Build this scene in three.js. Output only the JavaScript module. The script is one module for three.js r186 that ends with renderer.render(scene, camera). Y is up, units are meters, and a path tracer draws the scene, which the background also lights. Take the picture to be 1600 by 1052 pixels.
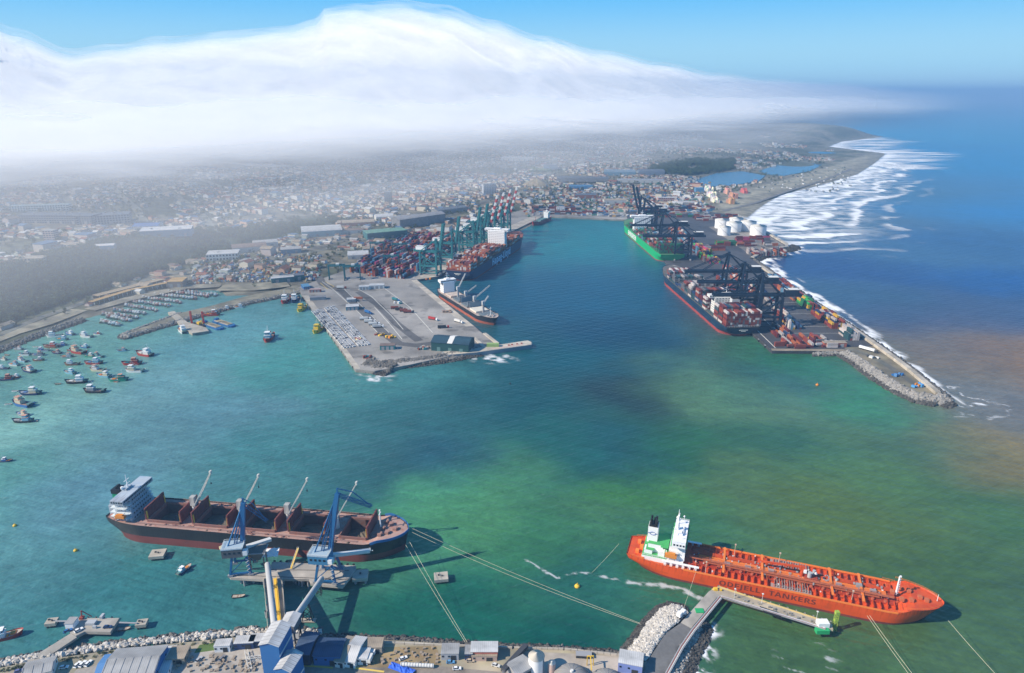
import * as THREE from 'three';
import { mergeGeometries } from 'three/addons/utils/BufferGeometryUtils.js';
import { FontLoader } from 'three/addons/loaders/FontLoader.js';
import { TextGeometry } from 'three/addons/geometries/TextGeometry.js';

// ---------- camera, sky, sun, air, exposure ----------
const scene = new THREE.Scene();
const CAM_H = 280, FOCAL = 1067, PITCH = Math.atan(381 / FOCAL);      // drone about 280 m up; focal length in pixels of a 1600 px wide frame
const camera = new THREE.PerspectiveCamera(2 * Math.atan(526 / FOCAL) * 180 / Math.PI, 1024 / 673, 1, 90000);
camera.position.set(0, CAM_H, 0);
camera.rotation.x = -PITCH;
camera.updateMatrixWorld();
const renderer = new THREE.WebGLRenderer();
renderer.toneMapping = THREE.LinearToneMapping;
renderer.toneMappingExposure = 1.4;
renderer.shadowMap.enabled = true;

const SUN = new THREE.Vector3(-0.79, 0.62, -0.05).normalize();
const sun = new THREE.DirectionalLight(new THREE.Color().setRGB(1, 0.89, 0.74), 5);
sun.name = 'sun';
sun.position.copy(SUN).multiplyScalar(3000);
sun.castShadow = true;
sun.shadow.camera.left = sun.shadow.camera.bottom = -1600; sun.shadow.camera.right = sun.shadow.camera.top = 1600; sun.shadow.camera.far = 8000;
sun.target.position.set(0, 0, -900);
scene.add(sun, sun.target);

{ // clear sky: pale blue at the horizon, deeper blue above, the same all round
  const W = 256, H = 512, d = new Float32Array(W * H * 4);
  const stops = [[-90, .16, .36, .52], [0, .35, .56, .69], [2, .3, .55, .7], [8, .085, .39, .73], [20, .05, .24, .52], [45, .035, .15, .37], [90, .026, .11, .28]];
  for (let j = 0; j < H; j++) {
    const e = (j + .5) / H * 180 - 90;
    let k = 0; while (k < stops.length - 2 && e > stops[k + 1][0]) k++;
    const a = stops[k], b = stops[k + 1], t = Math.min(1, Math.max(0, (e - a[0]) / (b[0] - a[0]))), s = t * t * (3 - 2 * t);
    for (let i = 0; i < W; i++) for (let c = 0; c < 4; c++) d[(j * W + i) * 4 + c] = c < 3 ? a[c + 1] + (b[c + 1] - a[c + 1]) * s : 1;
  }
  const t = new THREE.DataTexture(d, W, H, THREE.RGBAFormat, THREE.FloatType);
  t.mapping = THREE.EquirectangularReflectionMapping; t.magFilter = THREE.LinearFilter; t.needsUpdate = true;
  scene.background = t; scene.environment = t;
}
scene.fog = new THREE.FogExp2(new THREE.Color().setRGB(.34, .62, 1), 1.2e-4);

// ---------- helpers ----------
let seed = 7;
const rnd = () => { seed = (seed + 0x6d2b79f5) | 0; let t = Math.imul(seed ^ (seed >>> 15), 1 | seed); t = (t + Math.imul(t ^ (t >>> 7), 61 | t)) ^ t; return ((t ^ (t >>> 14)) >>> 0) / 4294967296; };
const rr = (a, b) => a + (b - a) * rnd(), pick = (a) => a[Math.floor(rnd() * a.length)];
const lerp = (a, b, t) => a + (b - a) * t, clamp = (x, a = 0, b = 1) => Math.min(b, Math.max(a, x)), smooth = (a, b, x) => { const t = clamp((x - a) / (b - a)); return t * t * (3 - 2 * t); };
const SP = Math.sin(PITCH), CP = Math.cos(PITCH);
// survey: the place on the level plane at height h that was read off the photograph at (px, py)
function G(px, py, h = 0) { const v = (py - 526) / FOCAL, u = (px - 800) / FOCAL, z = (CAM_H - h) / (SP + v * CP); return [u * z, -z * (CP - v * SP)]; }
const toPx = (x, y, z) => { const dy = y - CAM_H, f = -z * CP - dy * SP, up = dy * CP - z * SP; return [800 + x / f * FOCAL, 526 - up / f * FOCAL]; };

function hash(x, y) { let h = Math.imul(x | 0, 374761393) + Math.imul(y | 0, 668265263) | 0; h = Math.imul(h ^ (h >>> 13), 1274126177); return ((h ^ (h >>> 16)) >>> 0) / 4294967296; }
function vnoise(x, y, per = 0) {
  let ix = Math.floor(x), iy = Math.floor(y); const fx = x - ix, fy = y - iy, s = fx * fx * (3 - 2 * fx), t = fy * fy * (3 - 2 * fy);
  const m = (a) => per ? ((a % per) + per) % per : a;
  return lerp(lerp(hash(m(ix), m(iy)), hash(m(ix + 1), m(iy)), s), lerp(hash(m(ix), m(iy + 1)), hash(m(ix + 1), m(iy + 1)), s), t);
}
function fbm(x, y, o = 4, per = 0) { let s = 0, a = .5, n = 0; for (let i = 0; i < o; i++) { s += a * vnoise(x + i * 17.3 * (per ? 0 : 1), y, per); n += a; a *= .5; x *= 2; y *= 2; per *= 2; } return s / n; }

// tileable textures: how many metres one tile covers is set by the material's repeat (uv are metres)
function tex(size, metres, fn, srgb = true) {
  const d = new Uint8Array(size * size * 4);
  for (let y = 0; y < size; y++) for (let x = 0; x < size; x++) { const c = fn(x / size, y / size); for (let k = 0; k < 3; k++) d[(y * size + x) * 4 + k] = clamp((Array.isArray(c) ? c[k] : c), 0, 1) * 255; d[(y * size + x) * 4 + 3] = 255; }
  const t = new THREE.DataTexture(d, size, size); t.wrapS = t.wrapT = THREE.RepeatWrapping; t.magFilter = THREE.LinearFilter; t.repeat.set(1 / metres, 1 / metres);
  if (srgb) t.colorSpace = THREE.SRGBColorSpace; t.needsUpdate = true; return t;
}
const grain = (scale, lo, hi, o = 5) => (u, v) => lerp(lo, hi, fbm(u * scale, v * scale, o, scale));
const T = {
  concrete: tex(256, 40, (u, v) => { const n = fbm(u * 6, v * 6, 5, 6), f = vnoise(u * 120, v * 120, 120); return .72 + n * .3 - (f > .9 ? .1 : 0); }),
  yard: tex(512, 180, (u, v) => { const n = fbm(u * 5, v * 5, 6, 5), s = fbm(u * 3, v * 40, 3, 0), f = vnoise(u * 200, v * 200, 200); const oil = smooth(.62, .8, fbm(u * 14 + 3, v * 14, 3, 14)); return .66 + n * .42 + (f - .5) * .08 - oil * .16; }),
  roof: tex(256, 24, (u, v) => { const n = fbm(u * 5, v * 5, 4, 5), r = Math.abs(((u * 24) % 1) - .5) * .16; return .78 + n * .26 - r; }),
  rust: tex(256, 30, (u, v) => { const n = fbm(u * 8, v * 8, 5, 8), k = smooth(.55, .75, fbm(u * 20, v * 20, 3, 20)); return [.82 + n * .2, .8 + n * .2 - k * .12, .8 + n * .2 - k * .16]; }),
  hull: tex(512, 70, (u, v) => { const n = fbm(u * 6, v * 6, 4, 6), st = smooth(.52, .8, fbm(u * 90, v * 5, 4, 5)), sc = smooth(.6, .72, fbm(u * 12 + 3, v * 20, 4, 0)), seam = Math.min(Math.abs((u * 7) % 1 - .5), 1) < .012 || Math.abs((v * 28) % 1 - .5) < .03 ? .05 : 0; return [.84 + n * .18 - st * .2 - sc * .06 - seam, .84 + n * .18 - st * .24 - sc * .03 - seam, .84 + n * .18 - st * .24 - seam]; }),
  soil: tex(512, 90, (u, v) => { const n = fbm(u * 7, v * 7, 6, 7), m = fbm(u * 19 + 4, v * 19, 4, 19); return [.62 + n * .5, .62 + n * .48 + m * .04, .62 + n * .42]; }),
};
const MATS = new Map();
// colours are linear base colours
function M(r, g, b, o = {}) {
  const key = [r, g, b, o.map?.uuid, o.rough, o.metal, o.double].join();
  if (!MATS.has(key)) { const m = new THREE.MeshStandardMaterial({ roughness: o.rough ?? .75, metalness: o.metal ?? 0, map: o.map ?? null, side: o.double ? THREE.DoubleSide : THREE.FrontSide }); m.color.setRGB(r, g, b); MATS.set(key, m); }
  return MATS.get(key);
}
const COL = {
  white: M(.8, .8, .8), offwhite: M(.66, .65, .62), grey: M(.3, .3, .31), dark: M(.03, .032, .036), black: M(.012, .012, .014, { rough: .5 }), steel: M(.42, .43, .44, { rough: .45 }),
  concrete: M(.5, .46, .4, { map: T.concrete }), paleconcrete: M(.64, .57, .47, { map: T.concrete }), asphalt: M(.17, .16, .155, { map: T.yard }), yard: M(.41, .38, .345, { map: T.yard }), darkyard: M(.085, .085, .095, { map: T.yard }),
  blue: M(.02, .13, .36, { rough: .45 }), deepblue: M(.012, .045, .14, { rough: .5 }), navy: M(.012, .028, .07, { rough: .5 }), teal: M(.02, .17, .19, { rough: .5 }), yellow: M(.72, .46, .04), orange: M(.62, .22, .03), red: M(.4, .03, .025), rustred: M(.26, .07, .05, { map: T.rust }),
  green: M(.02, .35, .12), roofgrey: M(.44, .44, .44, { map: T.roof }), roofwhite: M(.7, .7, .7, { map: T.roof }), roofblue: M(.05, .1, .2, { map: T.roof }), glass: M(.02, .03, .045, { rough: .15 }), sand: M(.36, .28, .19, { map: T.soil }), wood: M(.3, .2, .12), rope: M(.62, .58, .42), rubber: M(.015, .015, .016),
};

class MB {                                                            // collects flat-shaded faces; uv in metres
  constructor() { this.p = []; this.n = []; this.uv = []; }
  tri(a, b, c) {
    const ux = b[0] - a[0], uy = b[1] - a[1], uz = b[2] - a[2], vx = c[0] - a[0], vy = c[1] - a[1], vz = c[2] - a[2];
    let nx = uy * vz - uz * vy, ny = uz * vx - ux * vz, nz = ux * vy - uy * vx; const l = Math.hypot(nx, ny, nz) || 1; nx /= l; ny /= l; nz /= l;
    const ax = Math.abs(nx), ay = Math.abs(ny), az = Math.abs(nz);
    for (const q of [a, b, c]) { this.p.push(q[0], q[1], q[2]); this.n.push(nx, ny, nz); if (ay >= ax && ay >= az) this.uv.push(q[0], q[2]); else if (ax > az) this.uv.push(q[2], q[1]); else this.uv.push(q[0], q[1]); }
    return this;
  }
  quad(a, b, c, d) { return this.tri(a, b, c).tri(a, c, d); }
  hexa(v) { const [a, b, c, d, e, f, g, h] = v; return this.quad(a, d, c, b).quad(e, f, g, h).quad(a, b, f, e).quad(b, c, g, f).quad(c, d, h, g).quad(d, a, e, h); }   // bottom a b c d, top e f g h, counter-clockwise from above when seen with z down
  box(cx, cy, cz, sx, sy, sz, ry = 0) {
    const c = Math.cos(ry), s = Math.sin(ry), P = (x, y, z) => [cx + x * c + z * s, cy + y, cz - x * s + z * c], x = sx / 2, y = sy / 2, z = sz / 2;
    return this.hexa([P(-x, -y, z), P(x, -y, z), P(x, -y, -z), P(-x, -y, -z), P(-x, y, z), P(x, y, z), P(x, y, -z), P(-x, y, -z)]);
  }
  on(cx, y0, cz, sx, sy, sz, ry = 0) { return this.box(cx, y0 + sy / 2, cz, sx, sy, sz, ry); }
  bar(p, q, w, h = w) {
    const d = [q[0] - p[0], q[1] - p[1], q[2] - p[2]], l = Math.hypot(...d) || 1; d.forEach((x, i) => d[i] = x / l);
    const up = Math.abs(d[1]) > .95 ? [1, 0, 0] : [0, 1, 0];
    let sx = d[1] * up[2] - d[2] * up[1], sy = d[2] * up[0] - d[0] * up[2], sz = d[0] * up[1] - d[1] * up[0]; const sl = Math.hypot(sx, sy, sz); sx /= sl; sy /= sl; sz /= sl;
    const u = [sy * d[2] - sz * d[1], sz * d[0] - sx * d[2], sx * d[1] - sy * d[0]], a = w / 2, b = h / 2;
    const P = (o, i, j) => [o[0] + sx * i * a + u[0] * j * b, o[1] + sy * i * a + u[1] * j * b, o[2] + sz * i * a + u[2] * j * b];
    const A = P(p, -1, -1), B = P(p, 1, -1), C = P(p, 1, 1), D = P(p, -1, 1), E = P(q, -1, -1), F = P(q, 1, -1), Gq = P(q, 1, 1), Hq = P(q, -1, 1);
    return this.quad(A, D, C, B).quad(E, F, Gq, Hq).quad(A, B, F, E).quad(B, C, Gq, F).quad(C, D, Hq, Gq).quad(D, A, E, Hq);
  }
  lattice(p, q, w, n, r) {                                            // square lattice girder from p to q
    const a = new THREE.Vector3(...p), b = new THREE.Vector3(...q), d = b.clone().sub(a), up = Math.abs(d.clone().normalize().y) > .9 ? new THREE.Vector3(1, 0, 0) : new THREE.Vector3(0, 1, 0), s = d.clone().cross(up).normalize().multiplyScalar(w / 2), t = s.clone().cross(d).normalize().multiplyScalar(w / 2);
    const at = (k, i, j) => a.clone().addScaledVector(d, k).addScaledVector(s, i).addScaledVector(t, j).toArray(), C = [[-1, -1], [1, -1], [1, 1], [-1, 1]];
    for (const [i, j] of C) this.bar(at(0, i, j), at(1, i, j), r);
    for (let k = 0; k < n; k++) for (let m = 0; m < 4; m++) { const u = C[m], v = C[(m + 1) % 4]; this.bar(at(k / n, ...(k % 2 ? u : v)), at((k + 1) / n, ...(k % 2 ? v : u)), r * .6); }
    return this;
  }
  cyl(cx, y0, cz, r0, r1, h, n = 12, cap = true) {
    for (let i = 0; i < n; i++) {
      const a = i / n * 2 * Math.PI, b = (i + 1) / n * 2 * Math.PI, A = [cx + r0 * Math.cos(a), y0, cz - r0 * Math.sin(a)], B = [cx + r0 * Math.cos(b), y0, cz - r0 * Math.sin(b)], C = [cx + r1 * Math.cos(b), y0 + h, cz - r1 * Math.sin(b)], D = [cx + r1 * Math.cos(a), y0 + h, cz - r1 * Math.sin(a)];
      this.quad(A, B, C, D); const k = this.n.length - 18;
      [a, b, b, a, b, a].forEach((t, m) => { this.n[k + m * 3] = Math.cos(t); this.n[k + m * 3 + 1] = 0; this.n[k + m * 3 + 2] = -Math.sin(t); });
      if (cap && r1 > .01) this.tri([cx, y0 + h, cz], D, C);
    }
    return this;
  }
  gable(cx, y0, cz, w, d, h, ry = 0, over = .4) {                     // ridge along x
    const c = Math.cos(ry), s = Math.sin(ry), P = (x, y, z) => [cx + x * c + z * s, y0 + y, cz - x * s + z * c], x = w / 2 + over, z = d / 2 + over, t = .25;
    const k = t + .02;
    this.quad(P(-x, k, z), P(x, k, z), P(x, h + k, 0), P(-x, h + k, 0)).quad(P(x, k, -z), P(-x, k, -z), P(-x, h + k, 0), P(x, h + k, 0));
    this.quad(P(x, 0, z), P(-x, 0, z), P(-x, h, 0), P(x, h, 0)).quad(P(-x, 0, -z), P(x, 0, -z), P(x, h, 0), P(-x, h, 0));
    for (const e of [-1, 1]) { const A = [P(e * x, 0, z), P(e * x, k, z), P(e * x, h + k, 0), P(e * x, h, 0)], B = [P(e * x, 0, -z), P(e * x, h, 0), P(e * x, h + k, 0), P(e * x, k, -z)]; if (e > 0) { A.reverse(); B.reverse(); } this.quad(...A).quad(...B); }
    this.quad(P(-x, 0, z), P(x, 0, z), P(x, k, z), P(-x, k, z)).quad(P(x, 0, -z), P(-x, 0, -z), P(-x, k, -z), P(x, k, -z));
    return this;
  }
  gableWall(cx, y0, cz, w, d, hw, hr, ry = 0) {                       // box walls with gable ends
    const c = Math.cos(ry), s = Math.sin(ry), P = (x, y, z) => [cx + x * c + z * s, y0 + y, cz - x * s + z * c], x = w / 2, z = d / 2;
    this.quad(P(-x, 0, z), P(x, 0, z), P(x, hw, z), P(-x, hw, z)).quad(P(x, 0, -z), P(-x, 0, -z), P(-x, hw, -z), P(x, hw, -z));
    this.quad(P(x, 0, z), P(x, 0, -z), P(x, hw, -z), P(x, hw, z)).tri(P(x, hw, z), P(x, hw, -z), P(x, hw + hr, 0));
    this.quad(P(-x, 0, -z), P(-x, 0, z), P(-x, hw, z), P(-x, hw, -z)).tri(P(-x, hw, -z), P(-x, hw, z), P(-x, hw + hr, 0));
    return this;
  }
  extr(pts, y0, y1, bottom = false) {                                 // pts: [x, z]
    const v = pts.map((q) => new THREE.Vector2(q[0], -q[1])); const P = THREE.ShapeUtils.isClockWise(v) ? pts.slice().reverse() : pts, w = P.map((q) => new THREE.Vector2(q[0], -q[1]));
    for (const f of THREE.ShapeUtils.triangulateShape(w, [])) { this.tri(...f.map((i) => [P[i][0], y1, P[i][1]])); if (bottom) this.tri(...f.slice().reverse().map((i) => [P[i][0], y0, P[i][1]])); }
    P.forEach((a, i) => { const b = P[(i + 1) % P.length]; this.quad([a[0], y0, a[1]], [b[0], y0, b[1]], [b[0], y1, b[1]], [a[0], y1, a[1]]); });
    return this;
  }
  geo() { const g = new THREE.BufferGeometry(); g.setAttribute('position', new THREE.Float32BufferAttribute(this.p, 3)); g.setAttribute('normal', new THREE.Float32BufferAttribute(this.n, 3)); g.setAttribute('uv', new THREE.Float32BufferAttribute(this.uv, 2)); return g; }
  build(name, m, parent = scene) { return mesh(name, this.geo(), m, parent); }
}
const used = new Map();
function numbered(n) { const k = used.get(n) ?? 0; used.set(n, k + 1); return k ? n + '_' + String(k).padStart(3, '0') : n; }
function mesh(name, g, m, parent = scene) { const o = new THREE.Mesh(g, m); o.name = parent === scene ? numbered(name) : name; o.castShadow = o.receiveShadow = true; parent.add(o); return o; }
function tag(o, label, category, group) { o.userData.label = label; o.userData.category = category; if (group) o.userData.group = group; return o; }
function struct(o) { o.userData.kind = 'structure'; return o; }
function stuff(o, label, category) { o.userData.kind = 'stuff'; if (label) { o.userData.label = label; o.userData.category = category; } return o; }
function thing(name, label, category, x = 0, y = 0, z = 0, ry = 0, group) { const o = new THREE.Group(); o.name = numbered(name); o.position.set(x, y, z); o.rotation.y = ry; scene.add(o); return tag(o, label, category, group); }
function dup(root, x, y, z, ry, label, group) { const r = root.clone(); r.name = numbered(root.name.replace(/_\d{3}$/, '')); r.userData = { ...root.userData }; r.position.set(x, y, z); r.rotation.y = ry; if (label) r.userData.label = label; if (group) r.userData.group = group; scene.add(r); return r; }
function instanced(name, g, m, list, colors) {                        // list of Matrix4
  const o = new THREE.InstancedMesh(g, m, list.length); o.name = numbered(name); list.forEach((a, i) => o.setMatrixAt(i, a)); if (colors) colors.forEach((c, i) => o.setColorAt(i, c)); o.castShadow = o.receiveShadow = true; scene.add(o); return o;
}
const _q = new THREE.Quaternion(), _e = new THREE.Euler();
const mtx = (x, y, z, sx = 1, sy = sx, sz = sx, ry = 0, rx = 0, rz = 0) => new THREE.Matrix4().compose(new THREE.Vector3(x, y, z), _q.setFromEuler(_e.set(rx, ry, rz)), new THREE.Vector3(sx, sy, sz));
const C3 = (r, g, b) => new THREE.Color().setRGB(r, g, b);
function along(a, b) { return Math.atan2(-(b[1] - a[1]), b[0] - a[0]); } // rotation.y that turns +x from a to b ([x, z])
const dist = (a, b) => Math.hypot(a[0] - b[0], a[1] - b[1]), mid = (a, b) => [(a[0] + b[0]) / 2, (a[1] + b[1]) / 2];
function inside(x, z, P) { let r = false; for (let i = 0, j = P.length - 1; i < P.length; j = i++) { const a = P[i], b = P[j]; if ((a[1] > z) !== (b[1] > z) && x < (b[0] - a[0]) * (z - a[1]) / (b[1] - a[1]) + a[0]) r = !r; } return r; }
function edgeDist(x, z, P, closed = true) { let best = 1e9; for (let i = 0; i < P.length - (closed ? 0 : 1); i++) { const a = P[i], b = P[(i + 1) % P.length], dx = b[0] - a[0], dz = b[1] - a[1], t = clamp(((x - a[0]) * dx + (z - a[1]) * dz) / (dx * dx + dz * dz)), d = Math.hypot(x - a[0] - dx * t, z - a[1] - dz * t); if (d < best) best = d; } return best; }
const sd = (x, z, P) => edgeDist(x, z, P) * (inside(x, z, P) ? 1 : -1);
const font = await new FontLoader().loadAsync('fonts/droid/droid_sans_bold.typeface.json');
function letters(name, text, size, m, parent, depth = .12) { const g = new TextGeometry(text, { font, size, depth, curveSegments: 3 }); g.computeBoundingBox(); g.translate(-(g.boundingBox.max.x + g.boundingBox.min.x) / 2, 0, 0); return mesh(name, g, m, parent); }

// ---------- land and water ----------
const COAST = [[-9000, 700], [-1700, -330], [-900, -570], G(-60, 570), G(0, 548), G(60, 524), G(130, 499), G(180, 487), G(225, 467), G(285, 452), G(345, 455), G(352, 463), G(400, 462), G(466, 447), [-300, -1040], [-150, -1060], [-100, -1100], [20, -1460], [90, -1640], [285, -1590], [290, -1130], [300, -760], [400, -770], [412, -960], [418, -1180], [520, -1275], G(1150, 335), G(1168, 341), G(1195, 320), G(1220, 305), G(1282, 290), G(1340, 273), G(1368, 255), G(1385, 240), [1750, -3900], [2000, -4300], [2520, -4800], [2300, -6000], [1800, -8000], [2600, -15000], [-16000, -15000], [-16000, 700]];
const FOOT = [[-2600, -330], G(-160, 560, 5), G(0, 507, 5), G(90, 474, 5), G(180, 446, 5), G(270, 417, 5), G(360, 392, 5), G(440, 372, 5), G(520, 350, 8)];
const PLATEAU = [...FOOT, G(600, 322, 8), [-420, -2300], [-700, -3000], [-500, -5000], [-16000, -12000], [-16000, -300]];
const PLATEAU_BACK = [G(520, 350, 8), ...PLATEAU.slice(FOOT.length)];
function landHeight(x, z) {
  const s = sd(x, z, COAST);
  if (s < 0) return Math.max(-14, s * .25);
  const inP = inside(x, z, PLATEAU), p = inP ? edgeDist(x, z, FOOT, false) : 0, far = Math.hypot(x, z);
  let h = Math.min(2.9, s * .12);
  if (p > 0) h += (38 * smooth(0, 105, p) + 14 * smooth(150, 900, p)) * smooth(0, 500, edgeDist(x, z, PLATEAU_BACK, false));
  h += 45 * smooth(2000, 5200, far) * smooth(60, 900, s) + (fbm(x / 700 + 9, z / 700, 3) - .5) * 46 * smooth(1500, 3200, far) * smooth(60, 500, s);
  h += 70 * Math.exp(-((x - 2050) ** 2 + (z + 4750) ** 2) / 500 ** 2) * smooth(0, 200, s);
  return h;
}
// where the sight line read off the photograph meets the land
function onLand(px, py) { let lo = 60, hi = 12000; const d = [(px - 800) / FOCAL, (526 - py) / FOCAL, -1], y = d[1] * CP - SP, z = -(d[1] * SP + CP); for (let t = 200; t < 11000; t *= 1.01) { const hx = d[0] * t, hz = z * t, hy = CAM_H + y * t; if (hy < Math.max(2.9, landHeight(hx, hz))) return [hx, Math.max(2.9, landHeight(hx, hz)), hz]; } return [d[0] * hi, 60, z * hi]; }

function sheet(r0, r1, nr, a0, a1, na, fn) {                          // fan of land or sea: rings get longer with distance; fn(x, z) -> [y, r, g, b] (linear)
  const pos = [], col = [], uv = [], idx = [];
  for (let i = 0; i <= nr; i++) { const r = r0 * Math.pow(r1 / r0, i / nr); for (let j = 0; j <= na; j++) { const a = lerp(a0, a1, j / na), x = r * Math.sin(a), z = -r * Math.cos(a), c = fn(x, z, r); pos.push(x, c[0], z); col.push(c[1], c[2], c[3]); uv.push(x, z); } }
  for (let i = 0; i < nr; i++) for (let j = 0; j < na; j++) { const k = i * (na + 1) + j, n = k + na + 1; idx.push(k, k + 1, n, k + 1, n + 1, n); }
  const g = new THREE.BufferGeometry(); g.setAttribute('position', new THREE.Float32BufferAttribute(pos, 3)); g.setAttribute('color', new THREE.Float32BufferAttribute(col, 3)); g.setAttribute('uv', new THREE.Float32BufferAttribute(uv, 2)); g.setIndex(idx); g.computeVertexNormals(); return g;
}
const LAGOON = [G(1085, 282, 3), G(1120, 271, 3), G(1160, 268, 3), G(1196, 275, 3), G(1185, 284, 3), G(1130, 292, 3), G(1095, 291, 3)], LAGOON2 = [G(1185, 268, 3), G(1215, 258, 3), G(1255, 254, 3), G(1285, 258, 3), G(1265, 268, 3), G(1225, 275, 3), G(1200, 273, 3)];
const DUNES = [G(1120, 320, 3), G(1150, 300, 3), G(1210, 285, 3), G(1290, 262, 3), G(1340, 245, 3), G(1400, 236, 3), G(1400, 280, 3), G(1230, 335, 3), G(1160, 345, 3)];
const WOOD = [G(1010, 262, 30), G(1020, 245, 40), G(1080, 240, 40), G(1150, 243, 30), G(1148, 258, 20), G(1080, 266, 20)];
{
  const g = sheet(560, 16000, 300, -1.25, .72, 420, (x, z, r) => {
    const h = landHeight(x, z), n = fbm(x / 60, z / 60, 4), m = fbm(x / 14 + 50, z / 14, 3), s = sd(x, z, COAST);
    let c = [.25 + .13 * (n - .5), .225 + .11 * (n - .5), .195 + .07 * (n - .5)];
    const green = smooth(.5, .62, fbm(x / 130 + 31, z / 130, 4)); c = [lerp(c[0], .07, green * .7), lerp(c[1], .095, green * .7), lerp(c[2], .05, green * .7)];
    const e = inside(x, z, PLATEAU) ? edgeDist(x, z, FOOT, false) : 1e3;
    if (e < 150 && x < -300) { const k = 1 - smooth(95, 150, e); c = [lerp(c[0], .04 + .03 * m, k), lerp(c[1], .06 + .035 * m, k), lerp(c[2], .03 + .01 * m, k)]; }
    if (inside(x, z, DUNES)) c = [.38 + .16 * (m - .5), .345 + .15 * (m - .5), .3 + .12 * (m - .5)];
    if (s < 70 && x > 520 && z < -1650) { const k = 1 - smooth(30, 70, s); c = [lerp(c[0], .3, k), lerp(c[1], .27, k), lerp(c[2], .24, k)]; }
    return [h, ...c];
  });
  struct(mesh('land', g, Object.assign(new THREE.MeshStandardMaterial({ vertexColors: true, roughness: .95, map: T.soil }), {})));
}
// water colour at survey points: silt, depth, plankton, with mid-harbour cloud shadow painted in
const SILT_AND_SHADE = [[-100,640,96,158,160],[60,640,145,210,208],[250,600,120,174,189],[420,560,75,161,161],[80,900,79,141,154],[300,950,60,129,139],[120,760,101,155,183],[450,700,74,140,150],[650,650,51,108,117],[620,600,73,148,156],[800,620,20,83,93],[900,460,3,86,121],[900,370,3,128,144],[960,530,3,64,96],[1010,610,3,9,45],[900,560,3,89,106],[1150,600,46,106,112],[1300,570,37,123,90],[1060,690,43,109,70],[700,780,83,168,127],[800,740,72,137,103],[600,740,52,105,116],[840,850,60,129,93],[900,900,46,114,106],[720,940,28,106,94],[860,980,16,94,88],[960,820,75,130,92],[1150,750,91,129,83],[1300,800,98,132,65],[1420,860,74,113,67],[1250,1030,73,112,72],[1560,950,76,115,80],[1550,780,67,120,68],[1480,690,30,119,98],[1560,650,122,124,124],[1500,540,108,107,107],[1420,490,67,76,116],[1590,560,164,124,51],[1560,440,8,84,170],[1450,400,67,110,158],[1350,420,40,73,140],[1560,320,10,132,219],[1480,310,77,121,160],[1300,350,92,124,158],[1590,240,10,137,209],[1500,210,14,147,211],[760,800,83,151,103],[560,690,64,120,130],[1090,610,113,165,110],[1190,640,97,138,104],[980,700,28,80,99],[880,690,33,102,101],[700,720,39,87,115],[1010,760,71,140,72],[1200,690,49,107,83],[1400,640,50,145,104],[1380,740,86,131,77],[200,700,101,153,169],[360,640,99,154,176],[40,760,94,165,163],[200,900,62,135,145],[1540,700,151,132,79],[1590,720,136,124,75],[1510,620,120,126,132],[1480,560,139,125,99],[1360,470,62,101,139],[1590,480,69,87,129],[1500,380,47,95,157],[1010,860,52,118,92],[150,560,118,186,182],[330,550,111,178,196],[560,600,81,150,154]].map(([px, py, r, g, b]) => { const lin = (c) => Math.pow(c / 255, 2.2); return [...G(px, py), lin(r), lin(g), lin(b), Math.hypot(...G(px, py))]; });
{
  const K = [.87, .76, .66];
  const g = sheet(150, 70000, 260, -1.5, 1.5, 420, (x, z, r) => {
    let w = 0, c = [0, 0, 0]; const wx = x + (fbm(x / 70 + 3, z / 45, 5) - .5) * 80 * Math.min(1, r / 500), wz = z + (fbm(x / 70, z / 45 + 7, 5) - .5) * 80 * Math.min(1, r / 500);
    for (const q of SILT_AND_SHADE) { const d = Math.hypot(wx - q[0], wz - q[1]) / q[5], k = 1 / (d * d * d * d + 2e-5); w += k; c[0] += q[2] * k; c[1] += q[3] * k; c[2] += q[4] * k; }
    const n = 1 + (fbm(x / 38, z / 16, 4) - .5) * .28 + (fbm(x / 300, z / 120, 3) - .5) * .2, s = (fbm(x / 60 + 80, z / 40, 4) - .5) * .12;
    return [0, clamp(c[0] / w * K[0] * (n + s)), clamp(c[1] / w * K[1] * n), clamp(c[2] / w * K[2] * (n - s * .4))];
  });
  const waves = tex(512, 150, (u, v) => { let h = 0; for (const [a, b, k, p] of [[5, 9, .2, 0], [-4, 13, .16, 1], [11, 22, .12, 2], [-9, 27, .1, 4], [21, 41, .08, 5], [-17, 52, .06, 3], [33, 71, .04, 1]]) h += k * Math.sin(2 * Math.PI * (a * u + b * v) + p + 2.5 * fbm(u * 6, v * 6, 3, 6)); return .5 + h * .5 + (fbm(u * 48, v * 48, 3, 48) - .5) * .5; }, false);
  const mottle = tex(1024, 420, (u, v) => .92 + .15 * (fbm(u * 22 + v * 10, v * 44 - u * 11, 4, 11) - .5) + .15 * (fbm(u * 90, v * 150, 3, 30) - .5), true);  // painted streaks imitate the bright and dark slopes of small waves
  const m = new THREE.MeshPhysicalMaterial({ vertexColors: true, map: mottle, roughness: .3, bumpMap: waves, bumpScale: .85, ior: 1.33 });
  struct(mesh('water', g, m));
}
{ // two lagoons behind the beach
  const m = M(.05, .14, .24, { rough: .2 });
  struct(new MB().extr(LAGOON, 1, 4.2).build('lagoon_water', m)); struct(new MB().extr(LAGOON2, 1, 4.25).build('lagoon_water', m));
}

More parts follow.
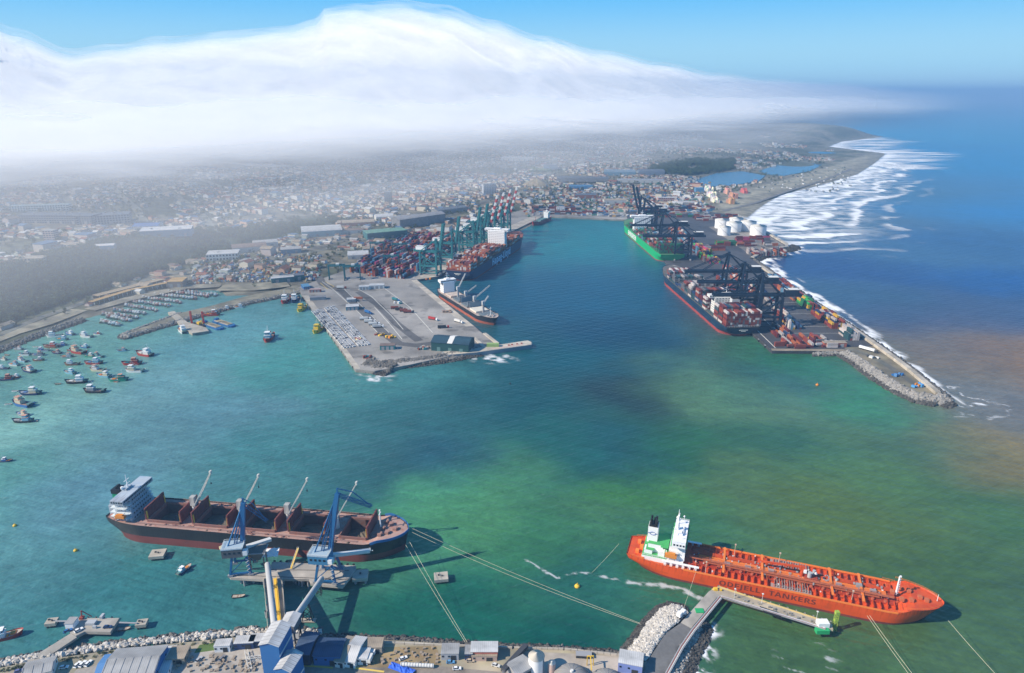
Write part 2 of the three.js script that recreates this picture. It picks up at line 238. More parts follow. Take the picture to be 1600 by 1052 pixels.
// ---------- quays, piers and rock armour ----------
const QUAY = 3.6;
const Q1 = [G(466, 449, 3.6), G(472, 462, 3.6), G(555, 577, 3.6), G(585, 580, 3.6), G(640, 570, 3.6), G(700, 557, 3.6), G(752, 543, 3.6), G(770, 535, 3.6), [-48, -814], [-150, -1040], [-118, -1060], [0, -1437], [76, -1628], [273, -1576], [280, -1720], [40, -1740], [-60, -1580], [-150, -1360], [-250, -1160]];
struct(new MB().extr(Q1, -9, QUAY).build('terminal_pavement', COL.yard));
const Q2 = [[268, -1585], [264, -1330], [267, -1122], [284, -1070], [290, -900], [296, -726], G(1320, 549, 3.6), [384, -738], [423, -742], [425, -800], [424, -865], [423, -955], [423, -1120], [424, -1182], [470, -1240], [524, -1274], [533, -1300], [537, -1480], G(1150, 336, 3.6), [420, -1750], [285, -1720]];
struct(new MB().extr(Q2, -9, QUAY + .01).build('terminal_pavement', COL.darkyard));
// paler quay aprons beside the berths
const strip = (P, y, m, name) => struct(new MB().extr(P, y - .3, y + .006).build(name, m));
strip([[-150, -1040], [-118, -1060], [0, -1437], [70, -1620], [45, -1620], [-30, -1437], [-146, -1064]], QUAY, COL.paleconcrete, 'quay_apron');
strip([G(472, 462, 3.6), G(555, 577, 3.6), G(563, 576, 3.6), G(482, 462, 3.6)], QUAY, COL.paleconcrete, 'quay_apron');
strip([[-48, -814], [-150, -1040], [-158, -1036], [-58, -812]], QUAY, COL.paleconcrete, 'quay_apron');
strip([[267, -1122], [284, -1070], [290, -900], [296, -726], [302, -727], [297, -900], [291, -1072], [273, -1125], [270, -1330], [264, -1330]], QUAY, COL.concrete, 'quay_apron');
strip([[432, -1206], [470, -1247], [516, -1274], [524, -1300], [528, -1470], [470, -1500], [430, -1490]], QUAY + .015, M(.3, .27, .24, { map: T.yard }), 'spur_pavement');
strip([[296, -726], G(1320, 549, 3.6), G(1320, 546, 3.6), [297, -733]], QUAY + .02, M(.4, .33, .24, { map: T.concrete }), 'quay_apron');
// roads and painted lines on the central terminal
const road = (pts, w, y, m, name) => { const L = [], R = []; pts.forEach((p, i) => { const a = pts[Math.max(0, i - 1)], b = pts[Math.min(pts.length - 1, i + 1)], l = dist(a, b) || 1, nx = -(b[1] - a[1]) / l * w / 2, nz = (b[0] - a[0]) / l * w / 2; L.push([p[0] + nx, p[1] + nz]); R.unshift([p[0] - nx, p[1] - nz]); }); return struct(new MB().extr([...L, ...R], y - .02, y).build(name, m)); };
const px = (h, ...P) => P.map(([a, b]) => G(a, b, h));
road(px(3.6, [497, 432], [505, 445], [535, 455], [570, 490], [600, 520], [622, 537], [650, 540], [690, 535]), 13, QUAY + .03, COL.asphalt, 'terminal_road');
road(px(3.6, [560, 456], [590, 476], [620, 506], [640, 522], [655, 533]), 11, QUAY + .034, COL.asphalt, 'terminal_road');
const paint = M(.7, .68, .6), ypaint = M(.7, .5, .1);
for (const L of [[[503, 440], [520, 452], [560, 488], [592, 522]], [[538, 452], [575, 488], [608, 520]], [[560, 452], [580, 463], [612, 494], [630, 515]], [[600, 450], [640, 480], [676, 520]], [[585, 480], [610, 508], [628, 530]]]) road(px(3.6, ...L), .7, QUAY + .044, paint, 'painted_line');
for (const L of [[[500, 442], [512, 452], [522, 448], [508, 440]]]) road(px(3.6, ...L), .8, QUAY + .045, ypaint, 'painted_line');
road([[303, -735], [303, -1070]], .8, QUAY + .04, paint, 'painted_line'); road([[325, -735], [330, -1070]], .8, QUAY + .04, paint, 'painted_line');
for (let i = 0; i < 12; i++) road([[340 + 4, -760 - i * 26], [398, -760 - i * 26]], .4, QUAY + .04, paint, 'painted_line');
// fender blocks hung along the vertical quay faces
function fenders(a, b, n, label) { for (let i = 0; i < n; i++) { const t = (i + .5) / n, x = lerp(a[0], b[0], t), z = lerp(a[1], b[1], t), o = thing('fender', label, 'fender', x, 0, z, along(a, b), label); o.userData.shared = 1; new MB().box(0, 1.6, 0, 2.4, 3, 1.6).build('rubber_pad', COL.rubber, o); new MB().box(0, 3.25, 0, 2.8, .5, 1.9).build('bracket', COL.grey, o); } }
fenders(px(0, [472, 465])[0], px(0, [555, 580])[0], 18, 'black fender block on the car terminal quay wall');
fenders([295.4, -735], [285, -1060], 16, 'black fender block on the right hand container quay');

// rock armour
function rockGeo(s) { const g = new THREE.IcosahedronGeometry(1, 1), p = g.attributes.position; for (let i = 0; i < p.count; i++) { const x = p.getX(i), y = p.getY(i), z = p.getZ(i), k = .72 + .55 * hash(Math.round(x * 50) + s * 91, Math.round(y * 50) * 3 + Math.round(z * 50) * 7); p.setXYZ(i, x * k, y * k * .8, z * k); } g.computeVertexNormals(); return g; }
const ROCKS = [rockGeo(1), rockGeo(2), rockGeo(3)], rockMat = M(1, 1, 1, { rough: .95 });
function rocks(name, label, list) {                                   // list: [x, y, z, size, tone]
  ROCKS.forEach((g, k) => { const L = list.filter((_, i) => i % 3 === k); if (L.length) stuff(instanced(name, g, rockMat, L.map((q) => mtx(q[0], q[1], q[2], q[3] * rr(.7, 1.2), q[3] * rr(.6, 1), q[3] * rr(.7, 1.2), rr(0, 6), rr(0, 6))), L.map((q) => { const t = q[4] * rr(.75, 1.2); return C3(t, t * .94, t * .86); })), label, 'rocks'); });
}
function bank(pts, w0, w1, y0, y1, n, size, dry = .4, wet = .06) {     // rocks over a slope: pts run along the crest, the slope falls to the right of the walking direction
  const out = []; let tot = 0; for (let i = 1; i < pts.length; i++) tot += dist(pts[i - 1], pts[i]);
  for (let i = 1; i < pts.length; i++) { const a = pts[i - 1], b = pts[i], l = dist(a, b), m = Math.round(n * l / tot), nx = -(b[1] - a[1]) / l, nz = (b[0] - a[0]) / l; for (let k = 0; k < m; k++) { const t = rnd(), u = rnd(), w = lerp(w0, w1, u), y = lerp(y0, y1, u) + rr(-.4, .4); out.push([lerp(a[0], b[0], t) + nx * w, y, lerp(a[1], b[1], t) + nz * w, size * rr(.4, 1.5), y < .9 ? wet * rr(.8, 1.6) : dry]); } }
  return out;
}
// central terminal, seaward end: mound at the corner and revetment
rocks('armour_rocks', 'dark rock armour at the seaward end of the car terminal', [...bank([...px(3, [583, 574], [600, 566], [612, 565], [640, 563], [690, 556], [745, 546])].reverse(), -16, 1, -.5, 4, 2600, 1.5, .17, .05), ...bank(px(2, [568, 570], [612, 578]).reverse(), -14, 9, -.6, 4.6, 900, 1.7, .13, .05)]);
// spur beyond the tank farm and outer breakwater
rocks('armour_rocks', 'black rock toe of the spur beside the storage tanks', [...bank([[424, -1184], [470, -1241], [530, -1276], [541, -1300]], -1, 15, 3.6, -.6, 1900, 1.9, .05, .03)]);
rocks('armour_rocks', 'boulders along the surf side of the outer breakwater', [...bank([[418, -600], [424, -673], [426, -731], [426, -800], [425, -865], [424, -956], [426, -1180]].reverse(), -9, 1, -.6, 3.6, 3000, 1.7, .14, .05)]);
rocks('armour_rocks', 'pale boulders on the harbour side of the outer breakwater', [...bank([[380, -724], [384, -695], [384.5, -656], [389, -623], [397, -601]].reverse(), -13, 1, -.6, 3.8, 2600, 1.8, .29, .06), ...bank([[397, -603], [406, -596], [418, -600]].reverse(), -12, 3, -.6, 4, 800, 2.3, .26, .06), ...bank([[340, -722], [378, -724]].reverse(), -5, 0, -.6, 3, 260, 1.3, .26, .06)]);
// outer breakwater: core, crest wall, service road
struct(new MB().extr([[376, -724], [381, -695], [381, -656], [385.7, -623], [394, -599], [403, -590], [416, -593], [420, -617], [424, -673], [425.5, -731], [425, -780], [400, -770], [384, -736]], -6, 3.3).build('breakwater_ground', M(.26, .22, .17, { map: T.soil })));
road([[374, -740], [396, -724], [404, -690], [407, -622]], 8, 3.36, M(.2, .185, .17, { map: T.soil }), 'breakwater_road');
const wall1 = thing('breakwater_wall', 'long pale concrete crest wall on the outer breakwater', 'sea wall', 0, 0, 0);
for (let i = 0; i < 34; i++) { const P = [[414, -606], [420, -673], [421.5, -731], [421.5, -800], [420, -865], [419, -956], [419, -1120]], tot = 516, s = i / 34 * tot, e = (i + 1) / 34 * tot - .5; const at = (d) => { for (let k = 1; k < P.length; k++) { const l = dist(P[k - 1], P[k]); if (d <= l || k === P.length - 1) return [lerp(P[k - 1][0], P[k][0], d / l), lerp(P[k - 1][1], P[k][1], d / l)]; d -= l; } }; const a = at(s), b = at(e); new MB().bar([a[0], 5, a[1]], [b[0], 5, b[1]], 5.2, 3.2).build('wall_block', i % 3 ? COL.paleconcrete : M(.52, .46, .37, { map: T.concrete }), wall1); }
const wall2 = thing('sea_wall', 'pale sea wall wrapped round the tank farm spur', 'sea wall', 0, 0, 0);
{ const P = [[426, -1186], [470, -1244], [520, -1275], [530, -1300], [534, -1480], [538, -1640]]; for (let k = 1; k < P.length; k++) { const n = Math.ceil(dist(P[k - 1], P[k]) / 14); for (let i = 0; i < n; i++) { const a = [lerp(P[k - 1][0], P[k][0], i / n), lerp(P[k - 1][1], P[k][1], i / n)], b = [lerp(P[k - 1][0], P[k][0], (i + .97) / n), lerp(P[k - 1][1], P[k][1], (i + .97) / n)]; new MB().bar([a[0], 5, a[1]], [b[0], 5, b[1]], 6, 3).build('wall_block', i % 2 ? COL.paleconcrete : COL.concrete, wall2); } } }
// marina mole
const MOLE = px(2.5, [470, 443], [440, 452], [380, 464], [330, 478], [282, 489], [240, 505], [192, 522]);
struct(new MB().extr([...MOLE, ...px(2.5, [196, 526], [246, 511], [292, 498], [330, 487], [385, 473], [445, 461], [474, 456])], -6, 2.6).build('mole_ground', M(.33, .29, .24, { map: T.soil })));
rocks('armour_rocks', 'brownish rocks along the curved fishing harbour mole', [...bank(px(2, [196, 526], [246, 511], [292, 498], [330, 487], [385, 473], [445, 461], [470, 455]).reverse(), -7, 2, -.5, 2.9, 1500, 1.3, .3, .1), ...bank(px(2, [192, 522], [240, 505], [282, 489]), -6, 1, -.5, 2.8, 500, 1.3, .33, .1), ...bank(px(2, [200, 519], [188, 524], [200, 527]), -3, 5, 2.4, -.5, 200, 1.4, .36, .1)]);
rocks('armour_rocks', 'grey rocks lining the left hand shore road', [...bank(px(2, [-60, 568], [0, 545], [60, 522], [130, 498]).reverse(), -9, 4, -.5, 3, 1500, 1.3, .2, .07)]);
// little finger pier off the mole with its flat head
{ const o = thing('finger_pier', 'flat concrete finger pier reaching out from the curved mole', 'pier', 0, 0, 0); new MB().extr(px(3, [262, 488], [272, 486], [292, 503], [322, 512], [326, 517], [300, 521], [284, 511]), -3, 3).build('deck', COL.paleconcrete, o); new MB().extr(px(3.6, [300, 521], [326, 517], [326, 516.4], [300, 520.2]), 3, 3.5).build('kerb', COL.concrete, o); }

// ---------- ships ----------
// hull in its own axes: x from stern to bow, y = 0 at the waterline
function hullFn(o) {
  const { L, B, yb, yt, sl = .16, bl = .2, rake = 6, bowUp = 2.5, sternK = .3 } = o;
  const top = (t) => yt + bowUp * smooth((o.fo ?? .88) - .02, (o.fo ?? .88) + .02, t) * (o.step === false ? smooth(.8, 1, t) : 1);
  const half = (t, f) => { let b = 1; if (t < sl) b -= Math.pow(1 - t / sl, 2.4) * lerp(.92, sternK, smooth(.15, .75, f)); if (t > 1 - bl) { const u = (t - 1 + bl) / bl; b *= Math.pow(Math.max(0, 1 - Math.pow(u, lerp(1.5, 2.5, f))), lerp(.95, .62, f)); } return Math.max(.01, b) * B / 2; };
  const X = (t, f) => -L / 2 + t * L - rake * (1 - f) * Math.pow(clamp((t - .8) / .2), 2) + (1 - f) * 5 * Math.pow(clamp((.06 - t) / .06), 1);
  return { top, half, X, at: (t, y) => { const f = clamp((y - yb) / (top(t) - yb)); return [X(t, f), y, half(t, f)]; } };
}
function hullBand(o, y0, y1, n = 44, rows = 5) {                       // y0/y1: height or function of t
  const H = hullFn(o), F = (v, t) => typeof v === 'function' ? v(t) : v, pos = [], idx = [], ts = []; for (let i = 0; i <= n; i++) { const s = i / n; ts.push(s < .5 ? Math.pow(s * 2, 1.5) / 2 : 1 - Math.pow((1 - s) * 2, 1.6) / 2); }
  const ring = [...ts.map((t) => [t, 1]), ...ts.slice().reverse().map((t) => [t, -1])];
  ring.forEach(([t, s]) => { for (let j = 0; j <= rows; j++) { const y = lerp(F(y0, t), Math.min(F(y1, t), H.top(t)), j / rows), q = H.at(t, y); pos.push(q[0], q[1], q[2] * s); } });
  for (let i = 0; i < ring.length; i++) { const k = ((i + 1) % ring.length) * (rows + 1), m = i * (rows + 1); for (let j = 0; j < rows; j++) idx.push(m + j, k + j, m + j + 1, k + j, k + j + 1, m + j + 1); }
  const g = new THREE.BufferGeometry(); g.setAttribute('position', new THREE.Float32BufferAttribute(pos, 3)); g.setAttribute('uv', new THREE.Float32BufferAttribute(pos.flatMap((_, i) => i % 3 ? [] : [pos[i], pos[i + 1]]), 2)); g.setIndex(idx); g.computeVertexNormals(); return g;
}
function deckGeo(o, drop = .9, t0 = 0, t1 = 1, n = 44) {
  const H = hullFn(o), b = new MB(); let prev; for (let i = 0; i <= n; i++) { const t = lerp(t0, t1, i / n), y = H.top(t) - drop, q = H.at(t, H.top(t)), w = Math.max(.02, q[2] - .25), c = [q[0], y, w]; if (prev) b.quad([prev[0], prev[1], prev[2]], [c[0], c[1], c[2]], [c[0], c[1], -c[2]], [prev[0], prev[1], -prev[2]]); prev = c; } return b.geo();
}
const twoSide = (m) => { const k = m.clone(); k.side = THREE.DoubleSide; return k; };
function deckWithHolds(o, drop, holds, w) {                          // deck plating left open over the holds
  const H = hullFn(o), b = new MB(), xs = []; for (let i = 0; i <= 60; i++) xs.push(-o.L / 2 + o.L * i / 60); for (const [x, l] of holds) xs.push(x - l / 2, x + l / 2); xs.sort((p, q) => p - q);
  const at = (x) => { const t = clamp((x + o.L / 2) / o.L), q = H.at(t, H.top(t)); return [q[0], H.top(t) - drop, Math.max(.02, q[2] - .25)]; };
  for (let i = 1; i < xs.length; i++) { if (xs[i] - xs[i - 1] < .01) continue; const p = at(xs[i - 1] + .001), q = at(xs[i] - .001), m = (xs[i] + xs[i - 1]) / 2, open = holds.some(([x, l]) => Math.abs(m - x) < l / 2); if (!open) b.quad([p[0], p[1], p[2]], [q[0], q[1], q[2]], [q[0], q[1], -q[2]], [p[0], p[1], -p[2]]); else { b.quad([p[0], p[1], p[2]], [q[0], q[1], q[2]], [q[0], q[1], w], [p[0], p[1], w]); b.quad([p[0], p[1], -w], [q[0], q[1], -w], [q[0], q[1], -q[2]], [p[0], p[1], -p[2]]); } }
  return b.geo();
}
function shipHull(o, g, upper, lower, deck, yc, extra) {
  const hu = mesh('hull', hullBand(o, yc, 99), twoSide(upper), g); hu.userData.label = o.hullLabel; const lo = mesh('boot_topping', hullBand(o, o.yb, yc), twoSide(lower), g);
  mesh('deck', o.holds ? deckWithHolds(o, o.drop, o.holds, 10) : deckGeo(o, o.drop ?? .9), deck, g);
  return hu;
}
function rails(b, pts, y, h = 1.1, r = .12) { for (let i = 1; i < pts.length; i++) { const a = pts[i - 1], c = pts[i], n = Math.max(1, Math.round(dist(a, c) / 3)); b.bar([a[0], y + h, a[1]], [c[0], y + h, c[1]], r); b.bar([a[0], y + h * .5, a[1]], [c[0], y + h * .5, c[1]], r * .7); for (let k = 0; k <= n; k++) { const x = lerp(a[0], c[0], k / n), z = lerp(a[1], c[1], k / n); b.bar([x, y, z], [x, y + h, z], r); } } return b; }
function windows(parent, x0, x1, y, z, n, w, h, face, m = COL.glass) { // row of windows; face 'z+' | 'z-' | 'x+' | 'x-'
  const g = face[0] === 'z' ? new THREE.BoxGeometry(w, h, .12) : new THREE.BoxGeometry(.12, h, w); for (let i = 0; i < n; i++) { const s = lerp(x0, x1, n > 1 ? i / (n - 1) : .5), o = mesh('window', g, m, parent); if (face[0] === 'z') o.position.set(s, y, z); else o.position.set(z, y, s); }
}
const pile = (g, name, m, fn) => { const b = new MB(); fn(b); return b.build(name, m, g); };

// --- bulk carrier alongside the loading jetty
{
  const a = G(170, 838), b = G(640, 880), c = mid(a, b), L = 206, o = { L, B: 33, yb: -2.5, yt: 13.5, sl: .16, bl: .15, rake: 4, bowUp: 2.4, fo: .905, sternK: .42, drop: 1, holds: [[-60.5, 22.5], [-27.5, 22.5], [5.5, 22.5], [38.5, 22.5], [69, 17.5]] };
  const s = thing('bulk_carrier', 'black and red bulk carrier with open holds alongside the loading jetty', 'cargo ship', c[0] - 1, 0, c[1] - 13, along(a, b));
  const hullBlack = M(.022, .022, .025, { rough: .45, map: T.hull }), boot = M(.22, .055, .045, { rough: .6, map: T.hull }), deckM = M(.46, .31, .26, { map: T.rust }), cover = M(.2, .06, .05, { map: T.rust }), hold = M(.075, .065, .055, { map: T.soil }), cargo = M(.17, .14, .11, { map: T.soil });
  shipHull(o, s, hullBlack, boot, deckM, 5.4);
  pile(s, 'bow_bulwark', M(.02, .12, .32, { rough: .5 }), (q) => { const H = hullFn(o); for (const e of [1, -1]) for (let i = 0; i < 16; i++) { const t0 = .9 + i / 16 * .1, t1 = .9 + (i + 1) / 16 * .1, A = H.at(t0, H.top(t0)), C = H.at(t1, H.top(t1)); q.bar([A[0], A[1] - .3, A[2] * e], [C[0], C[1] - .3, C[2] * e], .35, 1.8); } });
  const y = 12.5, holds = [[-60.5, 22.5], [-27.5, 22.5], [5.5, 22.5], [38.5, 22.5], [69, 17.5]];
  for (const [x, l] of holds) {                                       // hatch coaming, hold mouth and cargo
    const h = mesh('hold_coaming', new MB().on(x, y - .8, 10.4, l, 2.6, .7).on(x, y - .8, -10.4, l, 2.6, .7).on(x - l / 2, y - .8, 0, .7, 2.6, 21.4).on(x + l / 2, y - .8, 0, .7, 2.6, 21.4).geo(), M(.3, .16, .13, { map: T.rust }), s);
    pile(h, 'hold_wall', M(.16, .1, .085, { map: T.rust }), (q) => { const X = l / 2 - .05, y0 = y - 9, y1 = y + .4, z = 10; q.quad([x - X, y0, -z], [x + X, y0, -z], [x + X, y1, -z], [x - X, y1, -z]).quad([x + X, y0, z], [x - X, y0, z], [x - X, y1, z], [x + X, y1, z]).quad([x - X, y0, z], [x - X, y0, -z], [x - X, y1, -z], [x - X, y1, z]).quad([x + X, y0, -z], [x + X, y0, z], [x + X, y1, z], [x + X, y1, -z]); });
    pile(h, 'hold_floor', hold, (q) => q.box(x, y - 8.6, 0, l, .2, 20));
    pile(h, 'cargo_heap', cargo, (q) => { const n = 10, f = rr(-7.6, -4.6); const P = (i, k) => [x - l / 2 + .2 + (l - .4) * i / n, y + f + 2.4 * (1 - ((i / n - .5) ** 2 + (k / n - .5) ** 2) * 3) * (.75 + .4 * hash(i, k)), -9.8 + 19.6 * k / n]; for (let i = 0; i < n; i++) for (let k = 0; k < n; k++) q.quad(P(i, k), P(i, k + 1), P(i + 1, k + 1), P(i + 1, k)); });
  }
  for (const [x, l] of holds) for (const e of [-1, 1]) {              // folded hatch covers standing upright at both ends of every hold
    if (x > 50 && e > 0 === false) continue;
    const h = pile(s, 'hatch_cover', cover, (q) => { q.box(x + e * (l / 2 + 1.1), y + 5.5, 0, .9, 8.4, 20.5); for (let k = -3; k <= 3; k++) q.box(x + e * (l / 2 + .52), y + 5.5, k * 3, .25, 8, .3); });
    for (const z of [-9.4, 9.4]) pile(h, 'hinge_stay', COL.yellow, (q) => q.bar([x + e * (l / 2 + .4), y + 1.8, z], [x + e * (l / 2 + .45), y + 7.6, z], .8, .5));
  }
  // four deck cranes with twin jibs raised
  for (const x of [-44, -11, 22, 54.8]) {
    const k = new THREE.Group(); k.name = 'deck_crane'; k.position.set(x, y, 0); s.add(k);
    pile(k, 'pedestal', COL.offwhite, (q) => q.cyl(0, 0, 0, 1.7, 1.5, 8.5, 12)); pile(k, 'machine_house', M(.56, .55, .52, { map: T.hull }), (q) => q.box(0, 12, 0, 3.2, 6.5, 3.4).box(1.9, 9.6, 1.4, 1, 2, 1.6));
    pile(k, 'jib', M(.56, .55, .5), (q) => { for (const z of [-2.3, 2.3]) { q.bar([1.5, 9.5, z], [15.5, 34, z * .35], .5, .6); } for (let i = 1; i < 8; i++) { const u = i / 8, w = lerp(2.3, .8, u); q.bar([1.5 + 14 * u, 9.5 + 24.5 * u, -w], [1.5 + 14 * u, 9.5 + 24.5 * u, w], .35); } q.box(15.8, 34.8, 0, 1.1, 2, 2); });
    pile(k, 'hoist_rope', COL.dark, (q) => q.bar([-.5, 16, 0], [15.5, 34, 0], .12).bar([15.5, 34, 0], [15, 27, 0], .1).box(15, 26.4, 0, .6, 1.2, .5));
  }
  // forecastle gear
  for (const [x, z] of [[86, -7], [86, 7], [90, -4.5], [90, 4.5], [94, 0], [86, 0]]) pile(s, 'mooring_winch', M(.33, .18, .14), (q) => q.box(x, 15.7, z, 2.4, 1.6, 3.2).cyl(x + 1.4, 14.9, z, .5, .5, 1.6, 8));
  pile(s, 'foremast', COL.white, (q) => q.cyl(84.5, 15, 0, .5, .3, 13, 8).box(84.5, 26, 0, .4, .3, 4).box(84.5, 28.3, 0, .8, 1, .8));
  pile(s, 'railing', M(.5, .35, .3), (q) => { const H = hullFn(o), P = (e) => { const r = []; for (let i = 0; i <= 20; i++) { const t = lerp(.16, .86, i / 20), k = H.at(t, 13.5); r.push([k[0], k[2] * e - .3 * e]); } return r; }; for (const e of [1, -1]) rails(q, P(e), 12.6, 1.1, .1); });
  for (let i = 0; i < 46; i++) pile(s, 'deck_fitting', M(.24, .12, .1), (q) => q.on(rr(-70, 72), 12.5, pick([-1, 1]) * rr(11.8, 15), rr(.6, 2.4), rr(.4, 1.1), rr(.5, 1.2)));
  pile(s, 'deck_pipe', M(.34, .22, .2), (q) => { for (const e of [-1, 1]) for (const z of [12.4, 13.1]) q.bar([-78, 12.85, z * e], [73, 12.85, z * e], .28); });
  pile(s, 'cargo_spill', cargo, (q) => { for (let i = 0; i < 40; i++) { const x = rr(-75, 70), z = pick([-1, 1]) * rr(11.5, 15); q.cyl(x, 12.52, z, rr(.4, 1.4), .1, .3, 7); } });
  // accommodation
  const h = new THREE.Group(); h.name = 'accommodation'; h.position.set(-88, 12.5, 0); s.add(h);
  const wh = M(.5, .57, .64, { rough: .5, map: T.hull });
  pile(h, 'deckhouse', wh, (q) => { for (let i = 0; i < 5; i++) q.on(0 - i * .2, i * 2.9, 0, 12.5 - i * .4, 2.9, 24 - i * 1.6); q.on(.4, 14.5, 0, 9, 3, 31); q.on(-3, 17.5, 0, 4, 1.4, 6); });
  for (let i = 0; i < 5; i++) { windows(h, -9 + i * .7, 9 - i * .7, 1.7 + i * 2.9, 6.35 - i * .4, 8, 1, 1, 'x+'); windows(h, -4, 4, 1.7 + i * 2.9, 12.06 - i * .8, 4, 1, 1, 'z+'); }
  windows(h, -13.5, 13.5, 16.2, 4.95, 18, 1.2, 1.1, 'x+'); windows(h, -3, 4, 16.2, 15.55, 5, 1.1, 1.1, 'z+');
  pile(h, 'balcony', M(.62, .68, .72), (q) => { for (let i = 1; i < 5; i++) { q.on(-7.5, i * 2.9 - .1, 0, 3, .25, 25 - i); q.on(0, i * 2.9 - .1, 13.2 - i * .8, 11, .25, 2.4); q.on(0, i * 2.9 - .1, -13.2 + i * .8, 11, .25, 2.4); for (const e of [-1, 1]) rails(q, [[-8, e * (14.2 - i * .8)], [5, e * (14.2 - i * .8)]], i * 2.9, 1.1, .1); q.bar([-6, (i - 1) * 2.9, 13.2 - i * .8], [-1, i * 2.9, 13.2 - i * .8], .5, .2); } });
  pile(h, 'mast', COL.white, (q) => q.cyl(-2, 18.8, 0, .4, .2, 9, 8).box(-2, 24, 0, .3, .3, 5).box(-1, 22, 0, .3, .3, 3.4).cyl(-4, 18.8, 3, .8, .8, 1.4, 8));
  const fu = pile(s, 'funnel', M(.01, .25, .12, { rough: .5 }), (q) => q.on(-97.5, 12.5, 0, 5.4, 14.5, 6.4)); pile(fu, 'funnel_top', COL.black, (q) => { q.on(-97.5, 27, 0, 6, 3, 7); for (const z of [-1.6, 0, 1.6]) q.cyl(-97.5, 29.5, z, .6, .6, 2.2, 8); });
  pile(s, 'engine_casing', wh, (q) => q.on(-97, 12.5, 0, 8, 8, 15).on(-98, 20.5, 0, 6, 2, 9));
  const lb = pile(s, 'lifeboat', COL.orange, (q) => { q.box(-88, 17.5, 14.3, 6.5, 2, 2.2).box(-88, 18.8, 14.3, 4.5, .9, 1.8); }); pile(lb, 'davit', COL.white, (q) => { for (const x of [-91, -85]) q.bar([x, 14, 13], [x, 20, 13.6], .35).bar([x, 20, 13.6], [x, 20, 14.6], .35); });
  pile(s, 'stern_fitting', M(.42, .2, .16), (q) => { for (const [x, z] of [[-99, 8], [-99, -8], [-94, 11], [-94, -11]]) q.box(x, 13.4, z, 2, 1.7, 3); });
  pile(s, 'bow_mark', COL.white, (q) => { const H = hullFn(o), k = H.at(.9, 10); q.box(k[0], 10, k[2] + .15, .8, 2.2, .2).box(k[0] + 1.2, 9, k[2] - .25, 1, .7, .2); });
}

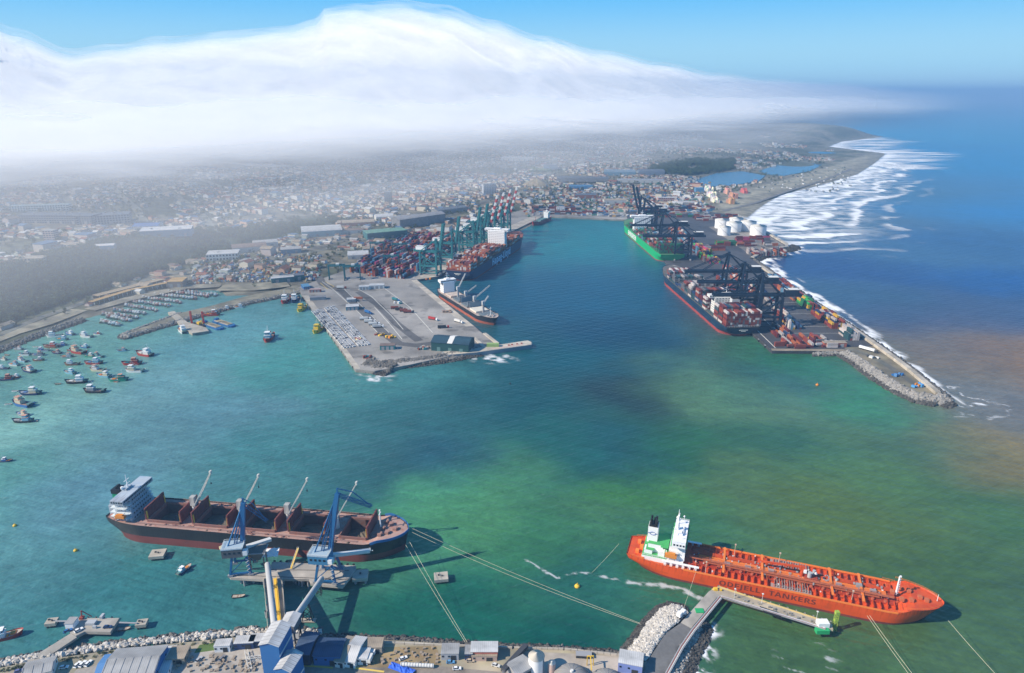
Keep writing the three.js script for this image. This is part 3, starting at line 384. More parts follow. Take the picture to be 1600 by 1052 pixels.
// --- orange chemical tanker
{
  const a = G(980, 888), b = G(1462, 990), L = 176, c = mid(a, b), o = { L, B: 29, yb: -2.5, yt: 8.6, sl: .2, bl: .2, rake: 9, bowUp: 3.6, sternK: .35, drop: .7 };
  const ry = along(a, b), s = thing('chemical_tanker', 'bright orange chemical tanker with white bridge house at the rocky jetty', 'tanker', c[0] - Math.sin(ry) * 11 + 2, 0, c[1] - Math.cos(ry) * 12, ry);
  const org = M(.74, .09, .008, { rough: .48, map: T.hull }), dk = M(.68, .095, .012, { rough: .6, map: T.rust }), drk = M(.42, .05, .012, { rough: .6, map: T.rust }), boot = M(.22, .045, .035, { rough: .6, map: T.hull }), pale = M(.78, .2, .03);
  shipHull(o, s, org, boot, dk, 1.4);
  const y = 7.9;
  pile(s, 'trunk_deck', drk, (q) => q.on(8, y, 0, 112, 1.1, 14));
  for (let i = 0; i < 32; i++) for (const e of [-1, 1]) { const x = -50 + i * 3.75, w = x > 56 ? 10.5 : 12.9; pile(s, 'deck_frame', org, (q) => q.on(x, y, e * (w - 2.6), .4, 1.9, 5.2)); }
  for (const e of [1, -1]) pile(s, 'hull_coaming', pale, (q) => { const H = hullFn(o); for (let i = 0; i < 24; i++) { const t0 = lerp(.2, .86, i / 24), t1 = lerp(.2, .86, (i + 1) / 24), A = H.at(t0, 8.6), C = H.at(t1, 8.6); q.bar([A[0], 8.9, A[2] * e - .2 * e], [C[0], 8.9, C[2] * e - .2 * e], .5, .9); } });
  for (let r = 0; r < 3; r++) pile(s, 'cargo_pipe', [dk, pale, M(.4, .1, .04)][r], (q) => { for (let k = 0; k < 4; k++) { const z = -5.4 + r * 4.2 + k * .85; q.bar([-48 + r * 3, y + 2.3 + r * .25, z], [63 - r * 4, y + 2.3 + r * .25, z], .42); } });
  pile(s, 'pipe_support', drk, (q) => { for (let i = 0; i < 16; i++) q.box(-46 + i * 7, y + 1.7, 0, .5, 1.2, 13); });
  pile(s, 'tank_hatch', M(.42, .1, .05), (q) => { for (let i = 0; i < 17; i++) for (const z of [-6.2, 6.2, -2.6, 2.8]) q.cyl(-46 + i * 6.5, y + 1.1, z, .9, .9, 1, 8); });
  pile(s, 'deck_valve', COL.grey, (q) => { for (let i = 0; i < 90; i++) q.on(rr(-46, 60), y + 2.4, rr(-6, 6), rr(.4, 1.2), rr(.4, 1.3), rr(.4, 1.2)); });
  pile(s, 'cross_piping', M(.62, .16, .05), (q) => { for (let i = 0; i < 60; i++) { const x = rr(-48, 62), z = rr(-12, 8); q.bar([x, y + rr(.4, 2.6), z], [x, y + rr(.4, 2.6), z + rr(2, 6)], .26); } });
  pile(s, 'dark_piping', M(.2, .05, .03), (q) => { for (let i = 0; i < 50; i++) { const x = rr(-48, 56), z = rr(-12, 12); q.bar([x, y + rr(.3, 1.4), z], [x + rr(3, 9), y + rr(.3, 1.4), z], .24); } });
  pile(s, 'white_fitting', COL.offwhite, (q) => { for (let i = 0; i < 46; i++) q.on(rr(-48, 62), y + rr(0, 2.6), rr(-12, 12), rr(.4, .9), rr(.5, 1.4), rr(.4, .9)); });
  pile(s, 'stores_box', M(.28, .27, .27), (q) => { for (const [x, z] of [[-28, 3.6], [-16, 3.2], [-3, 2.2], [20, -2], [34, 2.6], [45, -1], [52, 2]]) q.on(x, y + 2.6, z, 3.2, 1.7, 2.4); });
  pile(s, 'catwalk', M(.5, .14, .06), (q) => { q.box(6, y + 4.1, 4.7, 112, .25, 1.6); rails(q, [[-50, 5.5], [62, 5.5]], y + 4.2, 1.1, .12); rails(q, [[-50, 3.9], [62, 3.9]], y + 4.2, 1.1, .12); for (let i = 0; i < 15; i++) q.bar([-48 + i * 8, y, 4.7], [-48 + i * 8, y + 4.1, 4.7], .3); });
  pile(s, 'cross_platform', pale, (q) => { for (const x of [-30, -8, 30, 46]) q.box(x, y + 3.4, 0, 1.3, .3, 25); });
  pile(s, 'manifold', M(.33, .25, .22), (q) => { for (let i = 0; i < 14; i++) for (const e of [-1, 1]) { q.bar([-1 + i * 1.4, y + 1.6, 5 * e], [-1 + i * 1.4, y + 1.6, 12.8 * e], .4); q.cyl(-1 + i * 1.4, y + 1.2, 12.4 * e, .45, .45, .9, 8); } q.box(8, y + .9, 11.6, 22, .5, 3.6).box(8, y + .9, -11.6, 22, .5, 3.6); });
  const hc = pile(s, 'hose_crane', dk, (q) => { q.cyl(14, y, 0, 1.1, 1, 8, 10).box(14, y + 8.6, 0, 2.6, 2, 2.2).bar([14, y + 9, 0], [-9, y + 6.4, -1.5], .9, 1.1); }); pile(hc, 'cab', COL.white, (q) => q.box(15.4, y + 7.4, 1.4, 1.6, 1.8, 1.5));
  const mh = pile(s, 'midship_house', drk, (q) => q.on(19, y, 0, 7, 4.4, 8)); pile(mh, 'riser', COL.steel, (q) => { q.cyl(18, y + 4.4, 2, 1.2, 1.2, 3.4, 10).cyl(20.6, y + 4.4, -1.4, .9, .9, 3, 10); }); pile(mh, 'radar_dome', COL.white, (q) => q.cyl(21.3, y + 7.4, 1.6, .9, .1, 1.3, 10));
  pile(s, 'lamp_post', M(.55, .4, .3), (q) => { for (const [x, z] of [[-24, -11], [2, -11], [40, 11.4], [-40, 12]]) q.cyl(x, y, z, .22, .15, 8, 6).box(x, y + 8, z, .9, .6, .9); });
  pile(s, 'railing', pale, (q) => { const H = hullFn(o); for (const e of [1, -1]) { const P = []; for (let i = 0; i <= 26; i++) { const t = lerp(.02, .985, i / 26), k = H.at(t, H.top(t)); P.push([k[0], e * (k[2] - .15)]); } for (let i = 1; i < P.length; i++) { const t = lerp(.02, .985, i / 26); rails(q, [P[i - 1], P[i]], H.top(t) - .1, 1.1, .1); } } });
  // forecastle
  for (const [x, z] of [[66, -5], [66, 5], [71, -4], [71, 4], [76, 0], [62, 0], [79, 1.5]]) pile(s, 'mooring_winch', M(.5, .13, .05), (q) => q.box(x, 12.3, z, 2, 1.5, 2.6).cyl(x + 1.2, 11.5, z, .45, .45, 1.4, 8));
  pile(s, 'foremast', COL.white, (q) => { q.cyl(64, 11, 0, .6, .4, 12, 8).box(64, 22, 0, .4, .4, 2.6).box(64.4, 23.4, 0, .9, .7, .9); for (let i = 0; i < 9; i++) q.box(64.7, 12 + i * 1.2, 0, .5, .12, .8); });
  pile(s, 'jackstaff', COL.white, (q) => q.cyl(84.5, 12, 0, .2, .14, 4.5, 6));
  // accommodation
  const h = new THREE.Group(); h.name = 'accommodation'; h.position.set(-62, y, 0); s.add(h);
  const wm = M(.78, .78, .8, { rough: .45 }), gr = M(.06, .36, .1, { rough: .6 });
  pile(h, 'deckhouse', wm, (q) => { q.on(-4, 0, 0, 25, 2.9, 22); q.on(4, 2.9, 0, 10, 2.9, 18).on(4.2, 5.8, 0, 9.6, 2.9, 17).on(4.4, 8.7, 0, 9.2, 2.9, 16).on(4.6, 11.6, 0, 9, 2.9, 16); q.on(5, 14.5, 0, 8, 3, 26); q.on(4, 17.5, 0, 5, 1.3, 9); });
  for (let i = 0; i < 5; i++) { windows(h, -7, 7, 1.7 + i * 2.9, 9.08, 6, .9, .9, 'x+'); windows(h, 1.5, 7.5, 4.6 + i * 2.9 - 2.9, i ? 8.9 - Math.min(i, 3) * .4 + .4 - .25 : 11.06, 3, .9, .9, 'z+'); }
  windows(h, -12, 12, 16.3, 9.06, 16, 1.2, 1.1, 'x+'); windows(h, 2.5, 8, 16.3, 13.06, 4, 1.1, 1.1, 'z+');
  pile(h, 'green_deck', gr, (q) => { q.box(-9, 3, 0, 15, .2, 21.4).box(-3.2, 6, 0, 5, .2, 18).box(-3.4, 8.9, 0, 4.6, .2, 16).box(5, 14.52, 0, 9.6, .2, 25).box(-12, 5.9, 6, 5, .2, 5).box(-12, 5.9, -6, 5, .2, 5); });
  pile(h, 'engine_casing', wm, (q) => q.on(-9, 3, 0, 9, 5.8, 12).on(-13, 3, 6, 5, 2.8, 5).on(-13, 3, -6, 5, 2.8, 5).on(-5, 3, 7, 4, 3.2, 4));
  pile(h, 'casing_top', gr, (q) => q.box(-9, 8.95, 0, 9.2, .2, 12.2));
  pile(h, 'bridge_rail', COL.white, (q) => { rails(q, [[1, 12.6], [9, 12.6], [9, -12.6], [1, -12.6]], 17.5, 1.1, .12); rails(q, [[-16, 10.6], [6, 10.6]], 3, 1.1, .12); });
  pile(h, 'bridge_front', M(.45, .5, .75, { rough: .5 }), (q) => q.box(9.04, 14.2, 0, .12, .5, 24));
  const ms = pile(h, 'radar_mast', COL.white, (q) => { q.cyl(3, 18.8, 0, 1, .6, 10, 8).box(3, 24, 0, .6, .4, 7).box(3, 27, 0, .5, .4, 4.5).cyl(3, 28.8, 0, .3, .15, 4, 6).box(3.4, 29.2, 0, .4, .5, 3.4).box(4, 25, 0, .4, .5, 4.4); for (const [x, z] of [[6, 8], [6, -9], [2, 6], [2, -7], [7, 3]]) q.cyl(x, 18.4, z, .18, .1, 4.4, 6).cyl(x, 22.6, z, .8, .2, .9, 8); });
  const fu = pile(h, 'funnel', COL.white, (q) => q.on(-11.5, 8.8, 0, 6, 10, 6.6)); pile(fu, 'funnel_top', COL.black, (q) => { q.on(-11.5, 18.8, 0, 5.2, 1.2, 5.6); for (const [x, z] of [[-13, -1.6], [-13, 1.6], [-11, 0], [-10, -1.8], [-10, 1.8]]) q.cyl(x, 19.5, z, .75, .65, 4.6, 8); });
  pile(fu, 'funnel_emblem', M(.01, .05, .3), (q) => { for (const z of [3.38]) { for (let i = 0; i < 16; i++) { const t = i / 16 * 2 * Math.PI, u = (i + 1) / 16 * 2 * Math.PI; q.bar([-11.5 + 1.7 * Math.cos(t), 14.6 + 1.05 * Math.sin(t), z], [-11.5 + 1.7 * Math.cos(u), 14.6 + 1.05 * Math.sin(u), z], .55, .1); } q.box(-13.7, 14.6, z, 1.2, .45, .1).box(-9.3, 14.6, z, 1.2, .45, .1); } });
  const lb = pile(h, 'lifeboat', COL.orange, (q) => q.box(1, 6.4, 10.6, 7, 2.2, 2.6).box(1, 7.8, 10.6, 5, .9, 2)); pile(lb, 'davit', COL.white, (q) => { for (const x of [-2, 4]) q.bar([x, 3, 9.6], [x, 9, 9.8], .4).bar([x, 9, 9.8], [x, 9, 11], .4); });
  pile(h, 'stern_gear', pale, (q) => { for (const [x, z] of [[-20, 5], [-20, -5], [-18, 0], [-16, 10], [-16, -10]]) q.box(x, .9, z, 2, 1.8, 2.6); });
  pile(h, 'deck_stanchion', COL.white, (q) => { for (let i = 0; i < 6; i++) for (const e of [-1, 1]) q.box(-2 + i * 3.6, 1.4, e * 12.6, 1.5, 2.8, .35); q.box(7, 2.9, 12.2, 22, .35, 1.6).box(7, 2.9, -12.2, 22, .35, 1.6); });
  const lm = M(.15, .026, .012);
  const t1 = letters('hull_lettering', 'ODFJELL', 3.3, lm, s), t2 = letters('hull_lettering', 'TANKERS', 3.3, lm, s); t1.scale.x = t2.scale.x = 1.3; t1.position.set(-20, 3.6, 14.45); t2.position.set(9, 3.6, 14.45);
}

// ---------- container ships, containers ----------
const BOXES = [];                                                     // {x, y, z, ry, len, c, place}
const PAINT = { 'rust red': [.3, .07, .045], 'brick orange': [.48, .16, .06], maroon: [.16, .03, .035], 'pale grey': [.5, .5, .49], white: [.72, .72, .7], 'navy blue': [.025, .06, .16], 'dark teal': [.03, .1, .12], green: [.03, .22, .1], 'bright green': [.05, .5, .1], yellow: [.66, .45, .05], 'sky blue': [.12, .32, .5], 'slate grey': [.16, .17, .19], pink: [.55, .08, .2] };
const ORD = ['first', 'second', 'third', 'fourth', 'fifth', 'sixth', 'seventh', 'eighth', 'ninth', 'tenth', 'eleventh', 'twelfth', 'thirteenth', 'fourteenth', 'fifteenth', 'sixteenth', 'seventeenth', 'eighteenth'];
const stackBox = (x, y, z, ry, c, place, tier = '') => BOXES.push({ x, y, z, ry, c, place, tier });
function containerShip(o, s, place, bays, palette) {                  // bays: [x, rows, tiers, (colour override)]
  s.updateMatrixWorld(true); const v = new THREE.Vector3(); const ry = s.rotation.y;
  bays.forEach(([x, rows, tiers, pal, y0], n) => { for (let r = 0; r < rows; r++) { const z = (r - (rows - 1) / 2) * 2.56; const t = Math.max(0, tiers + (rnd() < .2 ? -1 : 0)); const p = pal ?? palette; for (let k = 0; k < t; k++) { v.set(x, (y0 ?? o.yt) + .4 + k * 2.66, z).applyMatrix4(s.matrixWorld); stackBox(v.x, v.y, v.z, ry, pick(p), place, `${ORD[k]} tier, ${ORD[r]} from left, ${ORD[n]} bay`); } } });
}
function bridge(s, x, y, B, levels, m, deckW = 12) {
  const h = new THREE.Group(); h.name = 'accommodation'; h.position.set(x, y, 0); s.add(h); const H = levels * 3;
  pile(h, 'deckhouse', m, (q) => { q.on(0, 0, 0, deckW, H, B * .72); q.on(0, H, 0, deckW * .8, 3.2, B * 1.02); q.on(0, H + 3.2, 0, deckW * .5, 1.6, B * .3); for (const e of [-1, 1]) q.hexa([[-deckW * .35, H - 5, e * B * .36 - .1], [deckW * .35, H - 5, e * B * .36 - .1], [deckW * .35, H - 5, e * B * .36 + .1], [-deckW * .35, H - 5, e * B * .36 + .1], [-deckW * .35, H, e * B * .5 - .4], [deckW * .35, H, e * B * .5 - .4], [deckW * .35, H, e * B * .5], [-deckW * .35, H, e * B * .5]].map((v) => v)); });
  for (let i = 0; i < levels; i++) { windows(h, -B * .3, B * .3, 1.8 + i * 3, -deckW / 2 - .05, 8, 1.1, 1.1, 'x-'); windows(h, -deckW * .3, deckW * .3, 1.8 + i * 3, B * .36 + .05, 3, 1.1, 1.1, 'z+'); windows(h, -deckW * .3, deckW * .3, 1.8 + i * 3, -B * .36 - .05, 3, 1.1, 1.1, 'z-'); }
  windows(h, -B * .48, B * .48, H + 1.9, -deckW * .4 - .05, 16, 1.6, 1.2, 'x-'); windows(h, -B * .48, B * .48, H + 1.9, deckW * .4 + .05, 16, 1.6, 1.2, 'x+');
  pile(h, 'mast', COL.white, (q) => q.cyl(0, H + 4.8, 0, .5, .25, 9, 8).box(0, H + 9, 0, .4, .4, 6).box(0, H + 11.5, 0, .4, .4, 4)); return h;
}
function lashing(s, o, xs) { pile(s, 'lashing_bridge', M(.2, .2, .21), (q) => { for (const x of xs) { q.box(x, o.yt + 4, 0, .8, .5, o.B * .96).box(x, o.yt + 7, 0, .8, .5, o.B * .96); for (let k = -4; k <= 4; k++) q.bar([x, o.yt, k * o.B * .118], [x, o.yt + 7, k * o.B * .118], .5); } }); }

{ // dark blue container ship, nearest on the right
  const o = { L: 300, B: 46, yb: -2.5, yt: 13, sl: .1, bl: .22, rake: 12, bowUp: 5, sternK: .12, drop: .5 }, a = [284, -786], b = [258, -1082];
  const s = thing('container_ship', 'dark blue container ship with red waterline moored nearest on the right quay', 'container ship', ...[mid(a, b)[0] - 4, 0, mid(a, b)[1] + 4], along(a, b));
  shipHull(o, s, M(.012, .04, .085, { rough: .45, map: T.rust }), M(.36, .06, .05, { map: T.rust }), M(.12, .11, .1), 3.6);
  pile(s, 'hatch_row', M(.045, .075, .085), (q) => { for (let i = 0; i < 17; i++) q.on(-128 + i * 14.4, o.yt - .5, 0, 12.6, 1.4, o.B * .86); });
  bridge(s, -88, o.yt, o.B, 7, COL.offwhite, 12);
  const fu = pile(s, 'funnel', M(.5, .52, .55), (q) => q.on(-101, o.yt, 6, 8, 22, 9)); pile(fu, 'funnel_top', COL.black, (q) => q.on(-101, o.yt + 22, 6, 7, 2, 8));
  const red = ['rust red', 'maroon', 'slate grey', 'pale grey', 'maroon', 'dark teal', 'navy blue', 'white', 'rust red'], dk = ['dark teal', 'navy blue', 'slate grey', 'maroon', 'dark teal'];
  containerShip(o, s, 'dark blue ship', [[-142, 17, 7, ['rust red', 'maroon', 'rust red', 'maroon', 'slate grey', 'white']], [-128, 17, 8, red], [-113, 17, 7, red], [-72, 17, 6, red], [-58, 17, 5, dk], [-43, 17, 7, red], [-29, 17, 4, dk], [-14.5, 17, 7, ['pale grey', 'slate grey', 'white', 'maroon']], [0, 17, 3, dk], [14.4, 17, 5, ['pale grey', 'slate grey', 'rust red', 'white']], [29, 17, 2, dk], [43, 17, 1, dk], [58, 17, 4, ['pale grey', 'slate grey', 'dark teal']], [72, 17, 1, dk], [86, 16, 4, red], [100, 13, 4, ['pale grey', 'maroon', 'white', 'rust red']]], red);
  lashing(s, o, [-120.5, -65, -50.5, -36, -7, 7, 21.6, 50.5, 79, 93]);
  pile(s, 'stern_name', COL.offwhite, (q) => q.box(-150.1, 9.4, 0, .15, .8, 11).box(-150.1, 7.8, 0, .15, .6, 6));
  pile(s, 'stern_rail', COL.offwhite, (q) => rails(q, [[-148, -20], [-148, 20]], o.yt - .3, 1.4, .2));
}
{ // green container ship behind it
  const o = { L: 330, B: 47, yb: -2.5, yt: 15, sl: .1, bl: .2, rake: 12, bowUp: 5, sternK: .1, drop: .5 }, a = [284, -1166], b = [262, -1496];
  const s = thing('container_ship', 'bright green container ship berthed behind the dark blue one', 'container ship', ...[mid(a, b)[0] - 4, 0, mid(a, b)[1]], along(a, b));
  shipHull(o, s, M(.008, .36, .12, { rough: .45 }), M(.3, .07, .05, { map: T.rust }), M(.08, .2, .1), 1.6);
  pile(s, 'hatch_row', M(.02, .16, .075), (q) => { for (let i = 0; i < 19; i++) q.on(-140 + i * 14.4, o.yt - .5, 0, 12.6, 1.6, o.B * .88); });
  bridge(s, 60, o.yt, o.B, 9, COL.white, 12);
  const gn = ['green', 'green', 'dark teal', 'green', 'maroon', 'rust red'], mx = ['green', 'white', 'rust red', 'sky blue', 'maroon', 'green', 'pale grey', 'brick orange'];
  containerShip(o, s, 'bright green ship', [[-150, 17, 6, ['green', 'dark teal', 'green', 'maroon']], [-136, 17, 5, gn], [-121, 17, 2, gn], [-107, 17, 4, mx], [-92, 17, 2, gn], [-78, 17, 4, mx], [-63, 17, 1, gn], [-48, 17, 3, gn], [-34, 17, 3, mx], [-19, 17, 2, gn], [-4, 17, 3, mx], [10, 17, 1, gn], [25, 17, 3, gn], [40, 17, 3, mx], [82, 17, 3, gn], [97, 16, 2, mx], [112, 14, 2, gn]], gn);
  const tx = letters('hull_lettering', 'EVERGREEN', 9, COL.white, s); tx.rotation.y = Math.PI; tx.position.set(40, 4, -o.B / 2 - .15);
  lashing(s, o, [-128.5, -100, -71, -41, -12, 18]);
}
{ // red-stacked container ship at the left quay
  const o = { L: 318, B: 44, yb: -2.5, yt: 17, sl: .08, bl: .22, rake: 12, bowUp: 5, sternK: .1, drop: .5 }, a = [-90, -1036], b = [16, -1358];
  const s = thing('container_ship', 'dark blue container ship stacked with orange containers at the left quay', 'container ship', ...[mid(a, b)[0] + 1, 0, mid(a, b)[1] + 4], along(a, b));
  shipHull(o, s, M(.02, .035, .09, { rough: .5 }), M(.24, .05, .04, { map: T.rust }), M(.2, .07, .05), 2);
  bridge(s, 30, o.yt, o.B, 10, COL.white, 13);
  const hl = ['brick orange', 'brick orange', 'brick orange', 'rust red', 'rust red', 'white', 'pale grey', 'maroon'];
  containerShip(o, s, 'orange-stacked ship', [[-148, 16, 5, hl], [-133, 16, 4, hl], [-119, 16, 6, hl], [-104, 16, 4, hl], [-90, 16, 3, hl], [-75, 16, 5, hl], [-60, 16, 5, hl], [-46, 16, 4, hl], [-31, 16, 5, hl], [-17, 16, 4, hl], [-2, 16, 4, hl], [13, 16, 3, hl], [49, 16, 4, hl], [63, 16, 4, hl], [78, 16, 3, hl], [92, 15, 4, hl], [107, 13, 3, hl]], hl);
  const tx = letters('hull_lettering', 'Hapag-Lloyd', 12, M(.5, .68, .85), s); tx.position.set(-10, 4, o.B / 2 + .15);
  pile(s, 'stern_name', COL.offwhite, (q) => q.box(-159.1, 12.6, 0, .15, .8, 11).box(-159.1, 10.9, 0, .15, .6, 7));
}
{ // cargo ship at the central pier
  const o = { L: 172, B: 27, yb: -2, yt: 9, sl: .16, bl: .2, rake: 6, bowUp: 2.6, sternK: .4, drop: .9 }, a = [-112, -972], b = [-30, -822];
  const s = thing('general_cargo_ship', 'black and orange geared cargo ship beside the central pier, bow towards the camera', 'cargo ship', mid(a, b)[0] + 9, 0, mid(a, b)[1] - 1, along(a, b));
  shipHull(o, s, M(.02, .022, .028, { rough: .5 }), M(.42, .12, .06, { map: T.rust }), M(.5, .44, .38, { map: T.rust }), 3.6);
  bridge(s, -66, 8.4, 24, 5, COL.white, 12);
  for (const x of [-43, -16, 11, 38, 62]) { const w = x > 50 ? 14 : 19; pile(s, 'hatch_cover', x < -20 ? M(.62, .56, .48, { map: T.rust }) : x > 30 && x < 50 ? M(.62, .58, .5) : M(.12, .15, .17), (q) => q.on(x, 8.2, 0, w, 2.2, 18)); }
  for (const x of [-3, 24.5]) for (const e of [-1, 1]) pile(s, 'raised_hatch', M(.2, .24, .27), (q) => q.box(x + e * 2.6, 13.5, 0, .8, 7, 17));
  for (const [x, jx, jy] of [[-29, -22, 26], [-3, 9, 20], [24.5, 15, 27], [51, -12, 16]]) { const k = new THREE.Group(); k.name = 'deck_crane'; k.position.set(x, 8, 0); s.add(k); pile(k, 'pedestal', COL.grey, (q) => q.cyl(0, 0, 0, 1.6, 1.4, 12, 10)); pile(k, 'machine_house', COL.steel, (q) => q.box(0, 14, 0, 3.4, 5, 3.4)); pile(k, 'jib', COL.steel, (q) => q.lattice([0, 13, 0], [jx * .6, jy + 4, -jy * .7], 1.2, 8, .3)); }
  pile(s, 'foremast', COL.white, (q) => q.cyl(72, 10, 0, .5, .3, 12, 8).box(72, 20, 0, .4, .4, 4)); pile(s, 'forecastle_gear', COL.grey, (q) => { for (const [x, z] of [[76, 3], [76, -3], [80, 0], [72, 4], [72, -4]]) q.box(x, 11.4, z, 2, 1.6, 2); });
}
{ // small red ship at the head of the left quay
  const o = { L: 92, B: 17, yb: -2, yt: 7.5, sl: .14, bl: .25, rake: 5, bowUp: 2.5, sternK: .3, drop: .8 }, a = [82, -1600], b = [40, -1516];
  const s = thing('small_red_ship', 'small red ship moored at the far head of the left quay', 'cargo ship', mid(a, b)[0] + 6, 0, mid(a, b)[1], along(a, b));
  shipHull(o, s, M(.4, .04, .035, { rough: .5 }), M(.3, .03, .03), M(.12, .2, .18), 1.4);
  bridge(s, -30, 7, 15, 4, COL.white, 10); pile(s, 'hatch_cover', M(.1, .2, .2), (q) => q.on(-2, 6.8, 0, 34, 1.8, 12)); pile(s, 'foremast', COL.red, (q) => q.cyl(32, 9, 0, .5, .3, 9, 8));
}
// container yards
function yard(place, cells, palette, ry, tiers, fill = .9) { for (const [x, z] of cells) { if (rnd() > fill) continue; const n = Math.max(1, Math.round(tiers * rr(.5, 1.15))), c = rnd() < .45 ? pick(palette) : null; for (let k = 0; k < n; k++) stackBox(x, QUAY + .05 + k * 2.62, z, ry, c ?? pick(palette), place, 'stack'); } }
const block = (x0, z0, nx, nz, dx, dz, gap = 0, every = 99) => { const out = []; for (let i = 0; i < nx; i++) for (let j = 0; j < nz; j++) out.push([x0 + i * dx, z0 - j * dz - Math.floor(j / every) * gap]); return out; };
const mixR = ['rust red', 'maroon', 'pale grey', 'rust red', 'brick orange', 'navy blue', 'white', 'rust red', 'slate grey', 'sky blue', 'dark teal'], greens = ['green', 'bright green', 'green', 'maroon', 'rust red'];
// right terminal: long rows parallel to the quay
yard('by the breakwater', block(399, -766, 5, 2, 2.7, 12.7), ['white', 'white', 'dark teal', 'rust red', 'pale grey'], Math.PI / 2, 5, 1);
yard('by the breakwater', block(398, -808, 6, 5, 2.7, 12.7), ['rust red', 'pale grey', 'navy blue', 'rust red', 'yellow', 'maroon'], Math.PI / 2, 4, .95);
yard('by the breakwater', block(399, -884, 6, 3, 2.7, 12.7), ['bright green', 'green', 'green', 'yellow', 'rust red', 'navy blue'], Math.PI / 2, 4, .95);
yard('by the breakwater', block(398, -930, 7, 9, 2.7, 12.7), mixR, Math.PI / 2, 4, .9);
yard('mid right terminal', block(344, -806, 6, 2, 2.7, 12.7), ['white', 'yellow', 'sky blue', 'navy blue', 'maroon'], Math.PI / 2, 3.5, .9);
yard('mid right terminal', block(346, -842, 6, 3, 2.7, 12.7), ['white', 'pale grey', 'maroon', 'rust red', 'white'], Math.PI / 2, 3.5, .85);
yard('mid right terminal', block(348, -910, 6, 16, 2.7, 12.7), mixR, Math.PI / 2, 4, .85);
yard('on the near right apron', block(318, -750, 4, 5, 6, 12.8).concat(block(346, -742, 5, 3, 6.5, 13)), ['rust red', 'maroon', 'brick orange', 'pale grey', 'navy blue'], Math.PI / 2, 1.8, .85); yard('mid right terminal', block(322, -870, 3, 14, 2.7, 12.8), mixR, Math.PI / 2, 3, .7);
yard('behind the green ship', block(334, -1150, 9, 9, 2.7, 12.9, 9, 5), ['brick orange', 'yellow', 'rust red', 'maroon', 'bright green', 'slate grey', 'pink', 'sky blue'], Math.PI / 2, 4, .8);
yard('behind the green ship', block(334, -1290, 9, 12, 2.7, 12.9, 9, 6), mixR, Math.PI / 2, 3, .75);
yard('on the tank farm spur', block(430, -1210, 16, 3, 4.4, 12.9), ['rust red', 'pale grey', 'maroon', 'slate grey', 'brick orange'], Math.PI / 2, 3.5, .75);
yard('on the tank farm spur', block(400, -1292, 3, 7, 12.9, 2.7), greens, 0, 3, .85); yard('on the tank farm spur', block(448, -1330, 5, 5, 13.5, 2.7), ['maroon', 'rust red', 'pink', 'slate grey', 'maroon'], 0, 3.4, .95);
yard('on the tank farm spur', block(436, -1285, 6, 4, 13.5, 6.5), ['rust red', 'pale grey', 'maroon', 'slate grey', 'brick orange', 'white'], 0, 3, .7); yard('on the tank farm spur', block(350, -1250, 4, 6, 13.5, 2.7), mixR, 0, 3, .8);
yard('inland of the right terminal', block(300, -1610, 12, 6, 13.5, 2.7, 8, 3), mixR.concat(greens), 0, 3, .7); yard('inland of the right terminal', block(430, -1560, 8, 8, 13.5, 8), mixR, 0, 2.6, .6);
yard('inland of the right terminal', block(300, -1680, 16, 12, 13.5, 8.2), mixR.concat(['white', 'brick orange']), 0, 2.6, .5);
yard('at the head of the basin', block(70, -1650, 12, 5, 13.2, 2.7), mixR, 0, 3, .75);
yard('at the head of the basin', block(60, -1700, 9, 8, 13.2, 6), mixR, 0, 3, .6);
// left terminal yard
{ const e = [118, -377], l = Math.hypot(...e), c = [e[0] / l, e[1] / l], n = [c[1], -c[0]], ry = along([0, 0], c), quad = px(3.6, [545, 427], [648, 437], [702, 394], [720, 372], [640, 372], [590, 392]), cells = []; for (let i = -6; i < 26; i++) for (let j = 0; j < 46; j++) { const u = i * 12.9 + Math.floor((i + 6) / 7) * 12, v = 46 + j * 2.7 + Math.floor(j / 6) * 9, x = -118 + c[0] * u + n[0] * v, z = -1060 + c[1] * u + n[1] * v; if (inside(x, z, quad)) cells.push([x, z]); } yard('in the left terminal yard', cells, ['rust red', 'brick orange', 'maroon', 'pink', 'white', 'navy blue', 'rust red', 'brick orange', 'sky blue', 'pale grey'], ry, 4.6, .86); }
// loose trucks' boxes on the central pier and right terminal
for (const [q, w, c] of [[[560, 470], 0, 'pale grey'], [[1218, 541], .1, 'rust red'], [[1262, 543], 0, 'maroon'], [[1305, 540], .05, 'brick orange'], [[1283, 537], 0, 'rust red'], [[1300, 543], 0, 'white'], [[1250, 545], 0, 'maroon']]) { const p = G(q[0], q[1], 3.6); stackBox(p[0], QUAY + .1, p[1], w, c, 'lying at the right terminal edge'); if (rnd() < .5) stackBox(p[0], QUAY + 2.75, p[1], w, pick(mixR), 'lying at the right terminal edge'); }

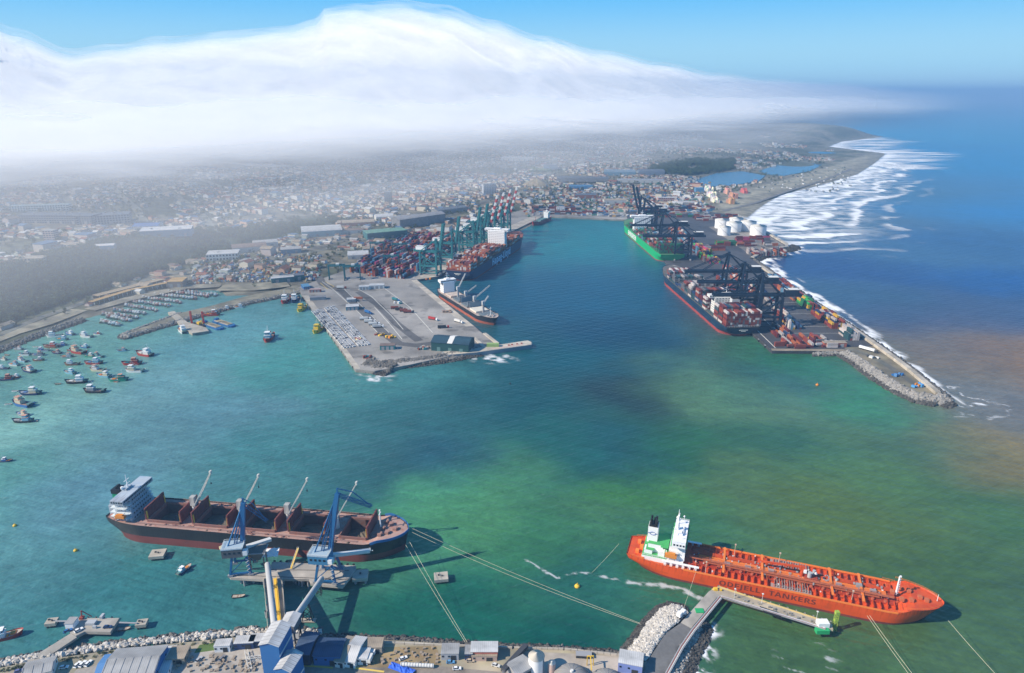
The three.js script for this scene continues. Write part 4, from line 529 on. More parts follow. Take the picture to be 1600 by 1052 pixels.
function boxGeo(len) { const b = new MB(), w = 2.44, h = 2.59, r = .16; b.on(0, .1, 0, len - .2, h - .2, w - .2); for (const y of [r / 2, h - r / 2]) for (const z of [-1, 1]) b.box(0, y, z * (w / 2 - r / 2), len, r, r); for (const x of [-1, 1]) { for (const z of [-1, 1]) b.box(x * (len / 2 - r / 2), h / 2, z * (w / 2 - r / 2), r, h - 2 * r, r); for (const y of [r / 2, h - r / 2]) b.box(x * (len / 2 - r / 2), y, 0, r, r, w - 2 * r); } const n = 10; for (let i = 0; i < n; i++) for (const z of [-1, 1]) b.box(-len / 2 + (i + .5) * len / n, h / 2, z * (w / 2 - .06), len / n * .45, h - .5, .08); return b.geo(); }
{
  const g = boxGeo(12.2), mats = {}; for (const k in PAINT) mats[k] = M(...PAINT[k], { rough: .55, map: T.rust });
  BOXES.forEach((b) => { b.d = Math.hypot(b.x, b.z, CAM_H - b.y); });
  const nth = (n) => n + (n % 100 > 10 && n % 100 < 14 ? 'th' : ['th', 'st', 'nd', 'rd'][n % 10] ?? 'th'), places = new Map();
  for (const b of BOXES) if (b.tier === 'stack') { if (!places.has(b.place)) places.set(b.place, new Map()); const k = Math.round(b.x * 2) + ',' + Math.round(b.z * 2), P = places.get(b.place); if (!P.has(k)) P.set(k, []); P.get(k).push(b); }
  for (const P of places.values()) [...P.values()].sort((p, q) => p[0].d - q[0].d).forEach((st, i) => st.sort((p, q) => p.y - q.y).forEach((b, k) => { b.tier = `${ORD[k]} tier of the ${nth(i + 1)} nearest stack`; }));
  // the tops and faces that show largest come first
  const key = new Set(BOXES.map((b) => [Math.round(b.x), Math.round(b.z), Math.round(b.y / 2.6)].join())), topmost = (b) => !key.has([Math.round(b.x), Math.round(b.z), Math.round(b.y / 2.6) + 1].join());
  const order = BOXES.slice().sort((a, b) => (a.d + (topmost(a) ? 0 : 60)) - (b.d + (topmost(b) ? 0 : 60)));
  order.slice(0, 300).forEach((b) => { const o = mesh('shipping_container', g, mats[b.c]); o.position.set(b.x, b.y, b.z); o.rotation.y = b.ry; tag(o, `${b.c} container${b.tier ? ', ' + b.tier + ',' : ''} ${b.place}`, 'container', `shipping containers, ${b.place}`); if (b.tier === '') o.userData.shared = 0; });
  const rest = order.slice(300), m = M(1, 1, 1, { rough: .55, map: T.rust });
  stuff(instanced('container_stacks', g, m, rest.map((b) => mtx(b.x, b.y, b.z, 1, 1, 1, b.ry)), rest.map((b) => { const k = rr(.8, 1.15); return C3(...PAINT[b.c].map((v) => v * k)); })), 'countless shipping containers stacked on the farther ships and yards', 'containers');
}

// ---------- quay cranes ----------
// own axes: -x over the water, +x over the yard, rails at x = 0 and x = 28
function stsCrane(label, x, z, ry, m, opt = {}) {
  const s = thing('quay_crane', label, 'crane', x, QUAY + .05, z, ry, opt.group), H = opt.H ?? 40, A = H + (opt.apex ?? 27), out = opt.out ?? 52, w = 9, dk = COL.dark, hw = opt.house ?? COL.white;
  for (const lx of [0, 28]) for (const lz of [-w, w]) { const l = pile(s, 'leg', m, (q) => q.bar([lx, 2.6, lz], [lx, H, lz * .92], 2.6, 2.8)); pile(l, 'bogie', COL.grey, (q) => q.box(lx, 1.3, lz, 2, 2.4, 8)); }
  for (const lx of [0, 28]) pile(s, 'sill_beam', m, (q) => q.bar([lx, 3.6, -w], [lx, 3.6, w], 1.6, 2));
  pile(s, 'portal_beam', m, (q) => { for (const lz of [-w, w]) { q.bar([0, 15, lz], [28, 15, lz], 2.2, 2.8); q.bar([0, 3.6, lz], [28, 3.6, lz], 1.4, 1.4); q.bar([0, 16, lz], [28, H - 2, lz * .93], 1.5, 1.5); q.bar([28, 16, lz], [14, 26.5, lz * .95], .8, .8); } for (const lx of [0, 28]) q.bar([lx, H, -w], [lx, H, w], 1.8, 2.2).bar([lx, 24, -w], [lx, 24, w], 1.2, 1.4); });
  pile(s, 'back_girder', m, (q) => { for (const lz of [-3.4, 3.4]) q.bar([-3, H + 1.5, lz], [28 + (opt.back ?? 20), H + 1.5, lz], 1.8, 3.4); for (let i = 0; i < 9; i++) q.bar([-2 + i * 6, H + 1.5, -3.4], [-2 + i * 6, H + 1.5, 3.4], .6, .8); q.box(28 + (opt.back ?? 20), H + 1.5, 0, 2, 3, 9); });
  pile(s, 'apex_frame', m, (q) => { for (const lz of [-1, 1]) { q.bar([0, H + 1, lz * 8], [3, A, lz * 2.2], 2.2, 2.2); q.bar([3, A, lz * 2.2], [28, H + 2, lz * 7], 1.5, 1.5); q.bar([3, A - .6, lz * 2.2], [26 + (opt.back ?? 20) * .9, H + 2.5, lz * 3], .9, .9); } q.bar([3, A, -2.6], [3, A, 2.6], 1.6, 1.8).bar([1.4, H + 14, -5], [1.4, H + 14, 5], .9, .9).box(3, A + 1.6, 0, 3, 1.2, 4); });
  const up = opt.up ?? 0, c = Math.cos(up), si = Math.sin(up), P = (d, z, y = 0) => [-4 - d * c - y * si, H + 1.5 + d * si + -y * -c * 1, z];
  const seg = opt.stripes ? 8 : 1;
  for (let k = 0; k < seg; k++) pile(s, seg > 1 ? 'boom_section' : 'boom', opt.stripes ? opt.stripes[k % 2] : m, (q) => { const d0 = out * k / seg, d1 = out * (k + 1) / seg; for (const lz of [-3, 3]) q.bar(P(d0, lz), P(d1, lz), 1.8, 3.2); const n = Math.max(1, Math.round(10 / seg)); for (let i = 0; i <= n; i++) { const d = lerp(d0 + .6, d1 - .6, i / n); q.bar(P(d, -3), P(d, 3), .7, .9); if (i < n) { const e = lerp(d0 + .6, d1 - .6, (i + 1) / n); q.bar(P(d, -3), P(e, 3), .4, .4); } } });
  pile(s, 'stay_bar', m, (q) => { for (const lz of [-2.4, 2.4]) { if (up < .3) { q.bar([3, A, lz], P(out * .52, lz, 1), .8, .8); q.bar([3, A, lz], P(out * .95, lz, 1), .8, .8); } else q.bar([3, A, lz], P(out * .5, lz, -1), .5, .5); } });
  const mh = pile(s, 'machinery_house', hw, (q) => q.on(28 + (opt.back ?? 20) - 11, H + 3, 0, 16, 5.4, 8)); pile(mh, 'house_roof', COL.offwhite, (q) => q.box(28 + (opt.back ?? 20) - 11, H + 8.6, 0, 16.6, .4, 8.6));
  pile(s, 'operator_cab', hw, (q) => q.box(opt.cab ?? 6, H - 3, 0, 3, 3, 2.6)); pile(s, 'trolley', dk, (q) => { q.box((opt.cab ?? 6) + 3, H - .6, 0, 6, 1.4, 7); const t = (opt.cab ?? 6) + 3, y = opt.drop ?? 24; for (const [a, b] of [[-2, -2], [2, -2], [-2, 2], [2, 2]]) q.bar([t + a, H - 1, b], [t + a * .6, y, b], .16); q.box(t, y - .5, 0, 2.6, 1, 12); });
  pile(s, 'stair_tower', m, (q) => { for (let i = 0; i < 9; i++) { const y0 = 3 + i * 4, e = i % 2 ? 1 : -1; q.bar([28 + 1.8, y0, w - e * 2.4 - 3], [28 + 1.8, y0 + 4, w + e * 2.4 - 3], .9, .35); } });
  return s;
}
const navyM = M(.006, .016, .036, { rough: .5 }), tealM = M(.02, .15, .165, { rough: .5 });
// right terminal (water on the left)
for (const [x, z, label, o] of [
  [304, -812, 'nearest dark navy quay crane with boom lowered over the dark blue ship', { cab: -22 }],
  [301, -872, 'second dark navy quay crane along the dark blue ship', { cab: -30 }],
  [298, -930, 'third dark navy quay crane along the dark blue ship', { cab: -14 }],
  [284, -1180, 'dark navy quay crane with boom lowered over the stern of the green ship', { cab: -20 }],
  [281, -1282, 'dark navy quay crane with boom lowered amidships of the green ship', { cab: -26 }],
  [276, -1440, 'dark navy quay crane with boom raised near the green ship bow', { up: 1.32 }],
  [275, -1482, 'farthest dark navy quay crane with boom raised at the basin head', { up: 1.32 }]]) stsCrane(label, x, z, 0, navyM, { house: navyM, back: 24, ...o });
// left terminal (water on the right)
{
  const dir = along([-118, -1060], [0, -1437]), P = (t, off = 4) => { const x = lerp(-118, 0, t), z = lerp(-1060, -1437, t); return [x - off * .954, z - off * .3]; }, ry = dir + Math.PI / 2 + Math.PI;
  const rot = Math.PI + Math.atan2(118, 377) * -1;
  const list = [[.03, 'nearest teal quay crane with boom raised at the left quay', {}], [.2, 'second teal quay crane with boom raised at the left quay', {}], [.46, 'teal quay crane with boom raised beside the white ship bridge', {}], [.56, 'teal quay crane with boom raised just past the white ship bridge', {}], [.66, 'nearest quay crane with red and white banded boom raised', 1], [.76, 'second quay crane with red and white banded boom raised', 1], [.87, 'third quay crane with red and white banded boom raised', 1], [.98, 'farthest quay crane with red and white banded boom raised', 1]];
  for (const [t, label, st] of list) { const q = P(t); stsCrane(label, q[0], q[1], Math.PI - Math.atan2(118, 377) * 1, tealM, { up: st === 1 ? 1.32 : 1.42, back: 12, out: st === 1 ? 54 : 46, H: st === 1 ? 40 : 36, apex: 20, stripes: st === 1 ? [M(.42, .06, .06), M(.6, .6, .6)] : null }); }
}
// rubber-tyred yard gantries
function yardGantry(label, p, ry) {
  const s = thing('yard_gantry', label, 'gantry crane', p[0], QUAY, p[1], ry);
  for (const x of [-12, 12]) for (const z of [-4, 4]) { const l = pile(s, 'leg', tealM, (q) => q.bar([x, 1.6, z], [x, 21, z], 1.2, 1.2)); pile(l, 'wheel_bogie', COL.dark, (q) => q.box(x, .8, z, 1.4, 1.6, 4)); }
  pile(s, 'top_girder', tealM, (q) => { for (const z of [-4, 4]) q.bar([-13.5, 22, z], [13.5, 22, z], 1.4, 2); for (const x of [-12, 12]) q.bar([x, 3, -4], [x, 3, 4], 1, 1.2).bar([x, 20, -4], [x, 20, 4], 1, 1); });
  pile(s, 'trolley', COL.offwhite, (q) => q.box(2, 24, 0, 5, 2.4, 6).box(5, 19.4, 2, 2, 2, 2)); pile(s, 'spreader', COL.dark, (q) => q.box(2, 12, 0, 2.4, .8, 12).bar([1, 22, 0], [1, 12, 0], .2).bar([3, 22, 0], [3, 12, 0], .2));
}
yardGantry('teal yard gantry crane standing at the near corner of the left container yard', G(527, 436, 3.6), .15); yardGantry('teal yard gantry crane just right of another at the yard corner', G(551, 437, 3.6), .15);
yardGantry('teal yard gantry crane among the red container rows', G(612, 420, 3.6), .15); yardGantry('teal yard gantry crane far back in the left container yard', G(625, 400, 3.6), .15); yardGantry('teal yard gantry crane by the long grey shed', G(590, 398, 3.6), .15);

// ---------- town, sheds, trees ----------
const TAKEN = [];                                                     // footprints [x, z, r]
const free = (x, z, r) => !TAKEN.some((q) => Math.hypot(q[0] - x, q[1] - z) < q[2] + r);
function landRoad(name, P, w, m, lift = .5) {                          // street laid over the land
  const pts = []; P.forEach((p, i) => { if (!i) return; const a = P[i - 1], n = Math.ceil(dist(a, p) / 14); for (let k = 0; k < n; k++) pts.push([lerp(a[0], p[0], k / n), lerp(a[1], p[1], k / n)]); }); pts.push(P[P.length - 1]);
  const b = new MB(); let prev; pts.forEach((p, i) => { const a = pts[Math.max(0, i - 1)], c = pts[Math.min(pts.length - 1, i + 1)], l = dist(a, c) || 1, nx = -(c[1] - a[1]) / l * w / 2, nz = (c[0] - a[0]) / l * w / 2, y = (q) => Math.max(2.9, landHeight(q[0], q[1])) + lift, L = [p[0] + nx, p[1] + nz], R = [p[0] - nx, p[1] - nz], cur = [[L[0], y(L), L[1]], [R[0], y(R), R[1]]]; if (prev) { b.quad(prev[0], cur[0], cur[1], prev[1]); } prev = cur; if (i % 2 === 0) TAKEN.push([p[0], p[1], w * .55]); });
  return struct(b.build(name, m));
}
const L2 = (a, b) => { const q = onLand(a, b); return [q[0], q[2]]; };
const roadM = M(.24, .235, .23, { map: T.soil }), paleRoad = M(.34, .32, .29, { map: T.soil });
for (const P of [[[228, 352], [215, 330], [190, 308], [165, 285], [150, 265]], [[340, 365], [318, 340], [290, 318], [262, 300], [240, 285]], [[120, 330], [108, 315], [95, 300]], [[420, 330], [385, 312], [350, 296], [315, 282]], [[560, 320], [520, 305], [470, 292]]]) landRoad('avenue', P.map((q) => L2(...q)), 17, paleRoad);
landRoad('shore_road', [[-60, 548], [0, 524], [60, 500], [110, 484], [160, 462], [230, 440], [290, 424], [350, 408], [420, 402], [480, 425]].map((q) => L2(...q)), 12, roadM);
landRoad('harbour_road', [[430, 408], [520, 388], [600, 368], [680, 345], [760, 322], [815, 300], [850, 285]].map((q) => L2(...q)), 14, roadM);
landRoad('rail_yard', [[480, 392], [560, 372], [640, 350], [720, 328], [790, 305]].map((q) => L2(...q)), 16, M(.2, .18, .17, { map: T.soil }), .6);
for (const P of [[[815, 300], [860, 330], [900, 334], [985, 335], [1080, 330]], [[850, 285], [930, 290], [1040, 292], [1100, 300]], [[860, 262], [855, 285], [880, 325]]]) landRoad('port_road', P.map((q) => L2(...q)), 13, paleRoad);
landRoad('coast_road', [[1130, 330], [1180, 318], [1230, 300], [1290, 281], [1330, 265]].map((q) => L2(...q)), 10, M(.16, .15, .145));
landRoad('shore_apron', [[-40, 545], [20, 522], [70, 505], [125, 486]].map((q) => L2(...q)), 26, M(.42, .37, .31, { map: T.soil }), .4);
landRoad('marina_quay', [[140, 486], [200, 468], [290, 449], [345, 448]].map((q) => L2(...q)), 22, M(.36, .32, .28, { map: T.soil }), .4);
landRoad('boat_yard', [[345, 450], [400, 450], [450, 445]].map((q) => L2(...q)), 40, M(.4, .35, .29, { map: T.soil }), .5);

function shed(label, at, w, d, h, deg, wall, roof, o = {}) {           // at: survey point of the middle of the footprint
  const q = onLand(...at), s = thing(o.name ?? 'warehouse', label, o.cat ?? 'warehouse', q[0], q[1] - .3, q[2], deg * Math.PI / 180, o.group); TAKEN.push([q[0], q[2], Math.hypot(w, d) * .42]);
  if (o.flat) { new MB().on(0, 0, 0, w, h, d).build('wall', wall, s); new MB().on(0, h, 0, w + .4, .5, d + .4).build('roof', roof, s); if (o.units) { const b = new MB(); for (let i = 0; i < o.units; i++) b.on(rr(-w, w) * .4, h + .5, rr(-d, d) * .4, rr(2, 5), rr(1, 2.5), rr(2, 4)); b.build('roof_unit', COL.grey, s); } }
  else { const n = o.bays ?? 1, k = d / n; for (let i = 0; i < n; i++) { const z = (i - (n - 1) / 2) * k; new MB().gableWall(0, 0, z, w, k - .05, h, o.pitch ?? k * .12).build('wall', wall, s); new MB().gable(0, h, z, w, k - .9, o.pitch ?? k * .12).build('roof', roof, s); } }
  const nd = Math.max(2, Math.min(6, Math.round(w / 22))); for (let i = 0; i < nd; i++) new MB().box(lerp(-w / 2, w / 2, (i + .5) / nd), Math.min(3, h * .35), d / 2 + .08, 4.5, Math.min(6, h * .7), .16).build('door', o.door ?? COL.grey, s);
  if (o.win) for (let f = 0; f < o.win; f++) { const y = h * (f + .6) / o.win; const nw = Math.max(3, Math.round(w / 5)); windows(s, -w / 2 + 2, w / 2 - 2, y, d / 2 + .06, nw, w / nw * .55, h / o.win * .45, 'z+'); const ns = Math.max(2, Math.round(d / 5)); windows(s, -d / 2 + 2, d / 2 - 2, y, w / 2 + .06, ns, d / ns * .55, h / o.win * .45, 'x+'); }
  return s;
}
const wGrey = M(.3, .31, .34, { map: T.roof }), wPale = M(.55, .54, .52), wBlue = M(.12, .24, .34), wTeal = M(.03, .14, .16), rGreen = M(.22, .44, .34, { map: T.roof }), rBrown = M(.26, .19, .16, { map: T.roof }), rSlate = M(.17, .2, .25, { map: T.roof }), rTan = M(.45, .37, .28, { map: T.roof }), wBrick = M(.3, .13, .1);
shed('long tall grey shed behind the left container yard', [655, 352], 122, 34, 20, 42, wGrey, M(.4, .4, .42, { map: T.roof }));
shed('lower dark grey shed continuing the long tall one', [703, 333], 90, 30, 10, 40, wGrey, rSlate);
shed('green-roofed shed with teal walls by the rail yard', [602, 372], 82, 36, 14, 26, wTeal, rGreen, { flat: 1 });
shed('large warehouse with white sawtooth roof', [503, 368], 80, 52, 12, 18, M(.25, .38, .42), COL.roofwhite, { bays: 5, pitch: 3 });
shed('tan-roofed depot with red brick walls', [560, 352], 70, 34, 8, 14, wBrick, rTan); shed('white domed-roof hall in the industrial strip', [600, 345], 40, 28, 9, 20, COL.offwhite, COL.roofwhite, { pitch: 5 });
shed('brown-roofed workshop row next to the tan depot', [545, 365], 60, 22, 7, 16, wPale, rBrown); shed('flat grey stores behind the green-roofed shed', [630, 344], 70, 30, 7, 30, wPale, COL.roofgrey);
shed('pyramid-like pale hall near the yard gantries', [560, 403], 36, 30, 7, 12, wPale, COL.roofwhite, { pitch: 5 }); shed('flat tan yard building by the left containers', [588, 393], 50, 26, 7, 14, wPale, rTan, { flat: 1, units: 3 });
shed('wide dark office complex on the hilltop', [95, 348], 150, 34, 16, -4, M(.2, .21, .24), rSlate, { flat: 1, units: 8, win: 4, name: 'office_building', cat: 'building' }); shed('right wing of the dark hilltop office complex', [165, 349], 90, 40, 17, 22, M(.26, .26, .29), rSlate, { flat: 1, units: 5, win: 4, name: 'office_building', cat: 'building' });
shed('pale green school block behind the dark offices', [65, 330], 110, 20, 12, 12, M(.5, .56, .54), M(.3, .4, .42), { flat: 1, win: 3, name: 'school_building', cat: 'building' });
shed('blue-walled store with white roof on the bluff edge', [262, 368], 86, 40, 13, 18, wBlue, COL.roofwhite, { flat: 1, units: 2 }); shed('low store with vivid blue roof on the hill', [232, 358], 46, 34, 8, 10, wPale, M(.06, .16, .42, { map: T.roof }));
shed('small blue building on the bluff crest', [165, 392], 30, 16, 8, 16, wBlue, COL.roofwhite, { name: 'small_building', cat: 'building' }); shed('pinkish block of flats on the hillside', [82, 378], 18, 14, 20, 0, M(.42, .33, .32), COL.roofgrey, { flat: 1, win: 6, name: 'apartment_block', cat: 'building' });
shed('tan villa with terrace roof on the left bluff', [50, 412], 40, 20, 8, 6, M(.5, .42, .34), rTan, { flat: 1, win: 2, name: 'house', cat: 'house' }); shed('cream house with wide flat roof above the wooded bluff', [118, 388], 34, 20, 7, 0, wPale, rTan, { flat: 1, win: 2, name: 'house', cat: 'house' });
shed('white modern hall with roof opening below the bluff', [350, 405], 52, 34, 12, 14, COL.offwhite, COL.roofwhite, { flat: 1, units: 1, win: 2 }); shed('brown-roofed market hall beside the white modern hall', [390, 392], 60, 36, 10, 22, wPale, rBrown); shed('grey-roofed hall next to the market hall', [415, 386], 44, 30, 9, 24, wPale, COL.roofgrey);
shed('blue-grey workshop by the terminal gate', [455, 395], 36, 24, 8, 18, wBlue, COL.roofgrey); shed('teal net store at the marina corner', [442, 441], 34, 13, 8, 22, wTeal, COL.roofwhite, { flat: 1 }); shed('second teal net store against the terminal quay', [459, 438], 32, 14, 8, 22, wTeal, rSlate, { flat: 1 });
const rOr = M(.66, .42, .16, { map: T.roof }); shed('square orange-roofed fish hall at the marina', [278, 446], 22, 26, 9, 8, M(.25, .2, .17), rOr, { flat: 1, name: 'fish_hall' });
for (const [a, b, w, label, m] of [[[143, 479], [205, 461], 9, 'long orange canopy roof along the marina quay', rOr], [[205, 461], [268, 447], 9, 'orange canopy roof ending at the square fish hall', rOr], [[150, 470], [270, 440], 13, 'long tan flat roof parallel to the orange canopy', M(.52, .4, .25, { map: T.roof })]]) { const p = onLand(...a), q = onLand(...b), ry = along([p[0], p[2]], [q[0], q[2]]), l = dist([p[0], p[2]], [q[0], q[2]]), s = thing('market_canopy', label, 'canopy', (p[0] + q[0]) / 2, p[1], (p[2] + q[2]) / 2, ry); new MB().on(0, 5.4, 0, l, .5, w).build('roof', m, s); new MB().on(0, 0, -w / 2 + .3, l, 5.4, .3).build('back_wall', M(.2, .17, .15), s); for (let i = 0; i < 9; i++) new MB().on(lerp(-l / 2 + 2, l / 2 - 2, i / 8), 0, w / 2 - .6, .5, 5.4, .5).build('post', COL.offwhite, s); }
// central flats and right-hand hinterland
for (const [label, at, w, d, h, deg, wall, roof, o] of [
  ['long slate-roofed warehouse with skylights beyond the basin', [910, 284], 170, 40, 12, -4, wGrey, rSlate, { bays: 3, pitch: 3 }], ['blue-grey warehouse right of the long one', [968, 274], 110, 60, 13, -6, wBlue, M(.22, .32, .42, { map: T.roof }), { bays: 2, pitch: 4 }], ['wide slate warehouse farthest right of three', [1017, 273], 90, 70, 15, -6, M(.16, .2, .27), rSlate, { bays: 2, pitch: 3 }],
  ['long low pale warehouse in front of the slate pair', [1000, 286], 150, 26, 9, -4, wPale, M(.4, .42, .46, { map: T.roof }), {}], ['bright blue shed beyond the basin head', [907, 296], 70, 30, 9, -4, M(.06, .2, .42), M(.1, .26, .46, { map: T.roof }), {}], ['dark red-walled stores beyond the basin head', [914, 310], 60, 26, 9, 0, wBrick, rSlate, {}],
  ['white-roofed hall far across the town flats', [808, 251], 130, 50, 12, -6, COL.offwhite, COL.roofwhite, { flat: 1 }], ['small white port office at the basin head', [876, 330], 20, 14, 10, 0, COL.white, COL.roofwhite, { flat: 1, win: 3, name: 'port_office', cat: 'building' }], ['two-storey red and white port building', [1040, 315], 44, 16, 10, 0, M(.5, .3, .27), COL.roofwhite, { flat: 1, win: 2, name: 'port_office', cat: 'building' }],
  ['tall pale slab building above the left cranes', [764, 304], 38, 18, 30, 20, M(.42, .45, .5), rSlate, { flat: 1, win: 8, name: 'apartment_block', cat: 'building' }], ['dark tower block standing over the low houses', [607, 318], 20, 18, 30, 10, M(.12, .15, .18), rSlate, { flat: 1, win: 8, name: 'apartment_block', cat: 'building' }], ['blue-grey gym hall by the playing field', [860, 266], 50, 34, 18, 0, M(.2, .26, .36), rSlate, { flat: 1 }],
  ['grey triangular-roofed shed by the right terminal gate', [1072, 322], 40, 20, 9, -10, wGrey, COL.roofgrey, {}], ['white workshop behind the raised crane', [1058, 322], 26, 18, 8, -6, COL.offwhite, COL.roofwhite, {}], ['tan-roofed hall left of the raised cranes', [960, 318], 60, 26, 9, 4, wPale, rTan, {}], ['blue cube-like store by the lagoon', [1092, 302], 24, 20, 14, 0, M(.1, .24, .4), M(.1, .26, .42), { flat: 1 }]]) shed(label, at, w, d, h, deg, wall, roof, o);
{ const q = onLand(838, 289), s = thing('ore_heap', 'tan cone-shaped ore heap beyond the left quay', 'heap', q[0], q[1] - 1, q[2]); const b = new MB(), n = 22; for (let i = 0; i < n; i++) { const a = i / n * 2 * Math.PI, c = (i + 1) / n * 2 * Math.PI, R = (t) => 46 * (.9 + .2 * hash(Math.round(t * 99), 3)); b.tri([R(a) * Math.cos(a), 0, -R(a) * .8 * Math.sin(a)], [R(i + 1 === n ? 0 : c) * Math.cos(c), 0, -R(i + 1 === n ? 0 : c) * .8 * Math.sin(c)], [rr(-1, 1), 24, rr(-1, 1)]); } b.build('heap_body', M(.4, .32, .24, { map: T.soil }), s); TAKEN.push([q[0], q[2], 50]); }
struct(new MB().extr([[830, 262], [858, 262], [862, 269], [826, 270]].map((q) => L2(...q)), 0, onLand(845, 266)[1] + 4).build('playing_field', M(.16, .22, .07, { map: T.soil })));
// white storage tanks on the spur
[[456, -1478, 15, 18], [490, -1490, 15, 19], [470, -1440, 16, 19], [504, -1450, 16, 19], [508, -1400, 16, 19], [438, -1400, 13, 17]].forEach(([x, z, r, h]) => { const s = thing('storage_tank', 'white cylindrical storage tank on the tank farm spur', 'tank', x, QUAY, z); new MB().cyl(0, 0, 0, r, r, h, 28).build('shell', COL.white, s); const b = new MB(); b.cyl(0, h, 0, r + .2, r * .1, r * .16, 28); b.build('roof', COL.offwhite, s); const k = new MB(); for (let i = 0; i < 18; i++) { const a = 1 + i * .09; k.box(Math.cos(a) * (r + .6), h * i / 18 + .5, Math.sin(a) * (r + .6), 1.1, .25, 1.1); } k.build('stair', COL.grey, s); TAKEN.push([x, z, r]); });
// stacks of white and pink boxes behind the right terminal
{ const P = (a, b) => { const q = onLand(a, b); return q; }; for (const [a, b, n, c] of [[1108, 300, 7, [.7, .68, .66]], [1112, 308, 7, [.72, .7, .68]], [1118, 316, 6, [.7, .68, .64]], [1138, 303, 6, [.55, .3, .28]], [1146, 310, 6, [.5, .25, .2]], [1142, 318, 5, [.5, .26, .16]], [1163, 302, 5, [.5, .12, .14]]]) { const q = P(a, b), s = thing('box_stack', c[1] > .5 ? 'stepped stack of white boxes behind the right terminal' : c[1] > .2 ? 'stepped stack of reddish boxes behind the right terminal' : 'crimson box stack nearest the beach', 'stack', q[0], q[1], q[2]); for (let i = 0; i < n; i++) for (let k = 0; k < 3; k++) { const h = 2.6 * Math.round(rr(2, 6)); new MB().on((i - n / 2) * 2.6, 0, (k - 1) * 12.6, 2.4, h, 12.2).build('box', M(c[0] * (.8 + .2 * ((i + k) % 3)), c[1] * (.8 + .2 * ((i * 2 + k) % 3)), c[2] * .9), s); } TAKEN.push([q[0], q[2], 24]); } }

// houses
const blockedLand = (x, z) => inside(x, z, Q1) || inside(x, z, Q2) || inside(x, z, DUNES) || inside(x, z, LAGOON) || inside(x, z, LAGOON2) || inside(x, z, WOOD);
const houseWall = (w, d, h, p) => new MB().gableWall(0, -3, 0, w, d, h + 3, p).geo(), houseRoof = (w, d, h, p) => new MB().gable(0, h, 0, w, d, p, 0, .5).geo();
const HK = [[10, 8, 3, 1.9], [13, 8, 3.2, 1.6], [9, 9, 5.6, 1.5]].map((k) => [houseWall(...k), houseRoof(...k)]);
const FLAT = [new MB().on(0, -3, 0, 13, 9, 10).geo(), new MB().on(0, 6, 0, 13.5, .5, 10.5).geo()]; HK.push(FLAT);
const ROOFS = { 'rust-red roofed': [.32, .13, .09], 'pale grey roofed': [.5, .5, .5], 'white-roofed': [.74, .74, .73], 'dark slate-roofed': [.1, .11, .12], 'brown-roofed': [.26, .18, .13], 'tan-roofed': [.42, .34, .25], 'blue-roofed': [.12, .22, .38] }, RK = Object.keys(ROOFS), WALLS = [[.55, .53, .5], [.6, .55, .45], [.45, .4, .36], [.5, .42, .4], [.66, .66, .66], [.4, .45, .42], [.5, .33, .25]];
const HOUSES = [];
for (const [r0, r1, su, sv, ang] of [[860, 1500, 12, 17.5, .25], [1500, 2700, 13.5, 20, .5], [2700, 4600, 21, 34, .15]]) {
  const c = Math.cos(ang), s = Math.sin(ang), N = Math.ceil(r1 / su);
  for (let i = -N; i <= N; i++) for (let j = -Math.ceil(r1 / sv); j <= Math.ceil(r1 / sv); j++) {
    if (((i % 9) + 9) % 9 === 0) continue;                             // cross street
    const jt = r1 > 3000 ? 12 : 2.5, u = i * su + rr(-jt, jt), v = j * sv + (((j % 2) + 2) % 2 ? -4 : 4) + rr(-jt, jt) * .9, x = u * c - v * s, z = u * s + v * c, r = Math.hypot(x, z);
    if (z > -300 || r < r0 || r >= r1 || rnd() < .1) continue; const q = toPx(x, 20, z); if (q[0] < -60 || q[0] > 1420) continue;
    const sc = sd(x, z, COAST); if (sc < (x > 500 ? 160 : 22) || blockedLand(x, z)) continue; const p = inside(x, z, PLATEAU) ? edgeDist(x, z, FOOT, false) : (x < -250 && z > -1250 ? 0 : 200); if (p < 105 && p > 0 && x < -250 && inside(x, z, PLATEAU)) continue;
    if (p === 0 && rnd() < .5) continue; const flats = x > -50 && z > -2300; if (flats && rnd() < .55) continue; if (fbm(x / 160 + 7, z / 160, 3) > .64) continue; if (x > 600 && z < -2400 && fbm(x / 260, z / 260, 3) > .47) continue;
    if (!free(x, z, 6)) continue;
    HOUSES.push({ x, y: Math.max(2.9, landHeight(x, z)), z, ry: -ang + (rnd() < .35 ? Math.PI / 2 : 0) + rr(-.08, .08), k: rnd() < .14 ? 3 : Math.floor(rnd() * 3), s: rr(.8, 1.3) * (rnd() < .05 ? 1.7 : 1), roof: rnd() < .35 ? pick(['rust-red roofed', 'brown-roofed', 'tan-roofed']) : pick(RK), wall: pick(WALLS), r, p });
  }
}
console.log('houses', HOUSES.length);
HOUSES.sort((a, b) => a.r / a.s - b.r / b.s);
